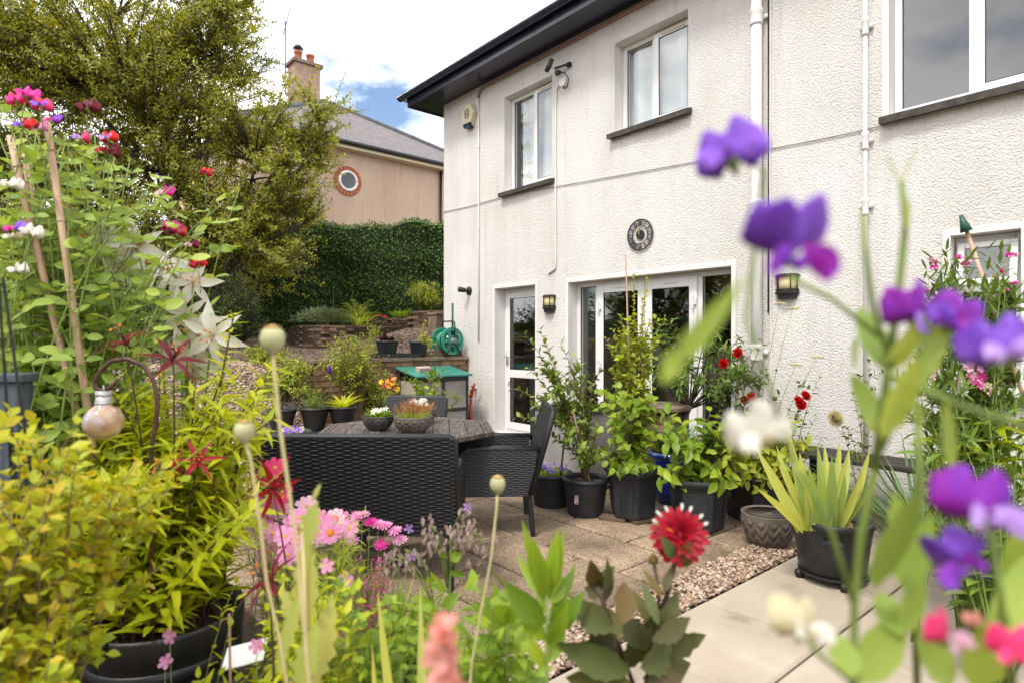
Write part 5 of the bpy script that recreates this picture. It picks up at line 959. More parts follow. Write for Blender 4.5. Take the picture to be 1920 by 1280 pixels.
for lab, px, py, d, rx, rz, nt_, top in (('rounded azalea bush standing behind the three black pots', 545, 720, 7.0, .46, .36, 56, 0), ('taller tiered azalea on a bare stem behind the three black pots', 655, 672, 7.1, .50, .36, 66, 1), ('low hebe bush on the gravel slope left of the three black pots', 505, 690, 7.6, .42, .34, 50, 0), ('small spreading bush at the foot of the brick wall behind the table', 712, 735, 7.3, .34, .30, 40, 0)):
    b0 = gz(px + (12 if top else 0), 640, d); b0 = Vector((b0.x, b0.y, max(b0.z, P(px, 805, d).z))); t = plant('azalea', lab, b0, 'shrub'); bush(t, b0, eltips(P(px, py, d), rx, .32, rz, nt_, -.35, .4), 11, .052, .45, ('small', 'ovate'), 'yellow_green', 'stem_brown', .009, subs=6, sub_len=.14, t0=.55, lift=.5, whorl=1)
t = plant('foxglove_spike', 'single violet flower spike beside the tiered azalea', P(625, 780, 6.9)); pts = stemline(t, P(625, 780, 6.9), P(617, 686, 6.9), .004); MB().tube([P(618, 700, 6.9), P(617, 690, 6.9), P(616.5, 682, 6.9)], [.016, .02, .006], 8).obj('flower', 'p_violet', t, True, world=True)
Z3 = stz + .20
def potbase(px, d): return Vector((*P(px, 640, d).xy, Z3))
t = plant('seedling', 'bronze leaved seedlings with a white label in the black pot', potbase(528, 6.38)); bush(t, potbase(528, 6.38), px_tips(7, 505, 555, 690, 760, 6.3, 6.5), 5, .06, .6, 'ovate', 'mid_leaf', 'stem_dark', .004, t0=.6, sep=30); MB().box(-.01, .01, -.002, .002, 0, .06).obj('plant_label', 'white_label', t, loc=(.03, -.08, .0))
t = plant('herb_tuft', 'fresh green feathery tuft in the middle black pot', potbase(590, 6.5)); bush(t, potbase(590, 6.5), px_tips(60, 558, 622, 728, 765, 6.35, 6.65), 12, .03, .22, 'small', 'fresh_leaf', 'stem_green', .002, t0=.1)
t = plant('eucomis', 'rosette of broad yellow green strap leaves in the black pot', potbase(643, 6.6)); clump(t, potbase(643, 6.6), 26, .16, .27, .045, .95, 'lime_leaf', 'bladearc', .03, 26)
t = plant('viola', 'purple violas beside the wide wicker seat', P(548, 818, 5.2)); clump(t, P(548, 818, 5.2), 40, .05, .09, .03, .9, 'mid_leaf', 'ovate', .12)
for k in range(14): disc_flower(t, P(rnd(525, 575), rnd(802, 812), 5.15 + rnd(-.1, .1)), TOC + UP * .5 + vr(.4), .024, 5, .8, 'p_purple' if k % 3 else 'p_white', 'p_yellow')
vt = round_pot('plant_pot', 'low dark pot of purple violas beside the far wicker armchair', Vector((*P(548, 640, 5.2).xy, .0)), .16, P(548, 818, 5.2).z + .05, 'black_plastic', .8)
t = plant('heuchera', 'dark purple leaved heuchera in the pot on the wall', Vector((.55, -1.32, 1.30)));
clump(t, Vector((.55, -1.32, 1.30)), 40, .10, .19, .07, 1.1, 'purple_leaf', 'ovate', .05, 20)
t = plant('golden_shrublet', 'upright golden leaved shoots beside the hose reel', Vector((.50, -.78, 1.29))); bush(t, Vector((.50, -.78, 1.29)), tipspx([(798, 605, 8.9), (785, 640, 8.9), (810, 640, 8.9), (800, 625, 8.8)], .1), 14, .06, .5, 'ovate', 'gold_leaf', 'stem_brown', .004, t0=.2, sep=56)
t = plant('bamboo_shrub', 'pale bushy shrub standing left of the heuchera pot', Vector((.50, -1.65, 1.05)), 'shrub'); bush(t, Vector((.50, -1.65, 1.05)), px_tips(14, 690, 735, 600, 660, 8.5, 8.9), 14, .06, .25, 'lance2', 'yellow_green', 'stem_brown', .004, t0=.2, subs=2)
t = plant('young_tree', 'slender young tree with round yellow green leaves before the cold frame', P(810, 800, 7.2) - UP * .3, 'sapling')
bush(t, P(812, 860, 7.0), tipspx([(755, 695, 7.0), (810, 640, 7.0), (830, 690, 7.0), (865, 745, 7.1), (790, 730, 6.9), (838, 760, 7.0), (822, 720, 7), (800, 700, 7), (775, 715, 7), (815, 770, 6.9), (845, 790, 6.9)], .15), 13, .085, .65, ('round', 'ovate'), 'fresh_leaf', 'stem_brown', .007, t0=.35, subs=2, sub_len=.18, sep=160)
t = plant('mixed_bedding', 'red and yellow snapdragons among fern leaves behind the table', P(730, 800, 6.4) - UP * .2); bush(t, P(730, 830, 6.4), px_tips(16, 695, 765, 715, 790, 6.2, 6.6), 8, .05, .3, ('small', 'ovate'), 'mid_leaf', 'stem_green', .003, t0=.25, subs=1)
for k in range(9): disc_flower(t, P(rnd(712, 745), rnd(708, 730), 6.4), TOC + UP * .4 + vr(.5), .028, 5, .8, random.choice(['p_crimson', 'p_yellow', 'p_orange', 'p_maroon']), 'p_yellow')
bw_ = bowl('planted_bowl', 'dummy', (0, 0, -5), .1, .1, 'bowl_glaze') if False else None
# plants in the table bowls
t = plant('white_bedding', 'small white star flowers over green leaves in the dark bowl', on_table(709, 805) + UP * .08); clump(t, on_table(709, 805) + UP * .078, 110, .04, .085, .02, 1.0, 'fresh_leaf', 'ovate', .07)
for k in range(13): disc_flower(t, on_table(709, 805) + UP * rnd(.11, .15) + RT * rnd(-.07, .09) + FW * rnd(-.06, .06), TOC * .6 + UP + vr(.4), .019, 5, .55, 'p_white', 'p_cream')
t = plant('heather', 'dense reddish tipped heather filling the grey bowl', on_table(775, 809) + UP * .08); fr = []; c0 = on_table(775, 809) + UP * .08
for i in range(170):
    a = rnd(0, 6.28); o = Vector((math.cos(a), math.sin(a), 0)); q = rnd(0, 1); b_ = c0 + o * .10 * q; tpv = b_ + UP * rnd(.09, .15) * (1.1 - .35 * q) + o * .05 * q; pts = [b_, (b_ + tpv) / 2 + o * .004, tpv]; fr += phyllo(pts, 15, .1, 1, .017, .013, .3, .6, .5, .6)
leaves(t, [f for f in fr if f[0].z < c0.z + .05], 'small', 'yellow_green'); leaves(t, [f for f in fr if f[0].z >= c0.z + .05], 'small', 'rust_leaf', name='tip')
t = plant('bedding_daisy', 'white striped bedding flowers in the bowl behind the heather', WL[k3.name] + UP * .08); clump(t, WL[k3.name] + UP * .08, 70, .05, .1, .02, .9, 'rust_leaf', 'ovate', .08)
for k in range(16): disc_flower(t, WL[k3.name] + UP * rnd(.13, .17) + RT * rnd(-.08, .05) + FW * rnd(-.05, .05), TOC + UP * .8 + vr(.4), .02, 6, .5, 'p_white', 'p_palepink')
# ------------------------------------------------------------------ potted plants along the patio edge
PA, PB, PC, PD, PE = (WL[o.name] for o in (pa, pb, pc, pd, pe))
t = plant('bellflower', 'low purple bellflower cushion spilling in the round black pot', PA + UP * .21); clump(t, PA + UP * .21, 220, .05, .10, .022, 1.0, 'fresh_leaf', 'ovate', .13)
for k in range(34): a = rnd(0, 6.28); q = .16 * math.sqrt(rnd(0, 1)); disc_flower(t, PA + Vector((q * math.cos(a), q * math.sin(a), rnd(.27, .33))), UP + TOC * .6 + vr(.5), .015, 5, .75, 'p_purple' if k % 3 else 'p_lilac', 'p_lilac')
t = plant('apple_sapling', 'thin sapling with upright leafy shoots rising from the bellflower pot', PA + Vector((.05, .03, .21)), 'sapling')
b0 = PA + Vector((.06, .05, .21)); fk = P(1062, 800, 4.75); MB().tube(curve(b0, fk, n=6, wob=.02), [.009, .009, .008, .008, .007, .007], 7).obj('trunk', 'stem_brown', t, True, world=True)
bush(t, fk, tipspx([(985, 628, 4.8), (955, 725, 4.8), (1010, 690, 4.9), (1035, 740, 4.7), (1080, 760, 4.8), (1000, 760, 4.7), (1045, 790, 4.6), (1020, 640, 4.9), (990, 690, 4.8), (1060, 700, 4.8), (1030, 700, 4.7), (970, 780, 4.7), (1075, 800, 4.6)], .1), 17, .075, .55, ('ovate', 'ovate2'), 'apple_leaf', 'stem_brown', .005, t0=.15, subs=1, sub_len=.12, sep=150)
t = plant('apple_tree', 'young apple tree tied to a cane in the tagged grey pot', PB + UP * .24, 'sapling'); b0 = PB + UP * .24
MB().tube([b0 + Vector((.03, .02, 0)), P(1075, 770, 4.6)], .008, 6).obj('cane', 'cane', t, world=True)
bush(t, b0, tipspx([(1013, 620, 4.7), (1052, 645, 4.6), (1072, 690, 4.6), (1040, 700, 4.65), (1085, 740, 4.6), (1030, 770, 4.5), (1095, 790, 4.5), (1110, 760, 4.6), (1060, 720, 4.6), (1110, 720, 4.6), (1080, 670, 4.6), (1120, 800, 4.5), (1040, 820, 4.5), (1090, 840, 4.4), (1130, 850, 4.4)], .1), 18, .075, .55, ('ovate', 'ovate2'), 'apple_leaf', 'stem_brown', .007, t0=.35, subs=1, sub_len=.12, sep=170)
t = plant('golden_climber', 'tall golden leaved climber on a cane in the hexagonal planter', PC + UP * .33, 'climber'); b0 = PC + UP * .32
MB().tube([b0, P(1180, 700, 4.5), P(1173, 478, 4.55)], .006, 6).obj('cane', 'cane', t, world=True)
bush(t, b0, tipspx([(1188, 515, 4.6), (1215, 525, 4.6), (1205, 560, 4.6), (1190, 590, 4.6), (1220, 600, 4.6)], .06), 22, .042, .75, ('round', 'ovate2'), 'gold_leaf', 'stem_brown', .006, t0=.55, wob=.03, sep=60)
bush(t, b0, [P(rnd(1125, 1235), rnd(590, 770), rnd(4.4, 4.75)) for i in range(54)], 11, .046, .8, ('round', 'ovate2'), 'yellow_green', 'stem_brown', .004, t0=.5, subs=3, sub_len=.1, wob=.03, lift=.8, sep=150)
t = plant('currant_bush', 'bright green bush with maple shaped leaves in the hexagonal planter', PC + Vector((.03, -.03, .32)), 'shrub'); bush(t, PC + Vector((.02, -.03, .31)), [P(rnd(1120, 1235), rnd(725, 885), rnd(4.15, 4.5)) for i in range(32)] + tipspx([(1110, 850, 4.4), (1095, 830, 4.4), (1245, 760, 4.4)]), 6, .085, .95, 'lobed', 'fresh_leaf', 'stem_brown', .005, t0=.4, subs=1, sub_len=.1, out=.9, upw=-.1, sep=200)
t = plant('hydrangea', 'broad toothed pale green hydrangea leaves filling the hexagonal planter', PD + UP * .33, 'shrub'); bush(t, PD + UP * .32, [P(rnd(1225, 1410), rnd(765, 910), rnd(4.0, 4.45)) for i in range(46)], 7, .125, .58, ('serr', 'serr2'), 'fresh_leaf', 'stem_brown', .006, t0=.45, out=1, upw=0, tang=.25, sep=200, whorl=1)
MB().tube([PD + UP * .3, P(1260, 820, 4.3)], .006).obj('cane', 'cane', t, world=True)
t = plant('mock_orange', 'mound of yellow green pointed leaves over the black trough', PE + UP * .32, 'shrub'); bush(t, PE + UP * .31, [P(rnd(1340, 1530), rnd(785, 925), rnd(4.0, 4.6)) for i in range(80)], 8, .085, .55, ('ovate', 'serr2'), 'yellow_green', 'stem_brown', .005, t0=.4, out=1, upw=0, tang=.3, sep=220)
# small tree on the pillar, box planter plants, roses, blue pot
tb_ = Vector((4.93, -1.05, 0)); tpot = round_pot('plant_pot', 'dark pot at the foot of the brick pillar holding the rhododendron', tb_, .16, .26, 'black_plastic')
t = plant('rhododendron', 'gnarled rhododendron with whorled dark leaves before the french doors', tb_ + UP * .21, 'shrub'); fk = P(1290, 765, 5.55)
MB().tube(curve(tb_ + UP * .21, fk, n=5, wob=.04), [.035, .034, .032, .032, .03], 9).obj('trunk', 'bark', t, True, world=True)
tl = tipspx([(1232, 625, 5.5), (1262, 600, 5.5), (1245, 660, 5.4), (1222, 690, 5.4), (1300, 640, 5.6), (1330, 650, 5.6), (1350, 615, 5.6), (1385, 635, 5.6), (1400, 690, 5.5), (1265, 700, 5.4), (1370, 690, 5.4), (1435, 705, 5.4), (1345, 720, 5.4), (1275, 725, 5.3), (1310, 690, 5.5), (1240, 610, 5.5), (1280, 660, 5.5), (1325, 610, 5.6), (1255, 640, 5.6), (1415, 660, 5.6), (1385, 720, 5.3)], .12)
bush(t, fk, tl, 3, .10, .3, ('lance', 'lance2'), 'mid_leaf', 'bark', .011, t0=.72, lift=.25, out=1.0, upw=-.15, tang=.25, whorl=5, subs=2, sub_len=.16, sep=250)
t = plant('dark_foliage', 'purple black foliage above green shoots in the grey box planter', WL[gb.name] + UP * .62); bush(t, WL[gb.name] + UP * .62, px_tips(10, 1085, 1125, 705, 760, 5.7, 6), 7, .09, .4, 'ovate', 'purple_leaf', 'stem_dark', .005, t0=.4, sep=60); bush(t, WL[gb.name] + UP * .62, px_tips(12, 1070, 1160, 690, 780, 5.6, 6.1), 7, .08, .45, 'ovate', 'mid_leaf', 'stem_green', .004, t0=.4, sep=60)
t = plant('onion_grass', 'tall green grass tufts growing in the blue pot', WL[bl.name] + UP * .38, 'grass'); clump(t, WL[bl.name] + UP * .38, 140, .22, .40, .012, .42, 'iris_dark', 'bladearc', .10); clump(t, WL[bl.name] + UP * .38, 20, .1, .16, .06, 1.1, 'lime_leaf', 'ovate', .14, 20)
rb = Vector((5.5, -1.0, 0)); t = plant('rose_bush', 'dark leaved rose bush with scarlet double blooms beside the downpipe', rb, 'rose')
bush(t, rb, tipspx([(1383, 655, 5.2), (1355, 680, 5.1), (1405, 740, 5.0), (1440, 700, 5.2), (1420, 760, 5.0), (1385, 720, 5.1), (1460, 740, 5.1), (1370, 640, 5.2), (1340, 700, 5.1), (1430, 640, 5.2), (1350, 740, 5.0), (1450, 780, 5.0)], .06), 16, .07, .6, ('serr', 'ovate'), 'mid_leaf', 'stem_dark', .007, t0=.35, subs=1, sub_len=.15, sep=120)
for x, y in ((1384, 661), (1357, 681), (1398, 748), (1410, 742)): rose(t, P(x, y, 5.0), TOC + UP * .4 + vr(.3), .045, 'p_red')
rb = Vector((6.0, -1.05, 0)); t = plant('rose_bush', 'thin rose bush with stacked red blooms near the timber bench', rb, 'rose')
bush(t, rb, tipspx([(1508, 740, 4.5), (1500, 760, 4.5), (1540, 700, 4.6), (1480, 770, 4.5), (1530, 780, 4.5), (1545, 820, 4.4)], .06), 12, .055, .6, ('serr', 'ovate'), 'mid_leaf', 'stem_green', .005, t0=.4, subs=1, sub_len=.12, sep=90)
for x, y in ((1512, 740), (1503, 758), (1499, 750)): rose(t, P(x, y, 4.4), TOC + UP * .3 + vr(.3), .04, 'p_red')
rb = Vector((6.6, -1.2, 0)); t = plant('rose_bush', 'cream double rose with dull green leaves behind the iris', rb, 'rose')
bush(t, rb, tipspx([(1570, 775, 4.2), (1610, 700, 4.3), (1630, 680, 4.3), (1600, 740, 4.2), (1590, 800, 4.1), (1640, 770, 4.2)], .06), 12, .055, .6, ('serr', 'ovate'), 'mid_leaf', 'stem_brown', .005, t0=.4, subs=1, sub_len=.12, sep=90)
rose(t, P(1568, 783, 4.1), TOC + UP * .3, .06, 'p_cream', 34); rose(t, P(1610, 703, 4.25), UP, .018, 'p_maroon', 12); rose(t, P(1630, 675, 4.25), UP, .014, 'p_maroon', 10)
t = plant('wild_carrot', 'tall wiry stems carrying flat cream flower heads against the wall', Vector((5.75, -1.1, 0)))
for x, y in ((1463, 568), (1487, 577), (1493, 682), (1534, 668)):
    pts = stemline(t, Vector((5.75 + rnd(-.03, .03), -1.1, 0)), P(x, y, 4.7), .004, wob=.02, lift=.5); leaves(t, phyllo(pts, 10, .25, .8, .06, .04, .35, .9, .2, .4), 'small', 'mid_leaf'); m = MB(); c = P(x, y, 4.7)
    for k in range(40): a = k * 2.4; q = .045 * math.sqrt(k / 40); e = c + Vector((q * math.cos(a), q * math.sin(a), rnd(-.004, .004) - q * .1)); m.tube([e - UP * .012, e, e + UP * .004], [.001, .005, .002], 4)
    m.obj('flower', 'p_cream', t, world=True)
# iris in the wheeled pot
IP = WL[pw.name] + UP * .31; t = plant('iris', 'fan of pale yellow green iris blades in the pot on castors', IP, 'iris'); fr = []
for bx, by, tx, ty, w, dd in [(1500, 990, 1424, 852, 26, 3.3), (1505, 990, 1430, 925, 22, 3.2), (1510, 992, 1456, 845, 18, 3.35), (1515, 990, 1478, 800, 22, 3.4), (1520, 992, 1500, 860, 26, 3.25), (1525, 992, 1495, 900, 20, 3.2), (1535, 1000, 1522, 880, 20, 3.2), (1540, 1000, 1540, 845, 24, 3.3), (1548, 1000, 1552, 838, 22, 3.4), (1550, 1000, 1570, 900, 18, 3.2), (1556, 1000, 1598, 850, 30, 3.35), (1562, 1000, 1590, 900, 22, 3.2), (1567, 1000, 1625, 890, 22, 3.3), (1572, 1000, 1655, 895, 20, 3.25), (1578, 1000, 1640, 850, 22, 3.45), (1530, 995, 1460, 880, 20, 3.3), (1545, 1000, 1585, 830, 26, 3.5), (1560, 1000, 1560, 870, 24, 3.15), (1570, 998, 1610, 930, 18, 3.15), (1510, 990, 1515, 930, 16, 3.15)]:
    a = P(bx, by, 3.28); a.z = IP.z; b = P(tx, ty - 8, dd); fr.append((a, b - a, TOC + vr(.5), (b - a).length, w * .8 / F * 3.3))
leaves(t, fr, ('blade', 'blade'), 'iris_leaf', 40); rz_ = MB()
for k in range(26): a = rnd(0, 6.28); q = .12 * math.sqrt(rnd(0, 1)); c = IP + Vector((q * math.cos(a), q * math.sin(a), rnd(-.005, .02))); rz_.tube([c - vr(.02), c, c + vr(.02)], [.008, .016, .009], 7)
kind(rz_.obj('rhizome', 'rhizome', t, True, world=True), 'stuff')
t = plant('crocosmia', 'dark arching strap leaves against the wall behind the iris', Vector((6.85, -1.0, 0))); clump(t, Vector((6.85, -1.0, 0)), 70, .5, .95, .022, .6, 'iris_dark', 'bladearc', .18, 60)
t = plant('day_lily', 'dense dark strap leaved clump beside the wheeled pot', Vector((7.5, -1.35, 0))); clump(t, Vector((7.5, -1.35, 0)), 90, .4, .75, .024, .8, 'iris_dark', 'bladearc', .2, 60)
# right hand border: climbing pea on canes, lilies, phlox
cb_ = Vector((7.35, -2.2, 0)); t = plant('perennial_pea', 'pink perennial pea climbing leaning canes before the kitchen window', cb_, 'climber')
for (x0_, y0_), (x1_, y1_), d in (((1925, 760), (1808, 420), 3.0), ((1880, 1000), (1848, 770), 3.0)): a = P(x0_, y0_, d); b = P(x1_, y1_, d); MB().tube([Vector((a.x + (a.x - b.x) * .35, a.y + (a.y - b.y) * .35, .0)), a, b], .009, 7).obj('cane', 'cane', t, True, world=True)
c = P(1806, 416, 3.0); ax = (P(1808, 420, 3) - P(1925, 760, 3)).normalized(); MB().tube([c - ax * .05, c - ax * .02, c + ax * .035], [.028, .02, .008], 8).obj('cane_cap', 'dark_green', t, True, world=True)
vt_ = [(1745, 500, 3.1), (1775, 470, 3.1), (1850, 470, 3.0), (1880, 460, 3.0), (1870, 540, 3.0), (1800, 560, 3.1), (1760, 560, 3.1), (1830, 600, 3.0), (1900, 600, 2.9), (1780, 640, 3.1), (1740, 540, 3.1), (1860, 700, 3.0), (1910, 520, 2.9), (1800, 700, 3.1), (1760, 720, 3.1), (1890, 660, 2.9), (1720, 700, 3.1), (1705, 690, 3.15)]
bush(t, cb_, tipspx(vt_, .1) + px_tips(44, 1730, 1940, 460, 830, 2.75, 3.15), 20, .085, .22, ('lance2', 'pea'), 'mid_leaf', 'stem_green', .004, t0=.45, subs=2, sub_len=.16, wob=.05, lift=.7, upw=.2, sep=240)
for x, y in ((1748, 492), (1752, 505), (1802, 485), (1815, 492), (1808, 500), (1895, 482), (1905, 478), (1868, 520), (1880, 512), (1893, 545), (1905, 530), (1790, 612), (1820, 615), (1830, 625), (1805, 598), (1740, 545), (1765, 590)): sweetpea(t, P(x, y, 2.95), TOC + vr(.8), .034, 'p_magenta' if (x + y) % 3 else 'p_pink', 'p_pink', 'stem_green', rnd(-.4, .4))
t = plant('phlox', 'pink and white phlox heads among narrow leaves by the right hand canes', Vector((7.2, -2.35, 0)))
bush(t, Vector((7.2, -2.35, 0)), tipspx([(1750, 700, 2.9), (1790, 720, 2.8), (1820, 690, 2.8), (1835, 720, 2.8), (1855, 730, 2.8), (1800, 760, 2.8), (1860, 770, 2.7)], .06), 14, .07, .28, 'lance2', 'mid_leaf', 'stem_green', .004, t0=.4, sep=90)
for k in range(46): x, y, m_ = random.choice([(1748, 706, 'p_palepink'), (1795, 724, 'p_white'), (1802, 716, 'p_palepink'), (1826, 700, 'p_pink'), (1834, 712, 'p_magenta'), (1850, 725, 'p_pink'), (1862, 732, 'p_cream'), (1815, 690, 'p_palepink')]); disc_flower(t, P(x + rnd(-14, 14), y + rnd(-12, 12), 2.75), TOC + vr(.7), .018, 5, .7, m_, 'p_palepink')
for lab, px, top, d in (('tall lime leaved lily whorl beside the phlox', 1795, 755, 2.9), ('broad lime leaved lily whorl nearest the right hand canes', 1850, 800, 2.75), ('lime leaved lily stem with spreading whorls by the wall', 1790, 830, 2.8)):
    b0 = Vector((*P(px + 5, 640, d).xy, 0)); t = plant('lily', lab, b0, 'lily'); pts = stemline(t, b0, P(px, top, d), .007, 'stem_green', wob=.02); leaves(t, phyllo(pts, 6, .45, 1, .15, .18, .32, 1, .1, .2, 9), ('lance', 'lance2'), 'lime_leaf', 60)
t = plant('peony', 'large dark green divided leaves massed at the right hand wall', Vector((7.55, -2.6, 0)), 'shrub'); bush(t, Vector((7.55, -2.6, 0)), px_tips(60, 1720, 1980, 780, 1030, 2.3, 2.95), 8, .10, .4, ('ovate', 'lance'), 'mid_leaf', 'stem_green', .005, t0=.35, out=1, upw=0, sep=200)
# ------------------------------------------------------------------ left foreground
# black tub of lilies
TB = P(312, 1140, 1.86); TBz = TB.z; tb2 = thing('tub', 'big black barrel tub with a rim handle full of lily stems', 'tub', (TB.x, TB.y, .03), YAW); r = .222; h = TBz - .03
MB().lathe([(r * .74, 0), (r * .78, .01), (r * .90, h * .55), (r * .915, h * .56), (r * .915, h * .62), (r * .905, h * .63), (r * .965, h - .075), (r * .98, h - .07), (r * 1.0, h - .01), (r * .99, h), (r * .955, h), (r * .94, h - .05)], 48).obj('tub_body', M('tub_black', [(.012, .011, .011), (.03, .026, .024)], .45, 6, 50, .4, .003, stretch=(3, 3, .6)), tb2, True)
MB().lathe([(r * .930, h - .14), (r * .962, h - .138), (r * .972, h - .100), (r * .945, h - .097)], 48).obj('hoop', 'black_plastic', tb2, True); MB().box(-.115, -.035, -r - .012, -r + .055, h - .012, h + .012).box(-.112, -.09, -r - .010, -r + .01, h - .05, h - .012).obj('handle', 'black_plastic', tb2, bevel=.006); soil_disc(tb2, r * .93, h - .05)
SO = Vector((TB.x, TB.y, TBz - .04)); t = plant('lily_clump', 'dense clump of lime leaved lily stems growing in the black tub', SO, 'lily'); fr = []; sm = MB()
for i in range(66):
    a = rnd(0, 6.28); q = r * .8 * math.sqrt(rnd(0, 1)); b0 = SO + Vector((q * math.cos(a), q * math.sin(a), 0)); tx = rnd(150, 520); ty = rnd(720, 960) if i > 10 else rnd(690, 800); tpv = P(tx, ty, 1.86 + rnd(-.12, .38) - .12 * (ty > 850)); pts = curve(b0, tpv, n=8, wob=.03, lift=.6); sm.tube(pts, [.0045 * (1 - .06 * k) for k in range(8)], 5); fr += phyllo(pts, 60, .08, 1, .115, .085, .23, 1, .12, .35, 1)
for x, y in ((438, 592), (418, 700), (300, 700), (470, 800)):
    b0 = SO + vr(.1) * 1; b0.z = SO.z; pts = curve(b0, P(x, y, 1.9), n=10, wob=.015, lift=.6); sm.tube(pts, [.005 * (1 - .05 * k) for k in range(10)], 5); fr += phyllo(pts, 66, .25, 1, .095, .055, .23, 1, .15, .3, 1)
sm.obj('stem', 'stem_dark', t, True, world=True); leaves(t, fr, ('lance', 'lance2'), 'lime_leaf', 300)
for k in range(5): lily(t, P(438, 592, 1.9) + vr(.01), UP + vr(.4), .02, 'gold_leaf', 'gold_leaf', 'gold_leaf', sep=False) if k == 0 else None
t = plant('dark_lily', 'maroon recurved lilies on dark stems among the lime foliage', SO + Vector((.02, .05, 0)), 'lily')
for x, y, d, R_2, fx, fy in ((235, 640, 1.75, .075, -.4, 1.3), (325, 672, 1.75, .075, .6, 1.1), (330, 880, 1.62, .08, -.9, .6), (372, 862, 1.64, .055, .2, .6), (512, 915, 1.6, .075, 1.1, .2), (505, 1085, 1.25, .065, -.7, 1.0)):
    c = P(x, y, d); b0 = (SO + RT * ((x - 312) / 312 * .14) + FW * .02) if x < 420 else Vector((c.x + rnd(-.05, .05), c.y + rnd(-.02, .1), .04)); stemline(t, b0, c - UP * .01, .004, 'stem_dark', wob=.02); lily(t, c, TOC * .5 + RT * fx + UP * (fy - .3), R_2, 'p_maroon' if y < 700 or y > 1000 else 'p_darkred', 'stem_dark', 'p_orange', elev=.9, wr=.24, turn=rnd(0, 1), tpl='recurve')
t = plant('white_lily', 'tall white trumpet lilies with yellow stamens behind the lime foliage', Vector((*P(330, 640, 2.3).xy, 0.03)), 'lily'); wl = [(398, 628, 2.1, .1, -.05), (372, 618, 2.2, -.4, .2), (362, 530, 2.3, .4, .0), (330, 520, 2.35, -.1, .6), (345, 590, 2.3, .2, -.4), (255, 462, 2.2, .5, .1), (190, 452, 2.1, -.2, .3), (172, 490, 2.2, -.5, -.2), (350, 670, 2.2, .3, -.3), (300, 500, 2.4, -.2, .4), (230, 500, 2.3, .2, -.3), (370, 690, 2.25, .0, -.5)]
for x, y, d, fx, fy in wl:
    c = P(x, y, d); b0 = Vector((*P(rnd(290, 360), 640, 2.3).xy, .03)); stemline(t, b0, c, .006, 'stem_green', wob=.02, lift=.75); lily(t, c, TOC * .8 + RT * fx + UP * fy, rnd(.085, .10), 'p_white', 'p_cream', 'p_orange', elev=.5, wr=.42, turn=rnd(0, 1))
b0 = Vector((*P(330, 640, 2.3).xy, .03)); fr = []
for i in range(9): pts = curve(b0 + vr(.12) * 1, P(rnd(240, 430), rnd(560, 760), rnd(2.1, 2.5)), n=8, wob=.02, lift=.7); pts[0].z = .03; fr += phyllo(pts, 34, .2, 1, .11, .08, .17, 1, .1, .3)
leaves(t, fr, ('lance', 'lance2'), 'fresh_leaf', 120)
# sweet peas on a cane wigwam
SB = Vector((*P(120, 640, 2.02).xy, .03)); cw = thing('cane_wigwam', 'pale bamboo canes standing among the sweet peas', 'canes', SB)
for (x0_, y0_), (x1_, y1_), d in (((165, 775), (87, 222), 1.88), ((70, 470), (18, 256), 1.95), ((80, 560), (47, 290), 2.1), ((118, 700), (95, 480), 2.15)):
    a = P(x0_, y0_, d); b = P(x1_, y1_, d); k = (a.z - .03) / (b.z - a.z); f_ = a - (b - a) * k; pts = [f_, a, (a + b) / 2, b]; m = MB().tube(pts, [.0115, .011, .0105, .0095], 9)
    for q in range(9): pq = f_.lerp(b, .07 + q * .11); dr_ = (b - a).normalized(); m.tube([pq - dr_ * .004, pq, pq + dr_ * .004], [.0105, .0128, .0105], 9)
    m.obj('cane', 'cane', cw, True, world=True)
nt_ = thing('plant_netting', 'fine green plastic netting stretched behind the bamboo cane', 'netting', SB + Vector((.02, .02, 0))); m = MB()
for i in range(9): m.tube([P(100 + i * 8, 460, 2.02), P(112 + i * 8, 620, 2.0), P(120 + i * 8, 800, 2.02)], .0009, 3)
for j in range(26): m.tube([P(96 + j, 462 + j * 13.5, 2.02), P(132 + j, 462 + j * 13.5 + 3, 2.0), P(168 + j, 464 + j * 13.5, 2.02)], .0009, 3)
m.obj('net', 'net_green', nt_, world=True)
t = plant('sweet_pea', 'tall tangle of sweet peas with mixed flowers climbing the canes', SB, 'climber'); fr = []; sm = MB(); fr2 = []
def ytop(x): return 215 + max(0, x - 110) * .55
tips = []
for i in range(100): x = rnd(-60, 330) if i % 2 else rnd(-40, 200); tips.append(P(x, rnd(ytop(x), 660), rnd(1.9, 2.3)))
tips += tipspx([(x, y, e + .35) for x, y, e in [(450, 350, 2.0), (420, 380, 2.0), (395, 395, 1.55), (300, 330, 2.0), (5, 200, 1.5), (220, 330, 1.55), (275, 560, 2.0), (265, 520, 2.0), (215, 290, 2.0), (120, 260, 1.5)]], .04)
for tpv in tips:
    pts = curve(SB + Vector((rnd(-.25, .25), rnd(-.25, .25), 0)), tpv, n=10, wob=.05, lift=.75); sm.tube(pts, [.0032 * (1 - .05 * k) for k in range(10)], 5)
    for k in range(16):
        tt = .22 + .78 * (k + rnd(0, .6)) / 16; p, tg = along(pts, min(tt, .995)); o = rdir(-.3, .5); q = [p, p + o * .02 + UP * .01, p + o * .045 + UP * .008]; sm.tube(q, .0012, 3, False)
        for s in (-1, 1): sd_ = o.cross(UP).normalized() * s; l = rnd(.044, .070) * (1.1 - .3 * tt); fr.append((q[-1], o * .6 + sd_ * .8 + UP * rnd(-.1, .4), UP * .6 + TOC * .5 + vr(.5), l, l * rnd(.5, .68)))
        if k % 2 == 0:
            td = [q[-1]]; dr_ = (o + UP * .4).normalized()
            for z in range(9): dr_ = (dr_ + vr(.45)).normalized(); td.append(td[-1] + dr_ * .009)
            sm.tube(td, .0007, 3, False)
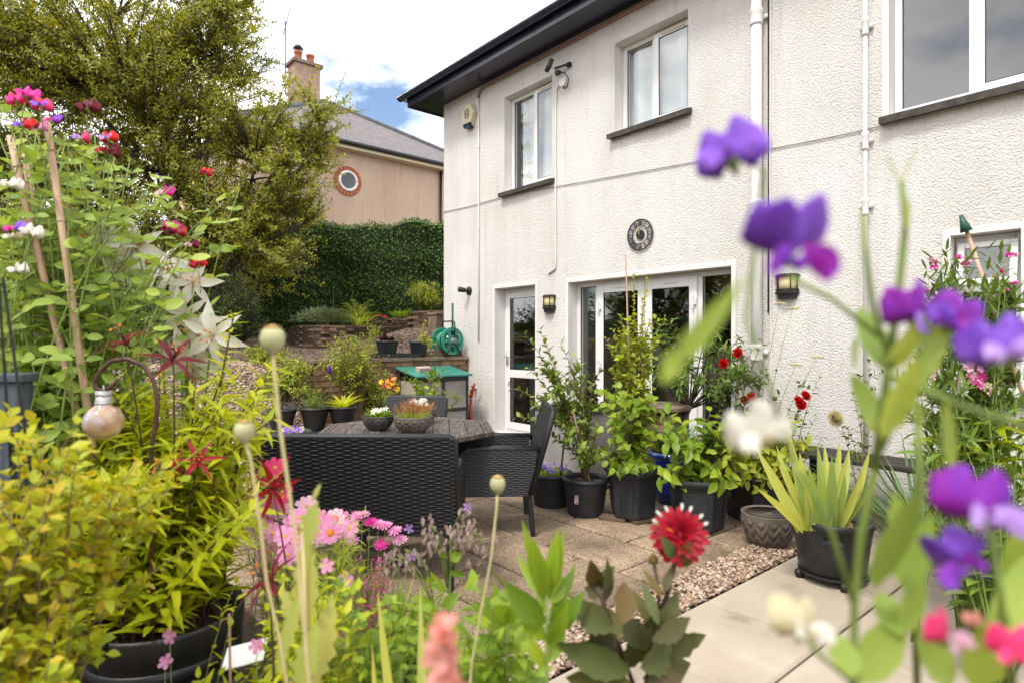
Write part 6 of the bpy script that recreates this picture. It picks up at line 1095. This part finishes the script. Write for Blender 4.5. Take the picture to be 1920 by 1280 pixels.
sm.obj('stem', 'stem_green', t, True, world=True); leaves(t, fr, ('pea', 'round', 'ovate2'), 'pea_leaf', 300)
for x, y, s, st_, wg, d in ((47, 180, 30, 'p_magenta', 'p_magenta', 1.5), (30, 190, 28, 'p_hot', 'p_magenta', 1.5), (76, 200, 30, 'p_hot', 'p_purple', 1.5), (95, 228, 22, 'p_violet', 'p_magenta', 1.5), (40, 238, 28, 'p_red', 'p_purple', 1.5), (72, 243, 26, 'p_pink', 'p_maroon', 1.5), (162, 204, 32, 'p_maroon', 'p_maroon', 1.55), (150, 262, 26, 'p_hot', 'p_lilac', 1.55), (201, 261, 26, 'p_red', 'p_lilac', 1.55), (196, 285, 30, 'p_maroon', 'p_crimson', 1.55), (208, 290, 24, 'p_maroon', 'p_maroon', 1.55), (384, 326, 20, 'p_red', 'p_maroon', 2.0), (305, 365, 26, 'p_magenta', 'p_palepink', 2.0), (312, 432, 30, 'p_magenta', 'p_maroon', 2.0), (330, 440, 26, 'p_crimson', 'p_maroon', 2.0), (357, 462, 20, 'p_maroon', 'p_palepink', 2.0), (372, 498, 26, 'p_red', 'p_crimson', 2.0), (18, 350, 28, 'p_white', 'p_white', 1.4), (55, 440, 32, 'p_white', 'p_white', 1.4), (22, 446, 26, 'p_cream', 'p_white', 1.4), (24, 432, 28, 'p_purple', 'p_magenta', 1.4), (32, 510, 28, 'p_white', 'p_white', 1.4), (115, 390, 18, 'p_hot', 'p_magenta', 2.0), (90, 672, 20, 'p_violet', 'p_purple', 1.7), (240, 1100, 1, 'p_white', 'p_white', 1.6)):
    if s > 1:
        d += .3; c = P(x, y, d); sweetpea(t, c, TOC + RT * rnd(-.6, .6) + UP * .1, s * 1.15 / F * d, st_, wg, 'stem_green', rnd(-.3, .3)); MB().tube(curve(c - UP * .02, c - UP * rnd(.09, .16) + RT * rnd(-.03, .03), n=5, wob=.06), .0016, 4).obj('flower_stalk', 'stem_green', t, True, world=True)
# solar lantern on a rusty crook
ck2 = thing('shepherd_crook', 'rusty iron crook curling over the lime foliage', 'plant hook', Vector((*P(286, 640, 1.70).xy, SO.z))); pts = [Vector((*P(286, 640, 1.70).xy, SO.z)), P(284, 900, 1.70), P(284, 840, 1.70), P(291, 800, 1.70), P(296, 760, 1.70), P(289, 715, 1.70), P(270, 685, 1.70), P(240, 672, 1.70), P(210, 676, 1.70), P(188, 695, 1.70), P(177, 715, 1.70), P(180, 728, 1.70), P(196, 733, 1.70), P(212, 722, 1.70), P(219, 709, 1.70)]
MB().tube(pts, .006, 8).obj('hook', 'rusty_iron', ck2, True, world=True)
ln_ = thing('hanging_lantern', 'round copper tinted glass lantern with a ribbed metal cap', 'lantern', P(194, 790, 1.69)); c = Vector(); r = 34 / F * 1.69
MB().lathe([(.0001, -r), (r * .4, -r * .92), (r * .75, -r * .68), (r * .96, -r * .3), (r, 0), (r * .95, r * .32), (r * .72, r * .7), (r * .42, r * .9), (r * .40, r * 1.0)], 28).obj('globe', 'lantern_glass', ln_, True); MB().lathe([(r * .42, r * .98), (r * .44, r * 1.05), (r * .38, r * 1.08), (r * .42, r * 1.18), (r * .37, r * 1.22), (r * .41, r * 1.70), (r * .37, r * 1.36), (r * .41, r * 1.46), (r * .38, r * 1.70), (.0001, r * 1.68)], 20).obj('cap', 'galvanised', ln_, True); MB().tube([(-r * .15, 0, r * 1.70), (-r * .12, 0, r * 1.9), (0, 0, r * 2.0), (r * .12, 0, r * 1.9), (r * .15, 0, r * 1.70)], .0018, 6).obj('loop', 'galvanised', ln_, True)
# grey timber frame at the left edge and its slats
gf = thing('timber_planter', 'slate grey painted timber planter beside the golden bush', 'planter', Vector((*P(30, 640, 1.75).xy, .03)), YAW)
MB().box(-.028, .028, -.03, .03, 0, P(20, 715, 1.75).z - .03).box(-.045, .045, -.04, .04, P(20, 715, 1.75).z - .03, P(20, 712, 1.75).z - .01).obj('post', 'timber_grey', gf, bevel=.004)
for i in range(5): MB().box(-.70, -.036, -.012, .012, .08 + i * .16, .22 + i * .16).obj('board', 'timber_grey', gf, bevel=.003)
for i in range(4): MB().box(.05 + i * .055, .09 + i * .055, -.06, -.04, 0, .34 - .02 * i).obj('slat', 'timber_grey', gf, bevel=.003)
wf = thing('wire_obelisk', 'thin black wire plant support at the left edge', 'plant support', Vector((*P(60, 640, 1.2).xy, .03)))
for (x0_, y0_), (x1_, y1_) in (((45, 1240), (-8, 450)), ((75, 1000), (5, 520)), ((60, 1280), (20, 780))): MB().tube([P(x0_, y0_, 1.2), P(x1_, y1_, 1.2)], .003, 6).obj('wire', 'iron', wf, world=True)
# golden bush filling the lower left corner
GB = Vector((*P(-30, 640, 1.15).xy, .03)); t = plant('golden_jasmine', 'golden leaved bush with arching stems in the left corner of the bed', GB, 'shrub'); fr = []
tips = px_tips(100, -170, 150, 790, 1290, .95, 1.35)
bush(t, GB, tips, 19, .036, .64, ('ovate', 'small', 'ovate2'), 'gold_leaf', 'stem_brown', .0032, t0=.3, subs=3, sub_len=.1, lift=.75, spread=.10, sep=240)
bush(t, GB, px_tips(34, 110, 350, 830, 1040, 1.2, 1.45) + tipspx([(60, 790, 1.3), (20, 770, 1.2)], .05), 17, .036, .64, ('ovate', 'ovate2'), 'gold_leaf', 'stem_brown', .0028, t0=.55, lift=.9, spread=.05, subs=2, sub_len=.07, sep=60)
for a_, b_3 in (((20, 1240), (620, 800)), ((130, 1000), (600, 640))): pts = [P(a_[0] + (b_3[0] - a_[0]) * q, a_[1] + (b_3[1] - a_[1]) * q + 30 * math.sin(3 * q), 1.25 + .3 * q) for q in [i / 7 for i in range(7)]]; MB().tube(pts, [.003 - .0003 * i for i in range(7)], 5).obj('shoot', 'yellow_green', t, True, world=True); leaves(t, phyllo(pts, 26, .05, .8, .026, .02, .5, .9, .2, .4), 'ovate', 'gold_leaf', 20)
# cosmos, daisies, heath, pinks
CB = Vector((*P(560, 640, 2.0).xy, .03)); t = plant('cosmos', 'pink cosmos flowers massed in front of the wide wicker seat', CB, 'flowers'); cz = [(470, 960), (482, 945), (505, 948), (520, 935), (525, 955), (512, 998), (548, 985), (560, 970), (580, 985), (596, 970), (612, 985), (600, 1000), (628, 972, 1), (640, 975), (545, 1012, 1), (535, 1005), (565, 1010), (510, 1020), (505, 1035), (540, 1040), (575, 948), (655, 990), (640, 990), (620, 998, 1), (480, 985), (460, 980), (500, 970), (455, 970)]
for k, q in enumerate(cz): c = P(q[0], q[1], rnd(1.75, 2.05)); stemline(t, CB + Vector((rnd(-.15, .15), rnd(-.15, .15), 0)), c, .002, 'stem_green', wob=.03, n=5); disc_flower(t, c, TOC + UP * rnd(.2, 1) + RT * rnd(-.5, .5), rnd(.027, .034), 8 if len(q) < 3 else 10, .62, 'p_pink' if k % 4 else 'p_palepink', 'p_yellow' if len(q) < 3 else 'p_orange', sep=True, cr=.18 if len(q) < 3 else .4)
for x, y in ((516, 876), (497, 893), (527, 924)): c = P(x, y, 1.95); stemline(t, CB, c, .002, 'stem_green', n=5); disc_flower(t, c, TOC + UP * .4 + vr(.3), .033, 8, .6, 'p_hot', 'p_yellow', sep=True)
bush(t, CB, px_tips(50, 450, 690, 960, 1120, 1.7, 2.1), 26, .05, .09, 'small', 'yellow_green', 'stem_green', .002, t0=.2, subs=2, sub_len=.08)
LB = Vector((*P(540, 640, 1.35).xy, .03)); t = plant('lime_groundcover', 'low lime green leafy mass between the black tub and the geranium mound', LB); bush(t, LB, px_tips(70, 440, 680, 1060, 1300, 1.25, 1.7), 12, .04, .42, ('ovate', 'lance2'), 'lime_leaf', 'stem_green', .002, t0=.3, subs=2, sub_len=.07, spread=.2, sep=200)
FB = Vector((*P(900, 640, 1.35).xy, .03)); t = plant('leafy_groundcover', 'bright green soft leaved plants spilling over the patio edge by the borage', FB); bush(t, FB, px_tips(46, 800, 1010, 1100, 1300, 1.15, 1.6), 8, .055, .5, ('serr', 'ovate', 'serr2'), 'fresh_leaf', 'stem_green', .002, t0=.35, subs=1, sub_len=.07, spread=.15, sep=160)
DB = Vector((*P(690, 640, 2.35).xy, .03)); t = plant('pink_daisy', 'magenta daisies over a bright green mat beside the wicker seat', DB, 'flowers')
for x, y in ((668, 968), (680, 965), (693, 978), (708, 982), (722, 985), (740, 995), (750, 1012), (715, 1020), (660, 1013)): c = P(x, y, 2.3); stemline(t, Vector((c.x, c.y, .12)), c, .0022, n=4); disc_flower(t, c, UP + TOC * .4 + vr(.2), .027, 12, .3, 'p_magenta' if x % 2 else 'p_pink', 'p_magenta', sep=False, rows=2)
clump(t, Vector((DB.x, DB.y, .03)), 420, .18, .34, .016, .55, 'fresh_leaf', 'small', .26)
HB = Vector((*P(690, 640, 1.85).xy, .03)); t = plant('pink_heath', 'mound of tiny pink flower sprays in the flower bed', HB, 'flowers'); fr = []; sm = MB()
for tpv in px_tips(60, 655, 735, 1045, 1110, 1.75, 1.95): pts = curve(HB + vr(.1) * 1, tpv, n=5, wob=.03); sm.tube(pts, .0015, 3, False); fr += phyllo(pts, 26, .5, 1, .009, .008, .7, 1, .2, .2)
sm.obj('stem', 'stem_green', t, world=True); leaves(t, fr, 'round', 'p_magenta', 0, 'petal')
GE = Vector((*P(700, 640, 1.6).xy, .03)); t = plant('geranium', 'mound of bright green cut leaves at the front of the bed', GE, 'plant'); bush(t, GE, px_tips(110, 585, 830, 1090, 1290, 1.3, 1.85), 5, .034, 1.0, 'cut', 'fresh_leaf', 'stem_green', .002, t0=.55, out=1, upw=.3, tang=.2, lift=.7, spread=.12, sep=300)
for x, y in ((620, 1180), (640, 1195), (648, 1085), (612, 1060), (545, 1290), (480, 1210), (318, 1192), (310, 1240)): c = P(x, y, 1.4); stemline(t, Vector((c.x, c.y, .2)), c, .0015, n=4); disc_flower(t, c, TOC + UP * .5 + vr(.4), .016, 5, .8, 'p_pink', 'p_palepink')
for lab, xs_ in (('broad green iris blades rising from the front of the bed', [((790, 1320), (700, 1130), 26), ((800, 1330), (785, 1120), 24), ((740, 1330), (690, 1230), 20)]),):
    t = plant('iris', lab, Vector((*P(790, 640, 1.1).xy, .03)), 'iris')
    for (x0_, y0_), (x1_, y1_), w in xs_: b = P(x1_, y1_, 1.1); a = P(x0_, y0_ + 420, 1.1); leaves(t, [(a, b - a, TOC + vr(.3), (b - a).length, w / F * 1.15)], 'blade', 'iris_leaf', 1)
# small soil pot with a white label
sp2 = round_pot('plant_pot', 'half hidden black pot of brown compost with a white label', P(440, 1300, 1.45) - UP * .26, .12, .24, 'black_plastic', .8); soilbits(sp2, .09, .185, 60); o = MB().box(-.05, .05, -.035, .035, 0, .003).obj('slate_label', 'white_label'); o.location = P(460, 1226, 1.50); o.rotation_euler = (.35, -.2, 1.0); tag(o, 'white plastic label lying tilted on the brown compost', 'label')
st_ = MB().tube([P(432, 1290, 1.45), P(430, 1150, 1.45)], .003, 6).obj('short_stick', 'cane', world=False); tag(st_, 'short pale stick standing in the brown compost', 'stick')
# poppy seed heads
def poppy(label, x, y, s, d, path):
    c = P(x, y, d); r = s / 2 / F * d; base = Vector((*P(*path[-1], d).xy, .03)); t = plant('poppy', label, base, 'seed head', 'dry poppy seed heads'); pts = [base] + [P(a, b, d) for a, b in path[::-1]] + [c - UP * r * .8]; MB().tube(pts, [r * .16] * len(pts), 8).obj('stem', 'poppy_stem', t, True, world=True)
    MB().lathe([(.0001, -r * 1.25), (r * .3, -r * 1.2), (r * .34, -r * 1.05), (r * .7, -r * .8), (r * .97, -r * .2), (r, r * .25), (r * .85, r * .75), (r * .62, r * .95), (.0001, r * .96)], 24, tuple(c - WL[t.name])).obj('seed_head', 'poppy_head', t, True)
    n = 20; MB().add([(c - WL[t.name]) + Vector((math.cos(2 * math.pi * k / n) * r * (.78 if k % 2 else .62), math.sin(2 * math.pi * k / n) * r * (.78 if k % 2 else .62), r * (1.08 if k % 2 else 1.02))) for k in range(n)] + [(c - WL[t.name]) + UP * r * 1.25] + [(c - WL[t.name]) + UP * r * .9], [(k, (k + 1) % n, n) for k in range(n)] + [((k + 1) % n, k, n + 1) for k in range(n)]).obj('crown', 'poppy_cap', t, True)
poppy('largest pale green poppy head on a tall tan stalk before the brick bed', 511, 637, 45, .78, [(514, 690), (525, 800), (545, 940), (560, 1060), (580, 1280)])
poppy('small cream poppy head on a stalk crossing the lime foliage', 458, 809, 37, .80, [(470, 860), (488, 980), (500, 1090), (525, 1200), (540, 1290)])
poppy('pale poppy head on a tan stalk in front of the wicker armchair', 933, 908, 29, 1.1, [(931, 950), (922, 1040), (905, 1130), (885, 1240), (880, 1300)])
t = plant('poppy_plant', 'pale yellow jagged poppy leaves standing before the pink cosmos', Vector((*P(580, 640, .85).xy, .03)))
stemline(t, Vector((*P(585, 640, .85).xy, .03)), P(566, 980, .85), .004, 'poppy_stem', n=5)
for a in ((578, 1190, 568, 1000, 62), (570, 1020, 592, 940, 50), (590, 1290, 620, 1120, 60), (560, 1180, 525, 1100, 32), (585, 940, 600, 905, 12)): pleaf(t, a[0], a[1], a[2], a[3], a[4], .85, 'poppy_leaf', 'thistle', tilt=.15)
pleaf(t, 520, 1260, 560, 1110, 34, .8, 'poppy_leaf', 'thistle'); pleaf(t, 560, 1300, 590, 1170, 60, .8, 'poppy_leaf', 'thistle')
# borage
BB = Vector((*P(830, 640, 1.55).xy, .03)); t = plant('borage', 'hairy borage with drooping mauve grey buds beside the wicker seat', BB, 'plant')
main = curve(BB, P(845, 1000, 1.55), n=8, wob=.01, lift=.5); MB().tube(main, [.006 - .0005 * i for i in range(8)], 6).obj('stem', 'stem_green', t, True, world=True); bd = []
for (sx, sy), heads in (((838, 1100), [(805, 985), (795, 1000), (815, 1005)]), ((842, 1030), [(868, 965), (872, 985), (862, 1000)]), ((840, 1080), [(905, 1000), (890, 1020), (915, 1010)]), ((815, 1150), [(745, 1040), (760, 1030), (775, 1035), (730, 1045)]), ((845, 1060), [(845, 990), (852, 1010)])):
    a = P(sx, sy, 1.55)
    for q in heads: b = P(q[0], q[1], 1.52 + rnd(-.04, .04)); pts = curve(a, b, n=6, wob=.05, lift=.9); MB().tube(pts, .0022, 5).obj('branch', 'stem_green', t, True, world=True); bd += [(b + vr(.03) - UP * rnd(0, .02), -UP + vr(.5), TOC + vr(.5), rnd(.015, .021), .0085) for k in range(10)]
leaves(t, bd, ('ovate', 'ovate2'), 'p_mauve', 0, 'bud'); leaves(t, [(b[0] + vr(.005), b[1], RT + vr(.5), b[3], b[4]) for b in bd], 'ovate', 'p_mauve', 0, 'bud')
for x, y in ((876, 950), (767, 990), (772, 1042)): disc_flower(t, P(x, y, 1.5), TOC + vr(.4), .012, 5, .5, 'p_lilac', 'p_purple')
for a in ((840, 1045, 815, 1025, 14), (845, 1050, 865, 1035, 20), (835, 1110, 805, 1075, 18), (842, 1070, 872, 1080, 14), (820, 1150, 790, 1120, 26), (830, 1140, 860, 1110, 24), (800, 1080, 815, 1095, 14), (828, 1180, 800, 1130, 30), (825, 1200, 870, 1170, 26)): pleaf(t, *a, 1.52, 'fresh_leaf', 'ovate')
# fresh green foreground plants
for lab, px, d, lst in (('bright green pointed leaved shoot at the front edge of the patio', 1025, .95, [(1020, 1120, 985, 1000, 26), (1025, 1120, 1000, 1010, 32), (1030, 1110, 1040, 1005, 30), (1030, 1120, 1055, 1010, 28), (1025, 1130, 960, 1035, 22), (1032, 1130, 1062, 1080, 30), (1020, 1150, 1015, 1040, 26), (1030, 1160, 1085, 1060, 26), (1020, 1170, 945, 1090, 50), (1028, 1190, 1090, 1120, 44), (1022, 1200, 975, 1130, 40), (1028, 1210, 1065, 1150, 34), (1025, 1240, 1060, 1180, 30), (1022, 1250, 990, 1200, 30)]), ('leafy green dahlia shoot without flowers beside the dark dahlia', 950, 1.25, [(950, 1200, 900, 1130, 40), (955, 1190, 985, 1130, 36), (950, 1220, 895, 1190, 50), (955, 1220, 1010, 1180, 50), (950, 1260, 885, 1245, 40), (955, 1260, 1005, 1240, 40), (950, 1170, 930, 1110, 30), (955, 1170, 965, 1115, 30), (950, 1290, 920, 1260, 40), (955, 1290, 1000, 1275, 40)])):
    b0 = Vector((*P(px, 640, d).xy, .03)); t = plant('leafy_shoot', lab, b0, 'plant'); stemline(t, b0, P(px, min(l[1] for l in lst), d), .005, 'stem_green', wob=.0, n=5)
    for l in lst: pleaf(t, *l, d, 'fresh_leaf', random.choice(['serr2', 'serr', 'ovate']), d1=d + rnd(-.06, .06), tilt=.5)
# dark leaved dahlia
DA = Vector((*P(1240, 640, 1.02).xy, .03)); t = plant('dahlia', 'dark bronze leaved dahlia with one crimson and white tipped bloom', DA, 'dahlia'); FC = P(1277, 1003, 1.02); DK = .86
MB().tube([DA, P(1205, 1330, 1.02), P(1230, 1180, 1.02), P(1255, 1100, 1.02), P(1272, 1020, 1.02)], [.007, .006, .005, .0045, .004], 8).obj('stem', 'stem_dark', t, True, world=True); MB().tube([P(1205, 1330, 1.02), P(1150, 1180, 1.0), P(1120, 1100, 1.0)], .004, 7).obj('stem', 'stem_dark', t, True, world=True); MB().tube([P(1232, 1175, 1.02), P(1236, 1110, 1.02), P(1227, 1060, 1.02)], .003, 7).obj('stem', 'stem_dark', t, True, world=True); MB().lathe([(.0001, -.008), (.008, -.004), (.009, .003), (.0001, .014)], 12, tuple(P(1225, 1050, 1.02) - WL[t.name])).obj('bud', 'dahlia_leaf', t, True)
for l in ((1120, 1100, 1108, 1050, 36), (1120, 1105, 1150, 1062, 30), (1130, 1115, 1095, 1100, 30), (1130, 1130, 1160, 1080, 26), (1150, 1180, 1065, 1130, 60), (1155, 1190, 1100, 1230, 66), (1165, 1170, 1180, 1080, 50), (1230, 1180, 1190, 1110, 26), (1235, 1170, 1205, 1090, 24), (1228, 1190, 1280, 1110, 40), (1222, 1200, 1310, 1160, 44), (1215, 1220, 1325, 1190, 60), (1200, 1250, 1260, 1190, 80), (1205, 1270, 1310, 1255, 70), (1170, 1240, 1080, 1210, 60), (1180, 1260, 1045, 1205, 64), (1190, 1290, 1060, 1270, 70), (1195, 1300, 1120, 1270, 50), (1210, 1290, 1290, 1270, 60), (1160, 1200, 1140, 1130, 36), (1240, 1120, 1212, 1065, 18), (1244, 1110, 1262, 1060, 20), (1268, 1060, 1292, 1025, 36), (1262, 1045, 1248, 1010, 26), (1215, 1215, 1160, 1150, 50), (1170, 1250, 1230, 1150, 56)): pleaf(t, *l, 1.0 + rnd(-.06, .05), 'dahlia_leaf', random.choice(['serr', 'ovate', 'serr2']), d1=1.0 + rnd(-.05, .05), tilt=.35)
ax = (TOC * .8 + UP * .45 + RT * .1).normalized(); fl_ = disc_flower(t, FC, ax, .040, 14, .34, 'p_crimson', 'p_crimson', elev=-.5, rows=1, sep=True, cr=.25, tpl='petal'); R0_ = .05
for e, n, R, mt in ((-.95, 18, .046, 'p_crimson'), (-.55, 18, .052, 'p_crimson'), (-.2, 18, .053, 'p_crimson'), (.15, 18, .050, 'p_crimson'), (.45, 16, .045, 'p_crimson'), (.75, 14, .038, 'p_crimson'), (1.05, 10, .031, 'p_crimson'), (1.35, 7, .022, 'p_crimson')): petals(fl_, FC, ax, n, R * DK, .27, mt, 'petal', e, 1, True, turn=rnd(0, 1), jit=.22)
leaves(fl_, [(FC + v_ * .042, v_ + ax * .2, ax, rnd(.011, .016), .0055) for v_ in [((UP + RT * s_) - ax * ax.dot(UP + RT * s_)).normalized() for s_ in (-1.6, -.8, -.35, .2, .5, 1.1, 2.0)]], 'petal', 'p_white', 9, 'petal'); petals(fl_, FC + ax * .002, ax, 7, .028, .14, 'p_orange', 'petal', .35, 1, True, turn=.1)
# soft pink spire close to the lens
t = plant('astilbe', 'blurred soft pink flower spire at the very front of the bed', Vector((*P(840, 640, .45).xy, .03))); stemline(t, Vector((*P(850, 640, .45).xy, .03)), P(835, 1180, .45), .003, 'stem_green', n=4); fr = []
for i in range(70): q = rnd(0, 1); c = P(835 + 22 * rnd(-1, 1) * (.4 + q), 1165 + 150 * q, .45 + rnd(-.012, .012)); fr.append((c, rdir() + UP * .3, TOC + vr(.5), .012, .009))
leaves(t, fr, 'petal', 'p_coral', 0, 'petal')
# ------------------------------------------------------------------ sweet peas right in front of the lens
SR = Vector((*P(1660, 640, .42).xy, .03)); t = plant('sweet_pea', 'blurred sweet pea with violet, white and pink blooms close to the lens', SR, 'climber')
def pstem(lst, d, r, mat='stem_green'): MB().tube([P(x, y, d) for x, y in lst], [r] * len(lst), 8).obj('stem', mat, t, True, world=True)
D = .40; MB().tube([SR, P(1585, 1420, D), P(1600, 1280, D), P(1602, 1130, D), P(1615, 1000, D), P(1640, 880, D), P(1660, 760, D), P(1662, 660, D), P(1636, 570, D), P(1622, 470, D), P(1618, 400, D)], [.003, .003, .0029, .0028, .0028, .0027, .0025, .0023, .002, .0018, .0015], 8).obj('stem', 'stem_green', t, True, world=True)
MB().tube([P(1640, 880, D), P(1672, 640, D), P(1688, 520, D), P(1698, 420, D), P(1690, 340, D)], [.0030, .0028, .0025, .0023, .002], 8).obj('stem', 'stem_green', t, True, world=True)
pstem([(1600, 1130), (1560, 1000), (1530, 930), (1490, 880)], D, .002); pstem([(1720, 1300), (1715, 1120), (1725, 900), (1720, 760)], .46, .0027); pstem([(1660, 640), (1560, 560), (1480, 520)], D, .0016); pstem([(1900, 1290), (1880, 1150), (1860, 1000)], .36, .0022); pstem([(1640, 870), (1720, 700), (1740, 610)], D, .0016); pstem([(1665, 700), (1800, 760), (1925, 800)], .37, .0024); pstem([(1490, 870), (1400, 600), (1432, 320), (1380, 280)], .36, .0013); pstem([(1600, 1280), (1540, 1230), (1515, 1200)], .38, .0016)
for l in ((1668, 700, 1612, 590, 58), (1665, 700, 1720, 580, 62), (1655, 820, 1580, 705, 74), (1655, 820, 1700, 660, 84), (1725, 720, 1770, 560, 56), (1690, 345, 1645, 300, 26), (1692, 345, 1702, 275, 24), (1620, 480, 1610, 410, 22), (1700, 430, 1690, 380, 22), (1600, 690, 1586, 640, 30), (1640, 1100, 1690, 900, 78), (1700, 1110, 1660, 920, 70), (1700, 1120, 1735, 960, 54), (1600, 1270, 1560, 1190, 66), (1610, 1280, 1680, 1150, 90), (1690, 1190, 1648, 1115, 60), (1690, 1190, 1715, 1070, 66), (1860, 1230, 1930, 1040, 90), (1830, 1290, 1870, 1120, 90), (1900, 1110, 1940, 930, 80), (1540, 940, 1500, 880, 20), (1725, 800, 1700, 740, 30), (1790, 880, 1730, 740, 54), (1780, 1290, 1720, 1180, 70)): pleaf(t, *l[:4], l[4] * .88, D + rnd(-.03, .03), 'pea_leaf', 'pea', d1=D + rnd(-.05, .05), tilt=.4)
pleaf(t, 1265, 680, 1400, 520, 46, .26, 'pea_leaf', 'lance2', d1=.25); pleaf(t, 1280, 650, 1240, 720, 40, .26, 'pea_leaf', 'ovate')
for x, y, s, fx, fz, roll, st_, wg, d in ((1372, 268, 165, -.5, .0, .25, 'p_purple', 'p_purple', .34), (1484, 450, 200, .1, -.9, .0, 'p_purple', 'p_violet', .30), (1730, 575, 130, .4, -.3, .4, 'p_violet', 'p_purple', .38), (1780, 590, 120, -.5, -.2, -.5, 'p_violet', 'p_violet', .38), (1895, 640, 150, -.3, .1, .2, 'p_purple', 'p_lilac', .33), (1850, 945, 170, .0, -.1, -.1, 'p_violet', 'p_lilac', .33), (1812, 1040, 130, -.6, -.4, .8, 'p_purple', 'p_violet', .34), (1438, 800, 140, -.2, .1, .5, 'p_white', 'p_white', .36), (1512, 1168, 125, .3, .2, -.2, 'p_cream', 'p_white', .36), (1782, 1185, 100, .5, .0, .0, 'p_hot', 'p_palepink', .36), (1908, 1215, 100, -.4, .0, .1, 'p_hot', 'p_hot', .33), (1838, 1165, 45, .2, .2, .0, 'p_coral', 'p_coral', .4)):
    sweetpea(t, P(x, y + s * .2, d), TOC + RT * fx + UP * fz, s * .82 / F * d, st_, wg, 'stem_green', roll, keel='p_cream' if st_ in ('p_white', 'p_cream') else None)
t = plant('seedling', 'pale young weed seedling growing on the pale paving edge', G(1690, 1060), 'plant') if False else None
